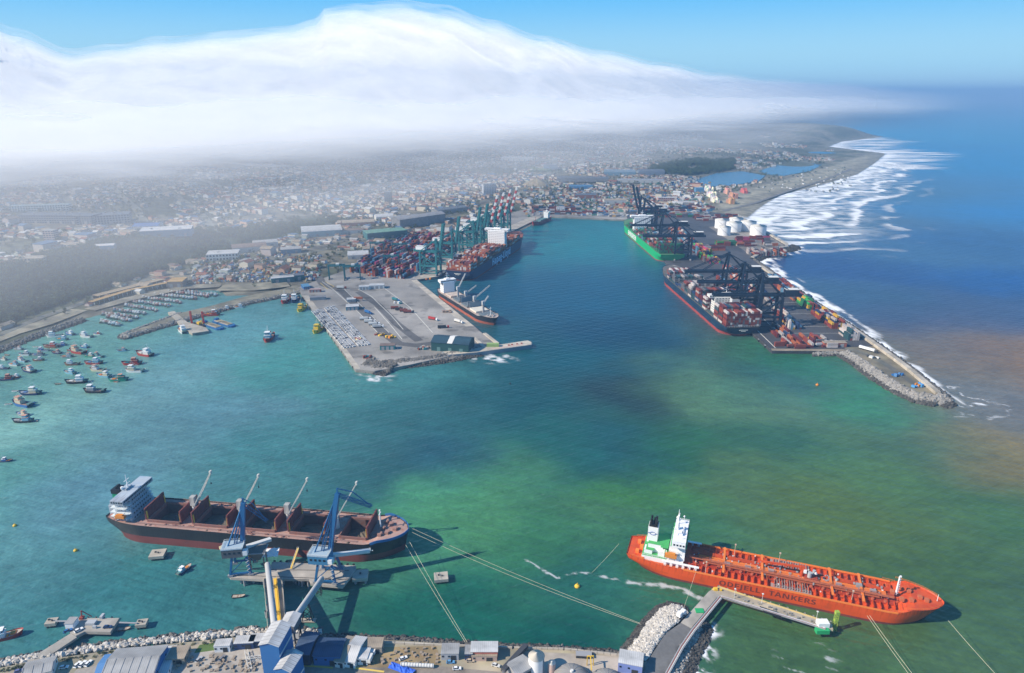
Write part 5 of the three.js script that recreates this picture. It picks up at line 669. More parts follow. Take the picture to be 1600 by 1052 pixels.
{
  const wm = WALLS.map((w) => M(...w)), rm = {}; for (const k of RK) rm[k] = M(...ROOFS[k], { map: T.roof });
  const landmark = (h) => { const q = toPx(h.x, h.y, h.z)[0]; return h.p === 0 ? 'below the bluff' : q < 130 ? 'on the left hilltop' : q < 260 ? 'above the orange canopy' : q < 420 ? 'behind the white modern hall' : q < 640 ? 'behind the sawtooth warehouse' : q < 860 ? 'inland of the left cranes' : 'beyond the basin'; };
  HOUSES.slice(0, 300).forEach((h) => { const place = landmark(h), o = thing('house', `${h.s > 1.25 ? 'large' : h.s < .95 ? 'small' : 'mid-sized'} ${h.roof} ${h.k === 3 ? 'flat-topped block' : h.k === 2 ? 'two-storey house' : 'house'} ${place}`, 'house', h.x, h.y, h.z, h.ry, `houses ${place}`); o.scale.setScalar(h.s); mesh('wall', HK[h.k][0], M(...h.wall), o); mesh('roof', HK[h.k][1], rm[h.roof], o); });
  const rest = HOUSES.slice(300); for (let k = 0; k < 4; k++) { const L = rest.filter((h) => h.k === k), ms = L.map((h) => mtx(h.x, h.y, h.z, h.s, h.s, h.s, h.ry)); stuff(instanced('town_house_walls', HK[k][0], M(1, 1, 1), ms, L.map((h) => C3(...h.wall))), 'walls of the countless small houses of the hazy town', 'houses'); stuff(instanced('town_house_roofs', HK[k][1], M(1, 1, 1, { map: T.roof }), ms, L.map((h) => { const t = rr(.8, 1.2); return C3(...ROOFS[h.roof].map((v) => v * t)); })), 'roofs of the countless small houses of the hazy town', 'houses'); }
}
// trees: trunk and a crown of many leaf faces
function treeGeo(sd0, n, tall) {
  const leaf = [], N = [], tr = new MB(); tr.cyl(0, 0, 0, .28, .14, tall * .6, 5, false); for (let i = 0; i < 4; i++) { const a = i * 1.7 + sd0; tr.bar([0, tall * .35, 0], [Math.cos(a) * 1.6, tall * .65, Math.sin(a) * 1.6], .16); }
  const lobes = []; for (let i = 0; i < 6; i++) lobes.push([(hash(i, sd0) - .5) * 3.6, tall * (.5 + .38 * hash(i + 9, sd0)), (hash(i + 20, sd0) - .5) * 3.6, 1.1 + hash(i + 31, sd0) * 1]);
  for (let i = 0; i < n; i++) { const L = lobes[i % 6], a = hash(i, sd0 + 1) * 6.283, b = Math.acos(2 * hash(i, sd0 + 2) - 1), r = L[3] * Math.cbrt(.35 + .65 * hash(i, sd0 + 3)), c = [L[0] + r * Math.sin(b) * Math.cos(a), L[1] + r * Math.cos(b) * .85, L[2] + r * Math.sin(b) * Math.sin(a)]; const w = .55 + .4 * hash(i, sd0 + 4), P = (k) => [c[0] + (hash(i, k) - .5) * 2 * w, c[1] + (hash(i, k + 1) - .5) * 1.4 * w, c[2] + (hash(i, k + 2) - .5) * 2 * w]; const A = P(50), B = P(60), Cc = P(70); leaf.push(A, B, Cc); const nx = c[0] - L[0] * .5, ny = c[1] - tall * .55 + 1, nz = c[2] - L[2] * .5, l = Math.hypot(nx, ny, nz) || 1; for (let k = 0; k < 3; k++) N.push(nx / l, ny / l, nz / l); }
  const g = new THREE.BufferGeometry(); g.setAttribute('position', new THREE.Float32BufferAttribute(leaf.flat(), 3)); g.computeVertexNormals(); return [tr.geo(), g];
}
const TREES = [treeGeo(1, 150, 6), treeGeo(2, 150, 7.5), treeGeo(3, 130, 5)], leafM = new THREE.MeshStandardMaterial({ roughness: .9, side: THREE.DoubleSide }), trunkM = M(.12, .085, .06);
function grove(name, label, list) { TREES.forEach((t, k) => { const L = list.filter((_, i) => i % 3 === k), ms = L.map((q) => mtx(q[0], q[1] - .3, q[2], q[3], q[3] * rr(.8, 1.2), q[3], rr(0, 6))); if (!L.length) return; stuff(instanced(name + '_trunks', t[0], trunkM, ms), label + ', trunks', 'trees'); stuff(instanced(name, t[1], leafM, ms, L.map(() => { const g = rr(.7, 1.3), w = rr(0, .025); return C3(.06 * g + w, .088 * g + w * .8, .036 * g); })), label, 'trees'); }); }
{
  const wood = [], town = [];
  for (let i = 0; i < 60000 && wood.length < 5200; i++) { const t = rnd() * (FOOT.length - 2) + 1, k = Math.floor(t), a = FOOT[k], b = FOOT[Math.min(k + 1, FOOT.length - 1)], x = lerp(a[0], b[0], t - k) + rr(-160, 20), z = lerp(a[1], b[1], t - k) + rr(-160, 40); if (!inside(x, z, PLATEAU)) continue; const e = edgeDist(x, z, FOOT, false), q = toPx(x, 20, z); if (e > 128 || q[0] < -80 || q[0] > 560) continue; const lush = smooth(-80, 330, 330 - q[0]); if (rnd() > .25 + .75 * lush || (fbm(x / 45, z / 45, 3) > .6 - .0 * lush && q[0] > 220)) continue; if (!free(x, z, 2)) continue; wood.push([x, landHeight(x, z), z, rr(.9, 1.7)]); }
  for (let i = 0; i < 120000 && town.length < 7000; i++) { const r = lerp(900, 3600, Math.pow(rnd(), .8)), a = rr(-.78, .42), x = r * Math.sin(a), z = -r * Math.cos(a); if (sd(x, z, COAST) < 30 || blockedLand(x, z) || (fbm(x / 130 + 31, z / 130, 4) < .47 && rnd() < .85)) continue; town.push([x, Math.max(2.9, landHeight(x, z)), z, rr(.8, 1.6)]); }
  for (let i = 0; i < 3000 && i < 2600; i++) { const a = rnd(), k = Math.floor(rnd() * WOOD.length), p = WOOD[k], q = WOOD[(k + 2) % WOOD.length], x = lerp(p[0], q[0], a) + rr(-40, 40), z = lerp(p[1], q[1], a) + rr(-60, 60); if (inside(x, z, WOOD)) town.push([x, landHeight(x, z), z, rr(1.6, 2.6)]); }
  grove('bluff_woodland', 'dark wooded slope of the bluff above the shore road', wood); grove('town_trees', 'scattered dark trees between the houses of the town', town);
}
// clutter of boats on land, vans and stalls round the fishing harbour: too small to count
{ const L = [], Cc = []; for (let i = 0; i < 1500; i++) { const q = onLand(rr(300, 500), rr(400, 448)); if (inside(q[0], q[2], Q1) && rnd() < .6) continue; if (!free(q[0], q[2], 3) || sd(q[0], q[2], COAST) < 6) continue; L.push(mtx(q[0], q[1], q[2], rr(2, 7), rr(1.2, 2.8), rr(1.8, 2.8), rr(0, 3))); const c = pick([[.5, .5, .5], [.3, .08, .06], [.08, .16, .32], [.6, .6, .58], [.1, .2, .2], [.45, .3, .12], [.2, .18, .17]]); Cc.push(C3(...c)); } stuff(instanced('harbour_clutter', new MB().on(0, 0, 0, 1, 1, 1).on(.1, 1, 0, .5, .3, .8).geo(), M(1, 1, 1), L, Cc), 'dense clutter of vans, crates and hauled-out boats behind the marina', 'clutter'); }
{ const L = [], Cc = []; for (let i = 0; i < 1400; i++) { const q = onLand(rr(820, 1110), rr(286, 340)); if (!free(q[0], q[2], 4) || sd(q[0], q[2], COAST) < 10) continue; L.push(mtx(q[0], q[1], q[2], rr(4, 14), rr(2, 5), rr(2.4, 6), pick([0, 1.57, .2]))); Cc.push(C3(...pick([[.5, .5, .5], [.35, .1, .07], [.12, .2, .34], [.66, .65, .62], [.12, .26, .2], [.5, .32, .14], [.22, .2, .2]]))); } for (let i = 0; i < 160; i++) { const q = onLand(rr(1180, 1330), rr(262, 300)); if (!inside(q[0], q[2], DUNES)) continue; L.push(mtx(q[0], q[1], q[2], rr(4, 10), rr(2, 3), rr(2, 5), rr(0, 3))); Cc.push(C3(...pick([[.6, .6, .6], [.2, .2, .2], [.1, .12, .1]]))); } stuff(instanced('port_clutter', new MB().on(0, 0, 0, 1, 1, 1).on(.1, 1, 0, .5, .2, .6).geo(), M(1, 1, 1), L, Cc), 'small sheds, lorries and stored goods beyond the basin', 'clutter'); }

// ---------- near shore: loading jetty, sheds, tanks, tanker jetty ----------
const NEAR = 4;
const SHORE = [[-520, -190], G(-40, 1052, 0), G(60, 1032), G(200, 1012), G(400, 992), G(500, 996), G(640, 1000), G(760, 1010), G(870, 1014), G(950, 1020), G(985, 1024), G(1010, 1030)];
const NEARLAND = [...SHORE.map(([x, z]) => [x, z + 5]), [78, -266], [84, -120], [-520, -120]];
struct(new MB().extr(NEARLAND, -6, NEAR).build('near_ground', M(.48, .41, .33, { map: T.soil })));
const pave = (name, P, m, y) => struct(new MB().extr(P.map((q) => Array.isArray(q) && q.length === 2 && q[1] > 0 ? G(q[0], q[1], NEAR) : q), NEAR - .05, NEAR + y).build(name, m));
pave('paved_yard', [[120, 1046], [250, 1022], [420, 1012], [432, 1080], [80, 1090]], M(.54, .49, .43, { map: T.yard }), .02);
pave('dirt_lot', [[560, 1012], [682, 1010], [690, 1040], [560, 1046]], M(.44, .31, .18, { map: T.soil }), .016);
pave('terminal_street', [[466, 1042], [560, 1044], [690, 1042], [800, 1052], [800, 1085], [466, 1085]], M(.4, .34, .28, { map: T.yard }), .024);
pave('tank_yard', [[820, 1018], [975, 1026], [990, 1080], [800, 1080]], M(.56, .49, .41, { map: T.concrete }), .02);
pave('lawn', [[303, 1021], [312, 1008], [340, 1004], [338, 1016]], M(.1, .17, .04, { map: T.soil }), .06);
for (const L of [[[470, 1040], [520, 1044]], [[545, 1043], [600, 1050]]]) road(L.map((q) => G(...q, NEAR)), 1, NEAR + .05, ypaint, 'painted_line');
rocks('shore_rocks', 'pale boulder revetment along the near left shore', bank(SHORE.slice(0, 6).map(([x, z]) => [x, z + 3.5]).reverse(), 0, 10, 3.8, -.4, 2400, 1.15, .5, .1));
rocks('shore_rocks', 'dark seaweedy rocks below the near promenade wall', bank(SHORE.slice(4).map(([x, z]) => [x, z + 4]).reverse(), 0, 6.5, 2.8, -.4, 1500, .95, .12, .05));
{ const b = thing('promenade_wall', 'low concrete parapet behind the near dark rocks', 'wall'); for (let i = 0; i < 46; i++) { const P = px(NEAR, [470, 1003], [560, 1004], [700, 1010], [800, 1014], [880, 1016], [975, 1026]), t = i / 46 * 5, k = Math.floor(t), u = t - k, v = Math.min(1, u + 5 / 46 - .006), A = P[k], B = P[k + 1]; new MB().bar([lerp(A[0], B[0], u), NEAR + .6, lerp(A[1], B[1], u)], [lerp(A[0], B[0], v), NEAR + .6, lerp(A[1], B[1], v)], .8, 1.3).build('parapet_block', COL.paleconcrete, b); } }
{ const bs = []; for (let i = 0; i < 170; i++) { const q = rnd() < .7 ? G(rr(60, 420), 0, NEAR) : 0; const t = rnd(), k = 1 + Math.floor(t * 3.2), A = SHORE[k], B = SHORE[k + 1], u = rnd(), x = lerp(A[0], B[0], u), z = lerp(A[1], B[1], u) + rr(6, 9); bs.push([x, NEAR - .2, z, rr(.16, .34)]); } grove('shore_shrubs', 'low green shrubs behind the pale boulders', bs); }

function hut(label, at, w, d, h, deg, wall, roof, o = {}) { const q = G(at[0], at[1], NEAR), s = thing(o.name ?? 'shed', label, o.cat ?? 'shed', q[0], NEAR, q[1], deg * Math.PI / 180); if (o.flat) { new MB().on(0, 0, 0, w, h, d).build('wall', wall, s); new MB().on(0, h, 0, w + .3, .35, d + .3).build('roof', roof, s); } else { new MB().gableWall(0, 0, 0, w, d, h, o.pitch ?? d * .14).build('wall', wall, s); new MB().gable(0, h, 0, w, d, o.pitch ?? d * .14).build('roof', roof, s); }
  new MB().box(w * .2, Math.min(1.6, h * .4), d / 2 + .07, Math.min(3.2, w * .3), Math.min(3.2, h * .75), .14).build('door', o.door ?? COL.dark, s); windows(s, -w * .4, w * -.05, h * .62, d / 2 + .06, Math.max(2, Math.round(w / 6)), 1.1, 1, 'z+'); windows(s, -d * .3, d * .3, h * .62, w / 2 + .06, 2, 1.1, 1, 'x+');
  if (o.panels) { const n = Math.round(w / 4); for (let i = 0; i <= n; i++) new MB().bar([lerp(-w / 2, w / 2, i / n), h + .42, d / 2 + .3], [lerp(-w / 2, w / 2, i / n), h + .42 + (o.pitch ?? d * .14), 0], .16, .12).build('roof_seam', COL.grey, s); } return s; }
hut('large grey-roofed warehouse with blue end wall at the lower left', [214, 1049], 25, 19, 6, 6, COL.blue, COL.roofgrey, { name: 'warehouse', cat: 'warehouse', panels: 1 });
hut('smaller grey-roofed shed left of the blue-ended warehouse', [64, 1052], 13, 10, 4, 20, COL.offwhite, COL.roofgrey, { panels: 1 });
hut('narrow blue shed between the two grey roofs', [166, 1052], 5, 16, 4, 10, COL.blue, M(.08, .22, .46));
hut('long white container office beside the big warehouse', [262, 1040], 5, 20, 3, 12, COL.white, COL.roofwhite, { flat: 1 }); hut('tan open-fronted store by the white container office', [280, 1028], 9, 9, 3.4, 4, rTan, rTan, { flat: 1 });
hut('white roller-door kiosk right of the green lawn', [350, 1014], 8, 5, 4, 4, COL.white, COL.roofwhite, { flat: 1 }); hut('blue site office left of the tall blue tower', [384, 1009], 10, 5.5, 4, 4, COL.deepblue, COL.roofwhite, { flat: 1 }); hut('second blue site office touching the tower', [404, 1006], 8, 5.5, 4, 4, COL.deepblue, COL.roofwhite, { flat: 1 });
hut('dark navy-roofed store right of the blue tower', [482, 1022], 8, 15, 7, -6, COL.navy, COL.roofblue); hut('navy workshop with blue front wall', [517, 1026], 14, 12, 6, -2, COL.blue, COL.roofblue); hut('narrow tan shed with long ridge beside the navy workshop', [541, 1024], 5, 17, 4, -10, COL.offwhite, rTan, { panels: 0 }); hut('white long shed touching the narrow tan one', [556, 1024], 6, 17, 4, -10, COL.white, COL.roofwhite); hut('tan flat store behind the parked white truck', [584, 1014], 10, 7, 4, 0, M(.4, .33, .26), rTan, { flat: 1 }); hut('white lean-to right of the white long shed', [570, 1030], 5, 8, 4, -4, COL.white, COL.roofwhite, { flat: 1 });
hut('pale grey shed on the promenade', [704, 1024], 9, 7, 4.2, 0, M(.4, .4, .42), COL.roofgrey, { flat: 1 }); hut('small blue-fronted hut next to the pale grey shed', [733, 1025], 4, 6, 4, 0, COL.deepblue, COL.roofgrey, { flat: 1 }); hut('white-roofed building with red walls on the promenade', [757, 1022], 14, 7, 4.6, 0, M(.42, .12, .09), COL.roofwhite, { flat: 1 }); hut('long low kiosk in front of the red-walled building', [757, 1030], 13, 3, 3, 0, M(.5, .36, .3), rTan, { flat: 1 });
hut('white and blue pump house at the root of the tanker jetty', [985, 1043], 12, 9, 6, -14, M(.2, .26, .55), COL.roofwhite, { flat: 1 });
hut('dark rectangular bund cover on the tank yard', [912, 1026], 8, 3, 1.6, -4, COL.dark, COL.grey, { flat: 1 });
hut('grey sloping shed beside the diagonal conveyor', [812, 1052], 10, 9, 5, 35, COL.grey, COL.roofgrey);
// tanks and domes
{ const q = G(838, 1048, NEAR), s = thing('silo', 'white vertical silo with conical top on the tank yard', 'silo', q[0], NEAR, q[1]); new MB().cyl(0, 0, 0, 4, 4, 9.5, 24).build('shell', COL.white, s); new MB().cyl(0, 9.5, 0, 4.2, .3, 2, 24).build('roof', M(.6, .55, .48), s); const b = new MB(); for (let i = 0; i < 15; i++) b.box(4.2 * Math.cos(.6), .5 + i * .62, 4.2 * Math.sin(.6), .7, .1, .7); b.build('ladder', COL.grey, s); }
for (const [at, r, label] of [[[893, 1064], 9.6, 'large grey ribbed storage dome'], [[948, 1072], 9.6, 'second ribbed storage dome nearer the pump house']]) { const q = G(at[0], at[1], NEAR), s = thing('storage_dome', label, 'dome', q[0], NEAR, q[1]); const g = new THREE.SphereGeometry(r, 28, 12, 0, 6.2832, 0, 1.5708); g.scale(1, .62, 1); mesh('dome', g, M(.5, .47, .43, { map: T.concrete }), s); for (let i = 0; i < 14; i++) { const a = i / 14 * 6.283, b = new MB(); for (let k = 0; k < 7; k++) { const t = k / 7 * 1.5, u = (k + 1) / 7 * 1.5, P = (t) => [r * 1.005 * Math.cos(t) * Math.cos(a), r * .625 * Math.sin(t), r * 1.005 * Math.cos(t) * Math.sin(a)]; b.bar(P(t), P(u), .25, .18); } b.build('rib', COL.grey, s); } new MB().cyl(0, r * .61, 0, 1, .8, 1, 10).build('vent', COL.offwhite, s); }
{ const q = G(862, 1050, NEAR), s = thing('small_tank', 'small pink cylindrical tank between silo and dome', 'tank', q[0], NEAR, q[1]); new MB().cyl(0, 0, 0, 1.9, 1.9, 6, 14).build('shell', M(.5, .36, .32), s); new MB().cyl(0, 6, 0, 2, .3, .8, 14).build('roof', COL.offwhite, s); }
{ const s = thing('pipe_gantry', 'yellow pipe gantry between the storage domes', 'gantry', ...(() => { const q = G(922, 1040, NEAR); return [q[0], NEAR, q[1]]; })()); for (const x of [-1.6, 1.6]) new MB().bar([x, 0, 0], [x, 6, 0], .4).build('post', COL.yellow, s); new MB().bar([-1.6, 6, 0], [1.6, 6, 0], .5).bar([0, 6, 0], [-.5, 6, 9], .5).build('beam', COL.yellow, s); }
{ const a = G(822, 1014, NEAR), b = G(786, 1060, NEAR), s = thing('ground_conveyor', 'dark covered conveyor running diagonally off the near shore', 'conveyor'); new MB().bar([a[0], NEAR + 2.2, a[1]], [b[0], NEAR + 5, b[1]], 2.6, 2).build('gallery', M(.06, .06, .065), s); for (let i = 0; i < 5; i++) new MB().bar([lerp(a[0], b[0], i / 4), NEAR, lerp(a[1], b[1], i / 4)], [lerp(a[0], b[0], i / 4), NEAR + 2 + i * .7, lerp(a[1], b[1], i / 4)], .5).build('support', COL.grey, s); }
// lying gangways, tarpaulin, pipe
{ const q = G(628, 1046, NEAR), s = thing('blue_tarpaulin', 'crumpled bright blue tarpaulin on the dirt lot', 'tarpaulin', q[0], NEAR, q[1], -.4); const b = new MB(), n = 12, P = (i, k) => [(i / n - .5) * 14, .2 + 1.4 * hash(i, k) * Math.sin(Math.PI * k / 5), (k / 5 - .5) * 4.4]; for (let i = 0; i < n; i++) for (let k = 0; k < 5; k++) b.quad(P(i, k), P(i, k + 1), P(i + 1, k + 1), P(i + 1, k)); b.build('sheet', twoSide(M(.03, .12, .6)), s); }
{ const q = G(652, 1042, NEAR), s = thing('stored_pipe', 'pale ribbed pipe section lying beside the tarpaulin', 'pipe', q[0], NEAR + 1.1, q[1], -.06); const g = new THREE.CylinderGeometry(1, 1, 17, 14); g.rotateZ(Math.PI / 2); mesh('tube', g, COL.offwhite, s); for (let i = 0; i < 12; i++) { const t = new THREE.TorusGeometry(1.03, .14, 6, 14); t.rotateY(Math.PI / 2); const r = mesh('ring', t, COL.grey, s); r.position.x = -8 + i * 1.45; } }
for (const [at, deg, label] of [[[388, 1034], -62, 'steel lattice gangway lying on the yard left of the tower'], [[406, 1030], 10, 'shorter lattice frame lying nearer the tower']]) { const q = G(at[0], at[1], NEAR), s = thing('lattice_gangway', label, 'gangway', q[0], NEAR, q[1], deg * Math.PI / 180); new MB().lattice([-7, .9, 0], [7, .9, 0], 1.6, 8, .2).build('truss', COL.offwhite, s); }
{ const b = new MB(); for (let i = 0; i < 130; i++) { const q = rnd() < .5 ? G(rr(580, 690), rr(1012, 1040), NEAR) : G(rr(270, 420), rr(1024, 1050), NEAR); b.on(q[0], NEAR, q[1], rr(.4, 2.2), rr(.3, 1.2), rr(.4, 1.8), rr(0, 3)); } stuff(b.build('yard_debris', M(.3, .24, .18)), 'pallets, scrap and timber strewn on the near lots', 'debris'); }
// cars and trucks
const carBody = (L = 4.4) => { const b = new MB(), h = L / 2; b.hexa([[-h, .3, .88], [h, .3, .88], [h, .3, -.88], [-h, .3, -.88], [-h + .05, .86, .84], [h - .08, .78, .84], [h - .08, .78, -.84], [-h + .05, .86, -.84]]); return b.geo(); }, carTop = (L = 4.4) => new MB().hexa([[-L * .44, .84, .78], [L * .2, .8, .78], [L * .2, .8, -.78], [-L * .44, .84, -.78], [-L * .34, 1.42, .62], [L * .06, 1.42, .62], [L * .06, 1.42, -.62], [-L * .34, 1.42, -.62]]).geo(), carRoof = (L = 4.4) => new MB().box(-L * .14, 1.44, 0, L * .38, .05, 1.2).geo(), wheelG = (() => { const g = new THREE.CylinderGeometry(.33, .33, .22, 12); g.rotateX(Math.PI / 2); return g; })();
const CAR = [carBody(), carTop(), carRoof()];
function car(label, x, y, z, ry, m, group) { const s = thing('parked_car', label, 'car', x, y, z, ry, group); mesh('body', CAR[0], m, s); mesh('cabin_glass', CAR[1], COL.glass, s); mesh('roof', CAR[2], m, s); for (const a of [-1.35, 1.35]) for (const c of [-.82, .82]) mesh('wheel', wheelG, COL.rubber, s).position.set(a, .33, c); return s; }
for (const [at, deg, m, label] of [[[100, 1044], 10, COL.white, 'white car parked nearest the grey-roofed shed at the lower left'], [[121, 1040], 80, COL.white, 'white car first in the row of three by the big warehouse'], [[129, 1039], 80, COL.white, 'white car middle of the row of three by the big warehouse'], [[138, 1038], 80, COL.white, 'white car last in the row of three by the big warehouse'], [[168, 1028], 8, COL.white, 'white car parked by the shore rocks'], [[311, 1032], 70, COL.steel, 'silver car parked below the lawn'], [[347, 1030], 70, M(.2, .2, .22), 'dark grey car parked right of the silver one'], [[30, 1050], 30, M(.1, .12, .3), 'dark blue car at the root of the small pier'], [[714, 1046], 4, COL.white, 'white car driving on the near street'], [[704, 1036], 0, M(.1, .3, .55), 'light blue pickup beside the pale grey shed'], [[775, 1041], -20, COL.offwhite, 'cream car near the diagonal conveyor'], [[735, 1034], 0, M(.5, .4, .3), 'tan car beside the small blue hut'], [[630, 1030], 30, COL.white, 'white car on the dirt lot']]) { const q = G(at[0], at[1], NEAR); car(label, q[0], NEAR + .05, q[1], deg * Math.PI / 180, m); }
function truck(label, x, y, z, ry, cab, box, len = 9, group) { const s = thing('truck', label, 'truck', x, y, z, ry, group); new MB().on(0, .9, 0, len, .4, 2.2).build('chassis', COL.dark, s); if (box) new MB().on(-1.2, 1.35, 0, len - 2.6, 2.5, 2.4).build('load_box', box, s); new MB().on(len / 2 + .1, .7, 0, 2.2, 2.4, 2.3).build('cab', cab, s); new MB().box(len / 2 + 1.22, 2.3, 0, .06, .9, 2).build('windscreen', COL.glass, s); for (const a of [-len * .4, -len * .25, len * .45]) for (const c of [-1.05, 1.05]) { const w = mesh('wheel', wheelG, COL.rubber, s); w.scale.setScalar(1.5); w.position.set(a, .5, c); } return s; }
{ const q = G(579, 1032, NEAR); truck('white truck parked beside the white sheds', q[0], NEAR + .06, q[1], 1.4, COL.white, COL.offwhite, 7); const r = G(655, 1046, NEAR); }

// tall blue conveyor tower and its two neighbours
function tower(label, at, w, d, h, deg, wall, o = {}) { const q = G(at[0], at[1], NEAR + h), s = thing('conveyor_tower', label, 'tower', q[0], NEAR, q[1], deg * Math.PI / 180); new MB().gableWall(0, 0, 0, w, d, h, 1.8).build('wall', wall, s); new MB().gable(0, h, 0, w, d, 1.8, 0, .5).build('roof', COL.roofwhite, s); for (let i = 0; i <= 6; i++) for (const e of [-1, 1]) new MB().bar([lerp(-w / 2, w / 2, i / 6), h + .36, e * (d / 2 + .4)], [lerp(-w / 2, w / 2, i / 6), h + 2.1, 0], .14, .12).build('roof_seam', COL.grey, s); if (o.bands) for (const y of o.bands) new MB().box(0, y, d / 2 + .06, w, 1, .12).box(w / 2 + .06, y, 0, .12, 1, d).build('pale_band', M(.5, .55, .55), s); return s; }
tower('tallest blue-clad conveyor tower with grey gabled roof', [430, 992], 14.5, 9.5, 26, 84, COL.blue, { bands: [12, 20] });
tower('lower blue transfer tower in front of the tallest one', [451, 1034], 11.5, 8, 18, 78, COL.blue, { bands: [9] });
{ const q = G(453, 965, NEAR + 18), s = thing('transfer_house', 'grey-roofed transfer house on dark lattice legs', 'tower', q[0], 0, q[1], 84 * Math.PI / 180); const h = 16; for (const x of [-3.6, 3.6]) for (const z of [-3, 3]) new MB().bar([x, -3, z], [x, h, z], .7).build('leg', COL.dark, s); new MB().bar([-3.6, 2, 3], [3.6, 12, 3], .35).bar([3.6, 2, 3], [-3.6, 12, 3], .35).bar([3.6, 2, -3], [3.6, 12, 3], .35).build('brace', COL.dark, s); new MB().gableWall(0, h, 0, 9, 7.4, 4.4, 1.2).build('wall', M(.12, .12, .14), s); new MB().gable(0, h + 4.4, 0, 9, 7.4, 1.2, 0, .4).build('roof', COL.roofwhite, s); new MB().on(0, 8, 0, 8, .4, 6.6).build('floor_plate', COL.grey, s); }
// loading jetty head with piles
const JET = [G(357, 899, 6), G(420, 893, 6), G(425, 878, 6), G(556, 884, 6), G(556, 890, 6), G(535, 917, 6), G(485, 912, 6), G(483, 905, 6), G(440, 905, 6), G(430, 912, 6), G(412, 906, 6), G(360, 903, 6)];
{ const s = thing('loading_jetty', 'concrete loading jetty head alongside the bulk carrier', 'jetty'); new MB().extr(JET, 4.4, 6, true).build('deck', M(.52, .47, .41, { map: T.concrete }), s); for (let i = 0; i < 22; i++) { const q = G(rr(365, 540), rr(888, 906), 6); new MB().cyl(q[0], -4, q[1], .7, .7, 8.4, 10, false).build('pile', COL.grey, s); } new MB().extr([G(412, 906, 6), G(430, 912, 6), G(440, 905, 6), G(430, 980, 6), G(438, 996, 6), G(416, 996, 6)].slice(0, 0).concat([G(412, 905, 5.8), G(441, 905, 5.8), G(447, 960, 5.8), G(446, 1000, 5.8), G(420, 1000, 5.8), G(419, 960, 5.8)]), 4.6, 5.8, true).build('bridge_deck', COL.concrete, s);
  for (const k of [0, 1]) { const A = G(k ? 441.5 : 412, 905, 5.8), B = G(k ? 446.5 : 419.5, 996, 5.8); new MB().bar([A[0], 6.6, A[1]], [B[0], 6.6, B[1]], .25, 1.3).build('parapet', COL.paleconcrete, s); }
  const yb = new MB(), A = G(429, 905, 5.8), B = G(437, 985, 5.8); yb.bar([A[0], 6.1, A[1]], [B[0], 6.1, B[1]], 1.3, .5).bar([A[0] + 1.2, 6.7, A[1]], [B[0] + 1.2, 6.7, B[1]], .3, 1.5); yb.build('pipe_rack', COL.yellow, s);
  for (let i = 0; i < 8; i++) { const q = G(lerp(415, 430, hash(i, 2)), lerp(915, 985, i / 7), 0); new MB().cyl(q[0], -4, q[1], .8, .8, 8.5, 10, false).build('pile', COL.grey, s); } const rl = new MB(); for (const k of [0, 1]) { const A2 = G(365, k ? 899 : 890, 6), B2 = G(545, k ? 906 : 892, 6); rl.bar([A2[0], 6.1, A2[1]], [B2[0], 6.1, B2[1]], .25, .2); } rl.build('crane_rail', COL.dark, s); const fd = new MB(); for (let i = 0; i < 14; i++) { const q = G(lerp(428, 552, i / 13), lerp(878.5, 884, i / 13), 5); fd.box(q[0], 4, q[1] - .9, 1.2, 3, .9); } fd.build('fender_row', COL.rubber, s); }
{ const q = G(563, 897, 5), s = thing('mooring_dolphin', 'square concrete mooring block at the right end of the loading jetty', 'dolphin', q[0], 0, q[1], .1); new MB().on(0, 2.4, 0, 9, 2.6, 8).build('cap', COL.paleconcrete, s); for (const x of [-3, 3]) for (const z of [-2.6, 2.6]) new MB().cyl(x, -4, z, .7, .7, 6.5, 8, false).build('pile', COL.grey, s); new MB().cyl(0, 5, 0, .5, .6, .9, 8).build('bollard', COL.dark, s); }
// conveyor galleries
function gallery(label, p, q, w, h, m, legs) { const s = thing('conveyor_gallery', label, 'conveyor'); new MB().bar(p, q, w, h).build('gallery', m, s); const r = new MB(), g = new THREE.CylinderGeometry(w * .55, w * .55, Math.hypot(q[0] - p[0], q[1] - p[1], q[2] - p[2]), 12, 1, true); const d = new THREE.Vector3(q[0] - p[0], q[1] - p[1], q[2] - p[2]); const hood = mesh('hood', g, COL.roofwhite, s); hood.position.set((p[0] + q[0]) / 2, (p[1] + q[1]) / 2 + h * .35, (p[2] + q[2]) / 2); hood.quaternion.setFromUnitVectors(new THREE.Vector3(0, 1, 0), d.normalize()); for (const [t, b] of legs) { const x = lerp(p[0], q[0], t), y = lerp(p[1], q[1], t), z = lerp(p[2], q[2], t); new MB().lattice([x, b, z], [x, y - h / 2, z], 2.4, 6, .28).build('trestle', COL.dark, s); } return s; }
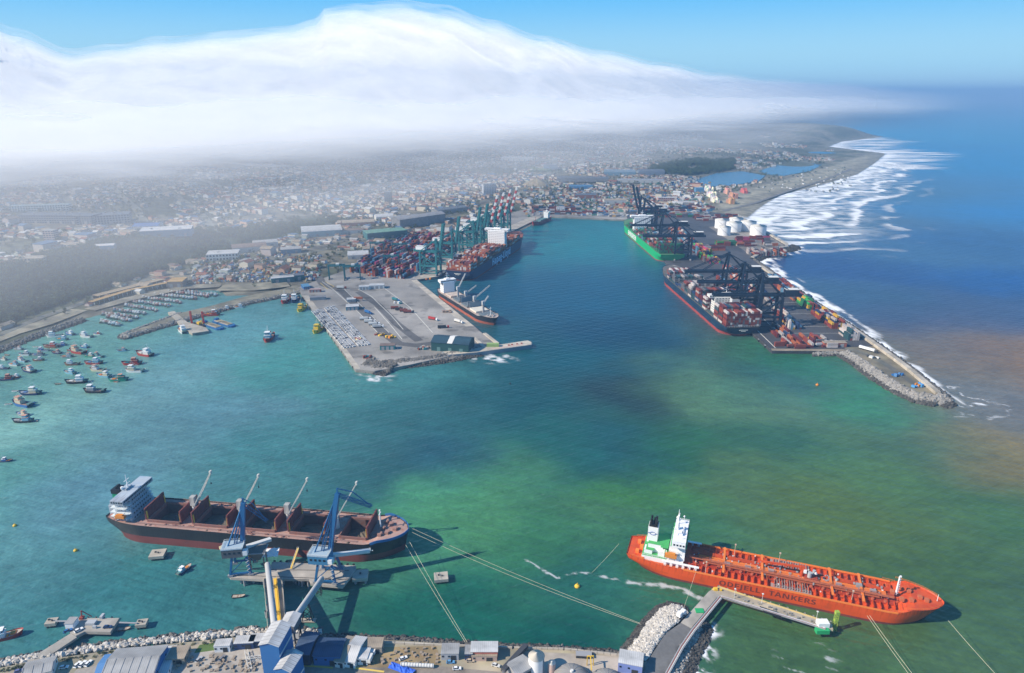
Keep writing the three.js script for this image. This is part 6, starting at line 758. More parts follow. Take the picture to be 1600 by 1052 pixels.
{ const at = (x, y, h) => { const q = G(x, y, h); return [q[0], h, q[1]]; };
  gallery('straight white-hooded conveyor from the blue tower to the jetty', at(418, 884, 12), at(429, 982, 22), 3, 2.6, M(.4, .4, .41), [[.2, 5.9], [.55, 5.9], [.85, 5.9]]);
  gallery('slanting white-hooded conveyor up to the right hand ship loader', at(503, 905, 13), at(462, 964, 17), 2.6, 2.2, M(.3, .36, .44), [[.15, 6]]);
  const q = at(481, 972, 0), s = thing('conveyor_trestle', 'dark A-shaped trestle standing in the water under the slanting conveyor', 'trestle', q[0], 0, q[2]); for (const e of [-1, 1]) new MB().bar([e * 3.6, -4, 1.2], [e * .8, 14.5, -1], .5).bar([e * 3.6, -4, -2.4], [e * .8, 14.5, -1], .4).build('leg', COL.dark, s); const b = new MB(); for (let i = 0; i < 4; i++) { const y0 = i * 3.6, w = (y) => 3 - y * .15; b.bar([-w(y0), y0, .5], [w(y0 + 3.4), y0 + 3.4, -.3], .28).bar([w(y0), y0, .5], [-w(y0 + 3.4), y0 + 3.4, -.3], .28); } b.build('brace', COL.dark, s); new MB().on(0, .4, -.4, 9, .6, 3).build('footing', COL.paleconcrete, s); }
// two blue ship loaders
function shipLoader(label, at, deg, o = {}) {
  const q = G(at[0], at[1], 6), s = thing('ship_loader', label, 'crane', q[0], 6, q[1], deg * Math.PI / 180), B = M(.012, .11, .27, { rough: .45 });
  for (const x of [-6, 6]) for (const z of [-6, 6]) { const l = new MB().bar([x, 1, z], [x * .7, 12, z * .7], 1.2).build('leg', B, s); new MB().box(x, .7, z, 3, 1.4, 1.4).build('bogie', COL.grey, l); }
  new MB().bar([-6, 2, 6], [6, 2, 6], .9).bar([-6, 2, -6], [6, 2, -6], .9).bar([-6, 2, 6], [-4.4, 12, -4.4], .4).bar([6, 2, -6], [4.4, 12, 4.4], .4).bar([-6, 2, 6], [4.4, 12, 4.4], .4).build('bogie_frame', B, s);
  new MB().cyl(0, 12, 0, 4.6, 4.6, 1.6, 18).build('slew_ring', COL.steel, s);
  const h = new MB().box(-3, 16.4, 2, 12, 5.6, 9).build('machine_house', o.house ?? M(.04, .18, .33), s); new MB().box(-3, 19.4, 2, 12.4, .4, 9.4).build('house_roof', M(.32, .42, .5), h); windows(h, -7, 1, 16.8, 6.58, 4, 1.4, 1.4, 'z+');
  new MB().box(4, 16, 5, 3, 3, 3).build('operator_cab', COL.white, s);
  const top = o.top ?? [2, 40, -3]; new MB().bar([1, 13, -1], top, 3, 2.4).build('tower_column', B, s); new MB().bar([-6, 19, 3], top, .7).bar([-4, 19, -3], top, .7).lattice([-2, 19, 1], [top[0] - 1, top[1] - 2, top[2]], 1.4, 9, .22).build('back_strut', B, s);
  const j = o.jib ?? [13, 24, -20]; new MB().lattice([top[0], top[1] - 1, top[2]], j, 1.7, 8, .3).bar([top[0], top[1] + 3.2, top[2]], [lerp(top[0], j[0], .45), lerp(top[1], j[1], .45) + 5, lerp(top[2], j[2], .45)], .5).bar([top[0], top[1], top[2]], [top[0], top[1] + 3.4, top[2]], .8).bar([lerp(top[0], j[0], .45), lerp(top[1], j[1], .45) + 5, lerp(top[2], j[2], .45)], j, .5).build('jib', B, s);
  new MB().bar([2, 13, -4], [o.chute ?? 15, 11, -13], 2.6, 1.8).build('loading_chute', COL.offwhite, s); new MB().bar([-5, 14, 6], [-14, 11, -9], 1.8, 1.6).build('tail_conveyor', M(.5, .42, .24), s);
  const st = new MB(); for (let i = 0; i < 8; i++) st.bar([5 + (i % 2 ? 1 : -1), 1 + i * 1.4, 6.4], [5 + (i % 2 ? -1 : 1), 2.4 + i * 1.4, 6.4], .5, .12); st.build('stair', COL.steel, s); const ww = new MB(); rails(ww, [[-9, 6.6], [3, 6.6], [3, -2.6], [-9, -2.6], [-9, 6.6]], 19.6, 1.1, .12); ww.build('walkway_rail', COL.offwhite, s); return s;
}
shipLoader('blue ship loader standing at the left end of the jetty', [380, 890], 8, { top: [4, 43, -6], jib: [14, 24, -14], house: M(.1, .1, .11) }); shipLoader('taller blue ship loader at the right end of the jetty', [514, 902], -6, { top: [8, 55, -6], jib: [25, 42, -14], chute: 22 });
{ const q = G(405, 884, 6), s = thing('loading_hopper', 'dark grey steel hopper on trestle legs beside the left ship loader', 'hopper', q[0], 6, q[1], .1); for (const x of [-4, 4]) for (const z of [-3, 3]) new MB().bar([x, 0, z], [x, 8, z], .7).build('leg', M(.22, .16, .13), s); new MB().hexa([[-1.6, 5, 1.4], [1.6, 5, 1.4], [1.6, 5, -1.4], [-1.6, 5, -1.4], [-5.4, 12, 4.4], [5.4, 12, 4.4], [5.4, 12, -4.4], [-5.4, 12, -4.4]]).build('bin', M(.12, .11, .1), s); new MB().bar([-5.6, 12, 4.5], [5.6, 12, 4.5], .4).bar([-5.6, 12, -4.5], [5.6, 12, -4.5], .4).bar([-5.6, 12, 4.5], [-5.6, 12, -4.5], .4).bar([5.6, 12, 4.5], [5.6, 12, -4.5], .4).build('rim', COL.grey, s); }
{ const q = G(420, 866, 9), s = thing('cargo_sheet', 'white and orange tarpaulins spread between jetty and ship deck', 'tarpaulin', q[0], 9.5, q[1] + 1, .1); const P = (i, k) => [(i / 8 - .5) * 13, .6 * hash(i, k) + k * .5, (.5 - k / 4) * 6]; const b = new MB(); for (let i = 0; i < 8; i++) for (let k = 0; k < 4; k++) b.quad(P(i, k), P(i + 1, k), P(i + 1, k + 1), P(i, k + 1)); b.build('white_sheet', twoSide(COL.white), s); new MB().box(-9, .6, .8, 5, .8, 5).build('orange_sheet', COL.orange, s); }
{ const q = G(472, 858, 12), s = thing('gangway', 'slim yellow gangway from the jetty up to the bulk carrier', 'gangway', 0, 0, 0); const a = G(455, 890, 6), b = G(466, 858, 13); new MB().bar([a[0], 6.6, a[1]], [b[0], 13.6, b[1]], 1, .5).build('walkway', COL.yellow, s); new MB().bar([a[0] + .5, 7.6, a[1]], [b[0] + .5, 14.6, b[1]], .12).bar([a[0] - .5, 7.6, a[1]], [b[0] - .5, 14.6, b[1]], .12).build('handrail', COL.offwhite, s); }

// tanker jetty: causeway on rock, trestle, berth platform
{ const P = (...L) => L.map((q) => G(q[0], q[1], NEAR + 1));
  struct(new MB().extr([...P([1000, 1075], [1010, 1036], [1040, 990], [1066, 972], [1084, 980], [1062, 1008], [1040, 1052], [1030, 1085])], -4, NEAR + .9).build('causeway_road', M(.2, .195, .19, { map: T.yard })));
  const s = thing('tanker_jetty', 'bent concrete jetty leading from the rocky point to the orange tanker', 'jetty'); new MB().extr(P([1064, 973], [1108, 924], [1118, 919], [1133, 924], [1128, 932], [1120, 934], [1080, 982]), 3.6, NEAR + 1, true).build('approach_deck', COL.concrete, s); new MB().extr(P([1112, 921], [1125, 917], [1300, 974], [1302, 984], [1290, 982], [1126, 932]), 3.6, NEAR + 1.02, true).build('berth_deck', M(.56, .48, .36, { map: T.concrete }), s);
  for (let i = 0; i < 22; i++) { const q = i < 8 ? G(lerp(1076, 1116, i / 8) + (i % 2) * 8, lerp(968, 926, i / 8), 0) : G(lerp(1122, 1296, (i - 8) / 13), lerp(924, 980, (i - 8) / 13), 0); new MB().cyl(q[0], -4, q[1], .6, .6, 8, 8, false).build('pile', COL.grey, s); }
  new MB().extr(P([1112, 921], [1125, 917], [1300, 974], [1300, 975.4], [1125, 919], [1113, 923]), NEAR + 1, NEAR + 1.35).build('yellow_kerb', M(.62, .46, .18), s);
  const q0 = (px, py, h) => { const q = G(px, py, h); return [q[0], h, q[1]]; }; 
  for (let k = 0; k < 4; k++) new MB().bar(q0(1126 + k * 1.2, 931 + k * 1, NEAR + 1.6), q0(1290, 981.5 + k * .8, NEAR + 1.6), .42).build('pipeline', [COL.steel, COL.offwhite, M(.3, .12, .1), COL.grey][k], s); for (let k = 0; k < 4; k++) { const A = q0(1124 + k * 1.4, 932 + k, NEAR + 1.6), B = q0(1081 + k * 1.6, 984 + k, NEAR + 1.6), C = q0(1063 + k * 1.6, 1010 + k, NEAR + 1.6), D = q0(1036 + k * 2, 1060, NEAR + 1.6), m = [COL.steel, M(.3, .12, .1), COL.offwhite, COL.grey][k]; new MB().bar(A, B, .42).bar(B, C, .42).bar(C, D, .42).build('pipeline', m, s); }
  const hs = new MB(); for (let i = 0; i < 12; i++) { const A = q0(1188 + i * 2.4, 948 + i * .8, NEAR + 1.4), B = q0(1196 + i * 2.4, 958 + i * .8, NEAR + 1.4); hs.bar(A, B, .5); } hs.build('loading_hose', COL.rubber, s); const vv = new MB(); for (let i = 0; i < 30; i++) { const A = q0(rr(1130, 1285), 0, 0), t = rnd(), B = G(lerp(1130, 1280, t), lerp(925, 974, t) + rr(0, 4), NEAR + 1); vv.on(B[0], NEAR + 1, B[1], rr(.4, 1.6), rr(.4, 1.4), rr(.4, 1.2)); } vv.build('deck_equipment', M(.3, .28, .24), s);
  const lp = new MB(); for (const [a, b] of [[1147, 936], [1275, 972], [1190, 944]]) { const q = G(a, b, NEAR + 1); lp.cyl(q[0], NEAR + 1, q[1], .14, .1, 7, 6).box(q[0], NEAR + 8, q[1], .9, .4, .9); } lp.build('lamp_post', COL.offwhite, s);
  const hb = new MB(); { const q = G(1285, 978, NEAR + 1); hb.on(q[0], NEAR + 1, q[1], 6, 3, 4); } hb.build('control_hut', COL.white, s); const gh = new MB(); { const q = G(1288, 984, NEAR + 1); gh.on(q[0] - 1, NEAR - 1, q[1], 7, 2.4, 3); } gh.build('green_housing', COL.green, s); const gd = new MB(); { const q = G(1305, 976, NEAR); gd.lattice([q[0], 0, q[1]], [q[0], 13, q[1]], 1.6, 6, .3).box(q[0], 12, q[1], 2.2, 1.8, 2).box(q[0], 7, q[1], 1.8, 1.4, 2); } gd.build('gangway_tower', M(.3, .42, .06), s);
  { const q = G(1093, 955, NEAR + 1); new MB().on(q[0], NEAR + 1, q[1], 4.5, .5, 3.4).build('green_grating', COL.green, s); } { const q = G(1118, 922, NEAR + 1); new MB().on(q[0], NEAR + 1, q[1], 2.2, 1.2, 2).on(q[0] + 3, NEAR + 1, q[1] + .6, 1.2, .9, 1.2).build('mooring_hook', COL.yellow, s); }
  { const q = G(1063, 964, NEAR + 1); truck('white van parked on the tanker causeway', q[0], NEAR + .95, q[1], .8, COL.white, COL.white, 5); }
  const pip = new MB(); }
rocks('point_rocks', 'pale boulders heaped on the left of the tanker causeway', (() => { const out = [], P = [G(962, 1024), G(985, 995), G(1003, 970), G(1025, 947), G(1048, 940), G(1074, 946), G(1080, 955), G(1062, 972, 3), G(1038, 992, 3), G(1008, 1036, 3), G(985, 1030, 3)]; for (let i = 0; i < 26000 && out.length < 3400; i++) { const x = rr(38, 100), z = rr(-326, -270); if (!inside(x, z, P)) continue; const e = edgeDist(x, z, P.slice(0, 7), false), y = clamp(e * .42 - .6, -.6, 4.6); out.push([x, y + rr(-.2, .3), z, rr(.7, 1.25), e < 4.2 ? .05 * rr(.7, 1.6) : .52 * rr(.8, 1.15)]); } return out; })());
rocks('point_rocks', 'dark and grey boulders heaped on the right of the tanker causeway', (() => { const out = [], P = [G(1085, 983, 3), G(1104, 968), G(1114, 985), G(1108, 1005), G(1094, 1030), G(1082, 1062), G(1076, 1100), G(1030, 1100, 3), G(1044, 1052, 3), G(1062, 1012, 3)]; for (let i = 0; i < 26000 && out.length < 2400; i++) { const x = rr(70, 118), z = rr(-318, -250); if (!inside(x, z, P)) continue; const e = edgeDist(x, z, P.slice(1, 7), false), y = clamp(e * .4 - .6, -.6, 4.2); out.push([x, y + rr(-.2, .3), z, rr(.75, 1.35), e < 5.5 ? .06 * rr(.6, 1.8) : .32 * rr(.6, 1.3)]); } return out; })());
struct(new MB().extr([G(966, 1022), G(1006, 974), G(1030, 953), G(1070, 953), G(1085, 985, 1), G(1102, 985), G(1088, 1030), G(1070, 1100), [40, -250]], -4, 1).build('causeway_base', M(.14, .13, .12, { map: T.soil })));

// small pier at the lower left
{ const s = thing('small_pier', 'small concrete pier with square head at the lower left', 'pier'); new MB().extr([G(20, 1046, 4), G(35, 1052, 4), G(120, 996, 4), G(110, 990, 4)], 2.6, 4, true).build('approach_deck', COL.concrete, s); new MB().extr([G(108, 988, 4.03), G(122, 966, 4.03), G(186, 966, 4.03), G(172, 988, 4.03), G(132, 987, 4.03), G(118, 994, 4.03)], 2.2, 4.03, true).build('head_deck', COL.concrete, s); for (let i = 0; i < 18; i++) { const q = i < 12 ? G(lerp(114, 176, (i % 6) / 5), i < 6 ? 984 : 970, 0) : G(lerp(40, 105, (i - 12) / 5), lerp(1038, 1000, (i - 12) / 5), 0); new MB().cyl(q[0], -4, q[1], .5, .5, 6.6, 8, false).build('pile', COL.grey, s); }
  const k = new MB(); { const q = G(128, 967, 4); k.bar([q[0], 4, q[1]], [q[0] + .6, 9.5, q[1]], .5).bar([q[0] + .6, 9.5, q[1]], [q[0] + 5, 4.6, q[1] - 1], .35).on(q[0], 4, q[1], 2, 1.4, 2); } k.build('hoist', M(.3, .06, .05), s); const h = G(113, 978, 4); new MB().on(h[0], 4, h[1], 4.4, 3.4, 5).build('hut', COL.white, s); new MB().on(h[0], 7.4, h[1], 4.8, .3, 5.4).build('hut_roof', COL.roofgrey, s);
  const eq = new MB(); for (const [a, b, w, d, c] of [[143, 975, 5, 3, 1], [160, 965, 1.5, 3, 1], [148, 982, 2, 1, 1]]) { const q = G(a, b, 4); eq.on(q[0], 4, q[1], w, 1.6, d); } eq.build('deck_gear', M(.4, .42, .44), s); for (const [a, b] of [[86, 971], [186, 973]]) { const A = G(a, b, 4), B = G(a < 100 ? 116 : 214, a < 100 ? 971 : 974, 4); new MB().bar([A[0], 4, A[1]], [B[0], 4, B[1]], .9, .3).build('catwalk', COL.grey, s); } const q = G(106, 987, 4.03); car('blue car on the small pier approach', q[0], 4.05, q[1], .7, COL.blue); const r = G(168, 981, 4.03); car('dark car on the small pier head', r[0], 4.1, r[1], .1, COL.deepblue); const t = G(123, 986, 4.03); car('white van on the small pier head', t[0], 4.1, t[1], .9, COL.white); }
function dolphin(label, at, w = 7, top = 3.4) { const q = G(at[0], at[1], top), s = thing('mooring_dolphin', label, 'dolphin', q[0], 0, q[1], .15); new MB().on(0, top - 2, 0, w, 2, w * .85).build('cap', COL.paleconcrete, s); for (const x of [-1, 1]) for (const z of [-1, 1]) new MB().bar([x * w * .42, -4, z * w * .36], [x * w * .3, top - 2, z * w * .28], .8).build('pile', COL.dark, s); new MB().cyl(.6, top, .4, .35, .45, .8, 8).on(-1.4, top, -.6, 1, .7, .8).build('bollard', COL.dark, s); return s; }
dolphin('square mooring dolphin left of the small pier', [80, 970], 5.6); dolphin('square mooring dolphin right of the small pier', [221, 972], 5.6); dolphin('white-topped mooring dolphin beside the bulk carrier stern quarter', [246, 864], 9); dolphin('square mooring dolphin off the bulk carrier bow', [689, 900], 8.4);

// ---------- boats, buoys, ropes, pier traffic ----------
const boatO = { L: 14, B: 4.6, yb: -.6, yt: 1.5, sl: .12, bl: .42, rake: 1.2, bowUp: 0, sternK: .2, drop: .35 };
const boatHull = (() => { const o = { ...boatO }; return [hullBand(o, -.6, 9, 18, 3), deckGeo(o, .35, 0, 1, 16)]; })();
for (const g of boatHull) { const p = g.attributes.position; for (let i = 0; i < p.count; i++) { const t = (p.getX(i) + 7) / 14; p.setY(i, p.getY(i) + Math.max(0, p.getY(i) + .6) / 2.1 * (1.3 * Math.pow(clamp((t - .45) / .55), 2) + .35 * Math.pow(clamp((.3 - t) / .3), 2))); } g.computeVertexNormals(); }
const hullCols = { red: [.42, .04, .03], blue: [.03, .14, .38], teal: [.05, .3, .32], white: [.72, .72, .72], navy: [.015, .04, .12], black: [.015, .016, .02], green: [.02, .28, .18], grey: [.28, .3, .32], 'light blue': [.22, .46, .58], cream: [.62, .55, .4], brown: [.24, .12, .07], yellow: [.72, .5, .03] };
const hm = {}; for (const k in hullCols) { hm[k] = twoSide(M(...hullCols[k], { rough: .5 })); }
function fishingBoat(label, x, z, ry, len, hc, cc, o = {}) {
  const s = thing(o.name ?? 'fishing_boat', label, o.cat ?? 'fishing boat', x, 0, z, ry, o.group), k = len / 14; s.scale.setScalar(k);
  mesh('hull', boatHull[0], hm[hc], s); mesh('deck', boatHull[1], o.deck ?? M(.4, .34, .28), s);
  if (o.bare) { new MB().on(-1, 1, 0, 1, .3, 3.4).on(2, 1.1, 0, .8, .3, 3).build('thwart', COL.wood, s); return s; }
  const cx = o.cx ?? -2.2; new MB().on(cx, 1.1, 0, 4.2, 2.3, 3).on(cx + .5, 3.4, 0, 2.6, 1.5, 2.6).build('wheelhouse', hm[cc], s); new MB().on(cx, 3.35, 0, 4.6, .14, 3.4).on(cx + .5, 4.9, 0, 3, .15, 3).build('roof', o.roof ?? COL.white, s); windows(s, cx - .4, cx + 1.5, 4.2, 1.32, 3, .5, .6, 'z+'); windows(s, -.8, .8, 4.2, cx + 1.83, 3, .5, .6, 'x+');
  new MB().cyl(cx - 1, 3.4, 0, .12, .07, 5, 6).bar([cx - 1, 7, 0], [cx - 5, 4.6, 0], .1).bar([cx - 1, 8.2, 0], [6.4, 3, 0], .05).build('mast', COL.offwhite, s); new MB().on(3, 1.2, 0, 2.2, .7, 2.2).on(.9, 1.2, .9, .8, .6, 1).build('deck_gear', o.gear ?? COL.orange, s); new MB().on(-5.4, 1.1, 0, 2, 1, 2.6).build('net_heap', M(.1, .2, .18), s); return s;
}
const B0 = (x, y) => [x / 5.262, 480 + y / 5.262];
const anchored = [[450, 243, 110, 'white', 'white'], [575, 225, 85, 'blue', 'white'], [710, 245, 105, 'white', 'white'], [800, 225, 60, 'white', 'red'], [510, 270, 85, 'teal', 'light blue'], [505, 315, 75, 'blue', 'blue'], [420, 330, 110, 'brown', 'red'], [355, 362, 85, 'white', 'blue'], [205, 394, 85, 'white', 'grey'], [315, 397, 85, 'grey', 'grey'], [465, 380, 80, 'navy', 'grey'], [640, 374, 140, 'red', 'cream'], [695, 332, 75, 'blue', 'light blue'], [550, 412, 85, 'grey', 'white'], [735, 408, 80, 'green', 'cream'], [810, 408, 90, 'teal', 'teal'], [770, 465, 125, 'red', 'light blue'], [1003, 362, 75, 'light blue', 'white'], [1190, 395, 150, 'red', 'white'], [1085, 470, 140, 'red', 'red'], [1110, 530, 140, 'white', 'cream'], [595, 474, 105, 'brown', 'white'], [805, 522, 120, 'cream', 'white'], [185, 446, 90, 'light blue', 'white'], [315, 440, 75, 'brown', 'grey'], [30, 433, 60, 'white', 'cream'], [115, 478, 85, 'white', 'light blue'], [30, 508, 75, 'navy', 'white'], [235, 528, 125, 'navy', 'white'], [575, 543, 100, 'light blue', 'light blue'], [855, 570, 115, 'light blue', 'cream'], [975, 604, 135, 'green', 'green'], [50, 598, 110, 'navy', 'red'], [125, 578, 70, 'red', 'white'], [630, 622, 150, 'black', 'white'], [780, 698, 155, 'black', 'grey'], [250, 716, 145, 'navy', 'cream'], [190, 806, 175, 'blue', 'cream'], [185, 888, 100, 'grey', 'cream'], [190, 942, 135, 'black', 'light blue'], [150, 350, 70, 'grey', 'white'], [590, 358, 60, 'red', 'red']];
for (const [x, y, l, hc, cc] of anchored) { const [a, b] = B0(x, y), q = G(a, b), m = Math.hypot(q[0], q[1], CAM_H) / FOCAL * l / 5.262; fishingBoat(`${m > 17 ? 'large' : m > 13 ? 'medium' : 'small'} ${hc}-hulled fishing boat with ${cc} wheelhouse at anchor`, q[0], q[1], Math.PI + rr(-.4, .3), clamp(m, 8, 24), hc, cc, { group: 'fishing boats at anchor in the left bay', gear: pick([COL.orange, COL.offwhite, COL.rustred, COL.teal, COL.grey, M(.1, .2, .4)]), roof: rnd() < .4 ? M(.55, .3, .22) : COL.white, cx: rnd() < .3 ? 2 : -2.2, deck: pick([M(.42, .34, .27), M(.3, .2, .16), M(.45, .45, .45)]) }); }
for (const [x, y, hc] of [[290, 330, 'white'], [475, 635, 'black'], [120, 694, 'white'], [65, 802, 'white'], [952, 614, 'red'], [55, 396, 'brown'], [280, 942, 'navy'], [745, 395, 'blue']]) { const [a, b] = B0(x, y), q = G(a, b); fishingBoat(`open ${hc} skiff floating in the bay`, q[0], q[1], Math.PI + rr(-.3, .3), 6.5, hc, 'white', { bare: 1, name: 'skiff', cat: 'skiff' }); }
// rafted boats in the fishing harbour
{ const rows = [[[158, 503], [188, 509], 9], [[166, 495], [205, 502], 10], [[160, 491], [216, 497], 12], [[178, 485], [228, 491], 12], [[196, 478], [246, 486], 12], [[208, 472], [266, 479], 13], [[222, 466], [284, 474], 14], [[240, 461], [308, 468], 15], [[262, 457], [326, 464], 14], [[286, 456], [340, 462], 9]]; rows.forEach(([a, b, n], r) => { for (let i = 0; i < n; i++) { const t = (i + .5) / n, q = G(lerp(a[0], b[0], t), lerp(a[1], b[1], t) + rr(-.6, .6)); const hc = pick(['white', 'light blue', 'navy', 'red', 'grey', 'teal', 'cream', 'blue', 'black', 'brown']), cc = pick(['white', 'cream', 'light blue', 'grey', 'white', 'red']); const o = fishingBoat(`${hc}-hulled boat with ${cc} cabin in the fishing harbour`, q[0], q[1], 1.75 + rr(-.12, .12), rr(9, 13), hc, cc, { group: 'boats rafted up in the fishing harbour', name: 'moored_boat', cat: 'boat', gear: pick([COL.orange, COL.offwhite, COL.rustred, COL.teal, COL.grey]), roof: rnd() < .3 ? M(.4, .2, .16) : COL.white }); } }); }
// other craft
const at = (x, y) => G(x, y); const craft = (label, x, y, ry, len, hc, cc, o) => { const q = at(x, y); return fishingBoat(label, q[0], q[1], ry, len, hc, cc, o); };
craft('dark launch at the left edge of the water', 10, 721, .1, 10, 'navy', 'blue', { name: 'launch', cat: 'boat' }); craft('red fishing boat entering at the lower left edge', 10, 996, .35, 17, 'red', 'white'); craft('orange wooden boat moored right of the small pier', 194, 984, .1, 7, 'brown', 'white', { bare: 1, name: 'skiff', cat: 'skiff' });
craft('dark blue launch below the bulk carrier', 288, 892, 1.15, 11, 'navy', 'light blue', { name: 'launch', cat: 'boat' }); craft('slim dark launch left of the loading bridge', 373, 933, .1, 8, 'black', 'white', { bare: 1, name: 'skiff', cat: 'skiff' }); craft('white motor cruiser off the curved mole', 373, 481, 3.4, 15, 'white', 'white', { name: 'motor_boat', cat: 'boat' }); craft('white cruiser with red waterline nearer the pier barges', 352, 484, 3.3, 15, 'red', 'white', { name: 'motor_boat', cat: 'boat' }); craft('white workboat on the near side of the finger pier', 285, 518, 2.3, 24, 'white', 'white', { name: 'workboat', cat: 'boat' }); craft('red tug tied behind the pier barges', 331, 493, 3.3, 22, 'red', 'red', { name: 'tug', cat: 'tug' });
function tug(label, x, y, ry, hc, cc, len = 26) { const q = at(x, y), s = fishingBoat(label, q[0], q[1], ry, len, hc, cc, { name: 'tug', cat: 'tug', cx: 1.4, roof: cc === 'yellow' ? hm.yellow : COL.white, gear: COL.grey, deck: M(.3, .2, .17) }); new MB().cyl(-1.6, 1.2, .9, .45, .45, 3.2, 8).cyl(-1.6, 1.2, -.9, .45, .45, 3.2, 8).build('funnel', COL.dark, s); const t = new MB(); for (let i = 0; i < 7; i++) { const e = i - 3; t.box(6.4 - Math.abs(e) * .55, 1.5, e * .55, .5, .7, .5); } t.build('bow_fender', COL.rubber, s); return s; }
tug('red and dark tug under way in the middle of the harbour', 420, 530, -1.45, 'red', 'light blue', 30); tug('yellow tug nearest the camera at the car terminal', 497, 517, -1.7, 'yellow', 'yellow', 27); tug('yellow tug farther up the car terminal quay', 471, 484, -1.6, 'yellow', 'yellow', 26); tug('navy and white tug on the right of two in the harbour corner', 461, 470, -1.5, 'navy', 'white', 30); tug('red and white tug on the left of two in the harbour corner', 446, 471, -1.5, 'red', 'white', 30);
for (const [x, y, label] of [[332, 511, 'blue hopper barge with tan hold lying nearest the finger pier'], [350, 507, 'second blue hopper barge with tan hold behind the first']]) { const q = at(x, y), s = thing('hopper_barge', label, 'barge', q[0], 0, q[1], -.62); new MB().extr([[-19, 5], [17, 5], [20, 2.5], [20, -2.5], [17, -5], [-19, -5]], -1, 2.4).build('hull', M(.03, .14, .34), s); new MB().on(-1, 2.4, 0, 30, .8, 7.4).build('coaming', M(.5, .42, .32), s); new MB().on(-1, 3.2, 0, 28, .1, 5.6).build('cargo', M(.44, .35, .24, { map: T.soil }), s); new MB().on(-16, 2.4, 0, 4, 3, 5).build('pump_house', COL.blue, s); }
{ const q = at(310, 509), s = thing('spud_barge', 'work barge with two tall red spud legs and yellow excavator', 'barge', q[0], 0, q[1], -.6); new MB().on(0, -1, 0, 24, 3.2, 11).build('pontoon', COL.dark, s); for (const [x, z] of [[-8, 3.6], [6, -4]]) new MB().lattice([x, -2, z], [x, 19, z], 1.5, 9, .4).build('spud_leg', COL.red, s); new MB().box(2, 4, 0, 5, 3, 3.6).bar([4, 4, 0], [8, 9, 0], .9).bar([8, 9, 0], [11, 4, 0], .7).build('excavator', COL.yellow, s); new MB().on(-4, 2.2, -2, 5, 2.6, 4).build('cabin', COL.offwhite, s); }
// buoys
for (const [x, y, m, label, r] of [[902, 917, COL.yellow, 'yellow round buoy between the two big ships', 1.7], [118, 861, COL.yellow, 'yellow buoy left of the bulk carrier', 1.3], [23, 822, COL.yellow, 'yellow buoy near the left edge', 1.3], [1277, 602, COL.orange, 'orange buoy off the outer breakwater', 1.6], [797, 600, COL.dark, 'tiny dark buoy in mid harbour', 1]]) { const q = at(x, y), s = thing('buoy', label, 'buoy', q[0], 0, q[1]); const g = new THREE.SphereGeometry(r, 14, 10); g.scale(1, .8, 1); mesh('float', g, m, s).position.y = .3; new MB().cyl(0, r * .7, 0, r * .25, r * .12, r * .9, 8).build('top_mark', m, s); new MB().cyl(0, -.3, 0, r * 1.05, r * 1.05, .3, 14).build('collar', COL.dark, s); }
// mooring lines
function rope(label, a, b, sag = .03, r = .09) { const n = 14, pts = []; const l = Math.hypot(a[0] - b[0], a[1] - b[1], a[2] - b[2]); for (let i = 0; i <= n; i++) { const t = i / n; pts.push(new THREE.Vector3(lerp(a[0], b[0], t), lerp(a[1], b[1], t) - sag * l * 4 * t * (1 - t), lerp(a[2], b[2], t))); } tag(mesh('mooring_line', new THREE.TubeGeometry(new THREE.CatmullRomCurve3(pts), 20, r, 5), COL.rope), label, 'mooring line'); }
const P3 = (x, y, h) => { const q = G(x, y, h); return [q[0], h, q[1]]; };
rope('mooring line from the bulk carrier bow down to the near promenade', P3(634, 852, 14), P3(727, 1004, 5), .012); rope('twin mooring line beside the first at the bulk carrier bow', P3(640, 847, 14), P3(730, 1004, 5), .012); rope('long mooring line from the bow across to the boulder point', P3(640, 824, 15), P3(1000, 974, 4), .012, .08); rope('parallel long line to the boulder point', P3(644, 832, 15), P3(1002, 976, 4), .018, .08);
rope('left of two lines off the tanker bow towards the camera', P3(1355, 962, 10), P3(1425, 1060, 4), .01); rope('right of two lines off the tanker bow towards the camera', P3(1359, 962, 10), P3(1431, 1060, 4), .01); rope('single line from the tanker bow tip towards the right corner', P3(1482, 970, 11), P3(1560, 1058, 4), .01); rope('line from the tanker side to the yellow mooring hook', P3(1087, 895, 9), P3(1068, 952, 5), .01, .08); rope('line from the tanker stern into the water', P3(967, 850, 9), P3(925, 895, .2), .02, .08);
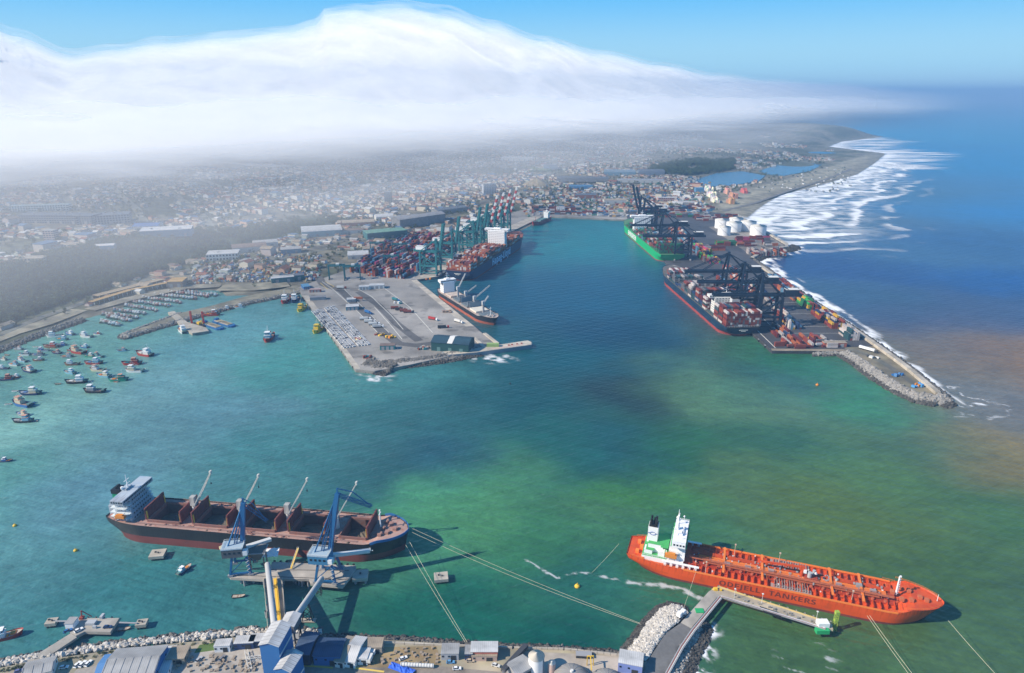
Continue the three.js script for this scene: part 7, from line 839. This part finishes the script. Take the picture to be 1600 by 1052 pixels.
// car terminal: rows of new cars
{ const list = []; const A = [G(489, 487, 3.6), G(540, 545, 3.6)], Bq = [G(520, 479, 3.6), G(577, 540, 3.6)]; const cols = 9; for (let c = 0; c < cols; c++) { if (c === 4) continue; const a = [lerp(A[0][0], Bq[0][0], c / (cols - 1)), lerp(A[0][1], Bq[0][1], c / (cols - 1))], b = [lerp(A[1][0], Bq[1][0], c / (cols - 1)), lerp(A[1][1], Bq[1][1], c / (cols - 1))], l = dist(a, b), n = Math.floor(l / 2.7); for (let i = 0; i < n; i++) if (rnd() < .93) list.push([lerp(a[0], b[0], i / n), lerp(a[1], b[1], i / n), along(a, b) + Math.PI / 2 + .5, pick([0, 0, 0, 0, 0, 0, 1, 2]), c, n - i]); }
  list.sort((p, q) => Math.hypot(...p.slice(0, 2)) - Math.hypot(...q.slice(0, 2))); const cm = [COL.white, COL.steel, M(.1, .1, .12)], nm = ['white', 'silver', 'dark']; const one = mergeGeometries([CAR[0], CAR[1], CAR[2]], true);
  list.slice(0, 300).forEach(([x, z, ry, m, c, i]) => { const o = mesh('new_car', one, [cm[m], COL.glass, cm[m]]); o.position.set(x, QUAY + .1, z); o.rotation.y = ry; tag(o, `${nm[m]} new car, ${i + (i % 100 > 10 && i % 100 < 14 ? 'th' : ['th', 'st', 'nd', 'rd'][i % 10] ?? 'th')} from the seaward end of row ${['one', 'two', 'three', 'four', 'five', 'six', 'seven', 'eight', 'nine'][c]} from the quay`, 'car', `new cars in row ${c + 1}`); });
  const rest = list.slice(300); if (rest.length) { stuff(instanced('far_new_cars', mergeGeometries([CAR[0], CAR[2]]), M(1, 1, 1, { rough: .4 }), rest.map((q) => mtx(q[0], QUAY + .1, q[1], 1, 1, 1, q[2])), rest.map((q) => [C3(.8, .8, .8), C3(.4, .4, .42), C3(.1, .1, .12)][q[3]])), 'farther rows of new cars on the terminal', 'cars'); stuff(instanced('far_new_car_windows', CAR[1], COL.glass, rest.map((q) => mtx(q[0], QUAY + .1, q[1], 1, 1, 1, q[2]))), 'windows of the farther new cars', 'cars'); } console.log('cars', list.length, 'boxes', BOXES.length); }
// buildings and vehicles on the central pier
function pierHut(label, at2, w, d, h, deg, wall, roof, o = {}) { const q = G(at2[0], at2[1], QUAY), s = thing(o.name ?? 'pier_shed', label, o.cat ?? 'shed', q[0], QUAY, q[1], deg * Math.PI / 180); if (o.gable) { new MB().gableWall(0, 0, 0, w, d, h, o.gable).build('wall', wall, s); new MB().gable(0, h, 0, w, d, o.gable, 0, .5).build('roof', roof, s); if (o.strip) new MB().gable(0, h + .35, 0, 5, d, o.gable, 0, .5).build('skylight_strip', COL.offwhite, s); } else { new MB().on(0, 0, 0, w, h, d).build('wall', wall, s); new MB().on(0, h, 0, w + .4, .4, d + .4).build('roof', roof, s); } for (let i = 0; i < 3; i++) new MB().box(lerp(-w * .3, w * .3, i / 2), Math.min(2.4, h * .4), d / 2 + .08, Math.min(4, w * .2), Math.min(4.8, h * .8), .16).build('door', o.door ?? COL.grey, s); return s; }
pierHut('large dark green warehouse with blue roof at the pier end', [708, 544], 44, 26, 10, -12, M(.008, .06, .065), M(.02, .07, .11, { map: T.roof }), { gable: 4, strip: 1, name: 'warehouse', cat: 'warehouse', door: M(.1, .2, .2) });
pierHut('teal-walled pavilion with white roof on the pier island', [551, 483], 17, 12, 5, 12, M(.06, .2, .26), COL.roofwhite); pierHut('small white-roofed building behind the teal pavilion', [549, 471], 12, 9, 4, 12, COL.steel, COL.roofwhite); pierHut('dark green shed by the rock corner', [606, 545], 17, 8, 5, 4, COL.teal, rBrown); pierHut('white canopy hall left on the pier head', [569, 452], 15, 9, 5, 10, COL.offwhite, COL.roofwhite); pierHut('pair-side white canopy hall with dark trucks beneath', [589, 450], 22, 12, 5.4, 8, COL.offwhite, COL.roofwhite); pierHut('dark rectangular store by the quay ramp', [497, 468], 22, 9, 4, 14, COL.grey, M(.2, .2, .22)); pierHut('blue pallet store in the quay corner', [478, 450], 10, 18, 4, 30, COL.blue, M(.1, .25, .4)); pierHut('reddish truck shelter by the quay corner', [493, 456], 16, 7, 4, 8, M(.3, .1, .08), M(.42, .3, .28));
for (const [x, y, deg, c, b, label] of [[570, 500, 8, 'white', 'offwhite', 'white lorry trailer in the pier trailer row'], [577, 504, 8, 'white', 'offwhite', 'white lorry trailer in the pier trailer row'], [584, 508, 8, 'white', 'offwhite', 'white lorry trailer in the pier trailer row'], [590, 512, 8, 'white', 'roofwhite', 'white lorry trailer in the pier trailer row'], [618, 483, 4, 'dark', 'rustred', 'dark lorry with maroon trailer in the pier truck park'], [625, 485, 4, 'dark', 'dark', 'dark lorry with black trailer in the pier truck park'], [632, 487, 4, 'grey', 'rustred', 'grey lorry with maroon trailer in the pier truck park'], [638, 489, 4, 'dark', 'rustred', 'dark lorry with maroon trailer in the pier truck park'], [676, 500, -30, 'white', 'red', 'red tanker lorry on the open pier'], [692, 513, 10, 'red', 'dark', 'dark flatbed lorry by the green warehouse'], [716, 504, -40, 'white', 'offwhite', 'white lorry beside the cargo ship'], [618, 470, -40, 'blue', 'teal', 'teal lorry on the pier'], [575, 490, -45, 'blue', 'blue', 'light blue lorry at the pier island'], [533, 451, 0, 'rustred', 'offwhite', 'rust red lorry near the yard gantries']]) { const q = G(x, y, QUAY); truck(label, q[0], QUAY + .06, q[1], deg * Math.PI / 180, COL[c], COL[b], 13); }
{ const gear = (label, x, y, m, n) => { const q = G(x, y, QUAY), s = thing('cargo_pile', label, 'cargo', q[0], QUAY, q[1]); for (let i = 0; i < n; i++) new MB().on(rr(-6, 6), 0, rr(-4, 4), rr(1.5, 4), rr(1, 3), rr(1.5, 4), rr(0, 1)).build('crate', m[i % m.length], s); }; gear('yellow and orange machines on the pier island tip', 609, 528, [COL.yellow, COL.orange, COL.yellow], 7); gear('rusty scrap heap on the pier island', 594, 524, [COL.rustred, M(.25, .2, .15), COL.yellow], 8); gear('pink and yellow crates at the end of the car rows', 562, 532, [M(.55, .3, .28), M(.6, .55, .2), COL.rustred], 8); gear('mixed crates left of the dark green warehouse', 662, 545, [M(.4, .35, .28), COL.grey, COL.rustred, COL.teal], 14); gear('crates and drums by the rock corner', 578, 560, [M(.35, .3, .25), COL.teal, COL.rustred], 10); gear('stacked timber on the pale quay of the cargo ship', 700, 488, [M(.36, .26, .18), M(.3, .2, .15)], 10); gear('teal excavator and crates in the pier truck park', 622, 474, [COL.teal, COL.yellow, COL.white], 6); gear('orange spreaders on the tan quay', 668, 437, [COL.orange, COL.rustred], 4); gear('yellow forklift beside the right terminal stacks', 1268, 531, [COL.yellow, COL.yellow], 3); gear('blue machine on the outer breakwater', 1403, 586, [COL.blue, M(.1, .25, .5)], 5); gear('blue and orange boxes near the breakwater tip', 1430, 603, [M(.08, .3, .6), COL.orange, M(.08, .3, .6)], 6); gear('small dark trucks on the breakwater road', 1362, 558, [COL.dark, COL.offwhite], 4); }
{ const q = G(1305, 541, QUAY); pierHut('long tan-roofed shed at the foot of the outer breakwater', [1303, 541], 26, 7, 5, 0, M(.34, .1, .07), rTan); truck('white lorry in front of the right terminal sheds', ...(() => { const p = G(1238, 543, QUAY); return [p[0], QUAY + .06, p[1]]; })(), .1, COL.white, COL.rustred, 13); truck('white lorry with silver tank at the breakwater gate', ...(() => { const p = G(1281, 541, QUAY); return [p[0], QUAY + .06, p[1]]; })(), .1, COL.white, COL.steel, 10); truck('long white lorry on the breakwater road', ...(() => { const p = G(1356, 548, 3.4); return [p[0], 3.4, p[1]]; })(), -.9, COL.dark, COL.white, 20); }
// concrete jetty and dock walls right of the dark green warehouse
{ const s = thing('concrete_jetty', 'long white-edged concrete jetty pointing right from the central pier', 'jetty'); const P = [G(690, 550, 4.6), G(740, 545, 4.6), G(825, 532.5, 4.6), G(831, 535, 4.6), G(831, 539, 4.6), G(745, 551, 4.6), G(700, 555, 4.6)]; new MB().extr(P, -3, 4.6).build('body', M(.2, .24, .27), s); new MB().extr(P.map(([x, z]) => [lerp(x, -5, .02), z - .3]), 4.6, 4.9).build('deck', COL.paleconcrete, s); new MB().extr([G(768, 544.5, 5), G(815, 537, 5), G(818, 539, 5), G(770, 546, 5)], 4.9, 5).build('inner_deck', M(.5, .38, .32), s); for (const [a, b] of [[800, 539], [808, 538], [795, 540], [815, 537]]) { const q = G(a, b, 5); new MB().on(q[0], 5, q[1], 2, 1, 1.4).build('bollard', M(.3, .06, .05), s); } const q = G(770, 541, 5); new MB().on(q[0], 4.9, q[1], 14, 3.4, 5).build('green_cabin', M(.24, .36, .12), s);
  const d = new MB(); for (const [A, B] of [[G(741, 528, 4), G(757, 543, 4)], [G(757, 521, 4), G(778, 537, 4)]]) d.bar([A[0], 2, A[1]], [B[0], 2, B[1]], 4, 5); d.build('dock_wall', COL.paleconcrete, s); }

// ---------- surf, foam and the cloud bank ----------
function foamSheet(name, label, x0, x1, z0, z1, step, fn, lift = 0) {
  const nx = Math.ceil((x1 - x0) / step), nz = Math.ceil((z1 - z0) / step), pos = [], col = [], idx = [], map = new Int32Array((nx + 1) * (nz + 1)).fill(-1), val = new Float32Array((nx + 1) * (nz + 1));
  for (let j = 0; j <= nz; j++) for (let i = 0; i <= nx; i++) val[j * (nx + 1) + i] = fn(x0 + i * step, z0 + j * step);
  const vert = (i, j) => { const k = j * (nx + 1) + i; if (map[k] < 0) { map[k] = pos.length / 3; const v = val[k]; pos.push(x0 + i * step, .1 + lift * v, z0 + j * step); col.push(1, 1, 1, clamp(v)); } return map[k]; };
  for (let j = 0; j < nz; j++) for (let i = 0; i < nx; i++) { const k = j * (nx + 1) + i; if (Math.max(val[k], val[k + 1], val[k + nx + 1], val[k + nx + 2]) < .03) continue; const a = vert(i, j), b = vert(i + 1, j), c = vert(i + 1, j + 1), d = vert(i, j + 1); idx.push(a, d, c, a, c, b); }
  const g = new THREE.BufferGeometry(); g.setAttribute('position', new THREE.Float32BufferAttribute(pos, 3)); g.setAttribute('color', new THREE.Float32BufferAttribute(col, 4)); g.setIndex(idx); g.computeVertexNormals();
  const m = new THREE.MeshStandardMaterial({ vertexColors: true, transparent: true, roughness: .9 }); m.color.setRGB(.86, .88, .9); return stuff(mesh(name, g, m), label, 'foam');
}
const SURF = [G(1150, 335), G(1168, 341), G(1195, 320), G(1220, 305), G(1282, 290), G(1340, 273), G(1368, 255), G(1385, 240), [1750, -3900], [2000, -4300], [2520, -4800]];
const WALLSEA = [[422, -598], [430, -673], [433, -731], [433, -800], [432, -865], [431, -956], [433, -1180], [475, -1228], [536, -1274], [545, -1300], [545, -1650]];
foamSheet('surf_foam', 'white surf rolling onto the long beach', 380, 1700, -3000, -1130, 5.5, (x, z) => {
  if (inside(x, z, COAST) || inside(x, z, Q2)) return 0; const d = edgeDist(x, z, SURF, false), w = z > -1700 ? 300 + smooth(-1700, -1250, z) * 60 : lerp(300, 170, smooth(-1700, -2800, z)), q = toPx(x, 0, z);
  const off = d / w; if (off > 1.25 || z > -1200 + 30 * fbm(x / 50, 3)) return 0;
  const wob = (fbm(x / 110, z / 110 + 4, 4) - .5) * 120, ph = (d + wob) / 78 + 10, f = ph % 1, gap = smooth(.3, .62, fbm(x / 85 + Math.floor(ph) * 7.7, z / 60, 3)), streak = fbm(x / 34, z / 15, 4), fine = fbm(x / 11, z / 7 + 9, 3);
  const crest = smooth(.55, .93, f) * gap, lace = smooth(.42, .68, streak * .6 + fine * .4 + .1 * (1 - off));
  return clamp((crest * (.6 + .7 * fine) + .75 * lace * smooth(1.1, .3, off) + .22 * smooth(.6, .05, off)) * smooth(1.25, .7, off) * .95);
}, .8);
foamSheet('surf_foam', 'far white breakers below the hazy headland', 1500, 2900, -4700, -2700, 11, (x, z) => { if (inside(x, z, COAST)) return 0; const d = edgeDist(x, z, SURF, false); const w = lerp(200, 290, smooth(-3000, -3600, z)) * smooth(-4800, -4200, z) + 60, off = d / w; if (off > 1.2) return 0; const streak = fbm(x / 150, z / 26, 4), line = 1 - Math.abs(((z + x * .1) / 130 + 100) % 1 - .5) * 2; return clamp(smooth(.45, .75, streak + .25 * (1 - off) + .12 * line - .08) * smooth(1.2, .6, off) * .8 + .4 * smooth(.2, .03, off)); }, 0);
foamSheet('wash_foam', 'white wash along the outer breakwater', 395, 560, -1300, -575, 2.6, (x, z) => { if (inside(x, z, Q2)) return 0; const d = edgeDist(x, z, WALLSEA, false); if (d > 46 || x < 430) return 0; const w = lerp(12, 26, smooth(-650, -900, z)); return clamp(smooth(.48, .72, fbm(x / 9, z / 22, 4) + .3 * (1 - d / w) - .06) * smooth(w * 1.3, w * .5, d) + .2 * smooth(6, 2, d)); });
foamSheet('wash_foam', 'ragged foam lines off the breakwater tip', 405, 500, -640, -555, 1.5, (x, z) => { const n = Math.abs(fbm(x / 24 + 5, z / 24, 3) - .5), d = Math.hypot(x - 432, z + 600); return smooth(.02, .006, n) * smooth(60, 18, d) * .8 * smooth(9, 14, d) * smooth(.35, .6, fbm(x / 5, z / 5, 3)); });
foamSheet('wash_foam', 'white wash at the rock toe of the car terminal', -190, 20, -745, -645, 2, (x, z) => { if (inside(x, z, Q1)) return 0; const a = Math.hypot(x + 143, z + 660), b = Math.hypot(x + 20, (z + 712) * 1.6); return clamp(smooth(.44, .7, fbm(x / 7, z / 5, 5)) * .75 * (smooth(26, 8, a) + smooth(36, 10, b))); });
foamSheet('wash_foam', 'pale foam streaks trailing from the tanker jetty', 0, 125, -362, -290, 1, (x, z) => { const L = [G(1095, 934), G(1075, 925), G(1040, 915), G(1000, 912), G(960, 905), G(905, 893), G(870, 905), G(830, 880), G(790, 850)], d = edgeDist(x + (fbm(x / 6, z / 6, 3) - .5) * 4, z + (fbm(x / 5 + 7, z / 5, 3) - .5) * 4, L, false), w = lerp(.9, 2.4, smooth(20, 100, x)); return smooth(w, w * .35, d) * smooth(.38, .6, fbm(x / 4, z / 3, 3)) * .5; });
foamSheet('wash_foam', 'foam patches breaking on the right of the causeway rocks', 84, 135, -312, -258, 1, (x, z) => { const d = Math.min(...[[1108, 985], [1100, 1018], [1092, 1050]].map((q) => { const p = G(...q); return Math.hypot(x - p[0], z - p[1]); })); return smooth(9, 2.5, d) * smooth(.4, .62, fbm(x / 3, z / 3, 4)); });
foamSheet('wash_foam', 'thin pale wake streaks below the tanker', 135, 175, -292, -268, 1, (x, z) => smooth(.62, .74, fbm((x + z * .6) / 12, (z - x * .5) / 2.2 + 40, 4)) * .5 * smooth(20, 8, Math.hypot(x - 155, z + 280)));

// unseen hills added inside the cloud to raise the top of the haze
{ const b = sheet(9000, 17000, 26, -1.1, .12, 90, (x, z, r) => { const a = Math.atan2(x, -z); return [40 + 390 * Math.pow(smooth(9000, 13500, r), 1.3) * smooth(.12, -.3, a) * (.7 + .3 * fbm(x / 1800, z / 1800, 4)) - 60 * smooth(9600, 9000, r), .09, .1, .07]; }); struct(mesh('added_haze_hills', b, M(.09, .1, .07))); }
// low cloud bank rolling over the town: nested thin veils make its soft body
{
  const CT = [[-400, 72], [-150, 62], [0, 52], [60, 64], [130, 84], [200, 100], [260, 92], [330, 82], [420, 72], [500, 62], [535, 52], [552, 36], [600, 30], [655, 26], [710, 32], [770, 48], [840, 68], [920, 88], [1000, 104], [1080, 120], [1150, 128], [1250, 133], [1350, 141], [1450, 147], [1600, 150]];   // height of the cloud top along the ridge
  const FT = [[-400, 2350], [0, 2450], [200, 2550], [400, 2750], [560, 2980], [700, 3260], [820, 3650], [950, 4400], [1100, 5900], [1300, 9000], [1600, 13000]];                                            // where it begins, metres inland
  const look = (T, p) => { let k = 0; while (k < T.length - 2 && p > T[k + 1][0]) k++; return lerp(T[k][1], T[k + 1][1], smooth(0, 1, clamp((p - T[k][0]) / (T[k + 1][0] - T[k][0])))); };
  const soften = (g) => { g.computeVertexNormals(); const n = g.attributes.normal, v = new THREE.Vector3(); for (let i = 0; i < n.count; i++) { v.set(n.getX(i) * .12, Math.abs(n.getY(i)) + .9, n.getZ(i) * .12).normalize(); n.setXYZ(i, v.x, v.y, v.z); } };   // droplets scatter light every way, so the body shades gently
  const K = 5, bank2 = thing('cloud_bank', 'huge white low cloud bank rolling over the town', 'cloud');
  const m = new THREE.MeshStandardMaterial({ vertexColors: true, transparent: true, roughness: 1, side: THREE.DoubleSide }); m.color.setRGB(.97, .97, .97);
  const thin = m.clone(); thin.opacity = .29;
  for (let k = 0; k < K; k++) {
    const s = k / (K - 1), na = 280, nr = 110, pos = [], col = [], idx = [];
    for (let i = 0; i <= nr; i++) for (let j = 0; j <= na; j++) {
      const p = lerp(-420, 1620, j / na), a = Math.atan((p - 800) / FOCAL / CP), f0 = look(FT, p), t = i / nr, r = f0 * lerp(.72, 2.4, t) , x = r * Math.sin(a), z = -r * Math.cos(a);
      const ridge = f0 * 1.86, crest = CAM_H + ridge * (145 - look(CT, p)) / FOCAL * Math.sqrt(1 + ((p - 800) / FOCAL) ** 2) * 1.1, base = 70;
      const rise = smooth(0, 1, clamp((t - .14) / .66)) * (1 - .2 * smooth(.8, 1, t)), n = fbm(x / 620 + (k > 2 ? k * 1.7 : 0), z / 620, 5), n2 = fbm(x / 190 + k * .91, z / 190 + 5, 4);
      const y = lerp(base + 26 * k * .4, crest, rise * lerp(.86, 1.0, s)) + ((n - .5) * 55 + (n2 - .5) * 8) * rise * (.5 + .5 * s);
      const body = smooth(.04 + .06 * s, .26 + .06 * s, t + ((n - .5) * .35 + (n2 - .5) * .16) * smooth(.26, .1, t)), al = body * smooth(1480, 1020, p) * (k < 3 ? .8 : .24) * smooth(.76 + .03 * k, .44 + .05 * k, t + (n2 - .5) * .05 + (n - .5) * .09) * (k > 2 ? smooth(.3, .62, n2 * .6 + n * .4) : 1);
      pos.push(x, y, z); col.push(1, 1, 1, clamp(k < 3 ? al : al / .29));
    }
    for (let i = 0; i < nr; i++) for (let j = 0; j < na; j++) { const q = i * (na + 1) + j, w = q + na + 1; idx.push(q, q + 1, w, q + 1, w + 1, w); }
    const g = new THREE.BufferGeometry(); g.setAttribute('position', new THREE.Float32BufferAttribute(pos, 3)); g.setAttribute('color', new THREE.Float32BufferAttribute(col, 4)); g.setIndex(idx); soften(g); mesh('cloud_veil', g, k < 3 ? m : thin, bank2);
  }
  // thin mist drifting below the bank over the houses
  const mist = thing('mist_cloud', 'thin ragged mist drifting over the hillside houses', 'cloud');
  for (let k = 0; k < 4; k++) { const na = 200, nr = 60, pos = [], col = [], idx = []; for (let i = 0; i <= nr; i++) for (let j = 0; j <= na; j++) { const p = lerp(-300, 1500, j / na), a = Math.atan((p - 800) / FOCAL / CP), r0 = look(FT, p) * lerp(.23, .36, smooth(300, 900, p)), r = lerp(r0, look(FT, p) * 1.12, i / nr), x = r * Math.sin(a), z = -r * Math.cos(a), n = fbm(x / 420 + k * 2.7, z / 420 + k, 5), t = i / nr; pos.push(x, 70 + k * 15 + 190 * t * t * (.4 + .12 * k) + (n - .5) * 50 * (1 + t) + Math.max(0, landHeight(x, z) - 40), z); col.push(1, 1, 1, clamp((.085 * smooth(0, .2, t) * lerp(1, 1.1, smooth(380, 800, p)) * smooth(1400, 1150, p) * smooth(.2, .7, n + .2) + .5 * smooth(.36, .8, t) * smooth(.3, .6, n + .3 * t)) / .29 * smooth(1450, 1000, p) * smooth(1.02, .8, t))); } for (let i = 0; i < nr; i++) for (let j = 0; j < na; j++) { const q = i * (na + 1) + j, w = q + na + 1; idx.push(q, q + 1, w, q + 1, w + 1, w); } const g = new THREE.BufferGeometry(); g.setAttribute('position', new THREE.Float32BufferAttribute(pos, 3)); g.setAttribute('color', new THREE.Float32BufferAttribute(col, 4)); g.setIndex(idx); soften(g); mesh('cloud_veil', g, thin, mist); }
}

// ---------- last: labels that more than one thing carries get their order in the row ----------
{
  const by = new Map(); scene.updateMatrixWorld(true);
  for (const o of scene.children) if (o.userData.label && o.userData.kind !== 'stuff' && !o.userData.shared) { if (!by.has(o.userData.label)) by.set(o.userData.label, []); by.get(o.userData.label).push(o); }
  const ord = ['first', 'second', 'third', 'fourth', 'fifth', 'sixth', 'seventh', 'eighth', 'ninth', 'tenth', 'eleventh', 'twelfth'];
  for (const [label, list] of by) {
    if (list.length < 2) continue;
    if (list.length > 12) { list.forEach((o) => { o.userData.group ??= label; }); continue; }
    const where = (o) => { const b = new THREE.Box3().setFromObject(o).getCenter(new THREE.Vector3()); return toPx(b.x, b.y, b.z)[0]; };
    list.map((o) => [where(o), o]).sort((a, b) => a[0] - b[0]).forEach(([, o], i) => { o.userData.label = label + (list.length === 2 ? [', the one on the left', ', the one on the right'][i] : `, ${ord[i]} of ${list.length} from left`); });
  }
}
renderer.render(scene, camera);
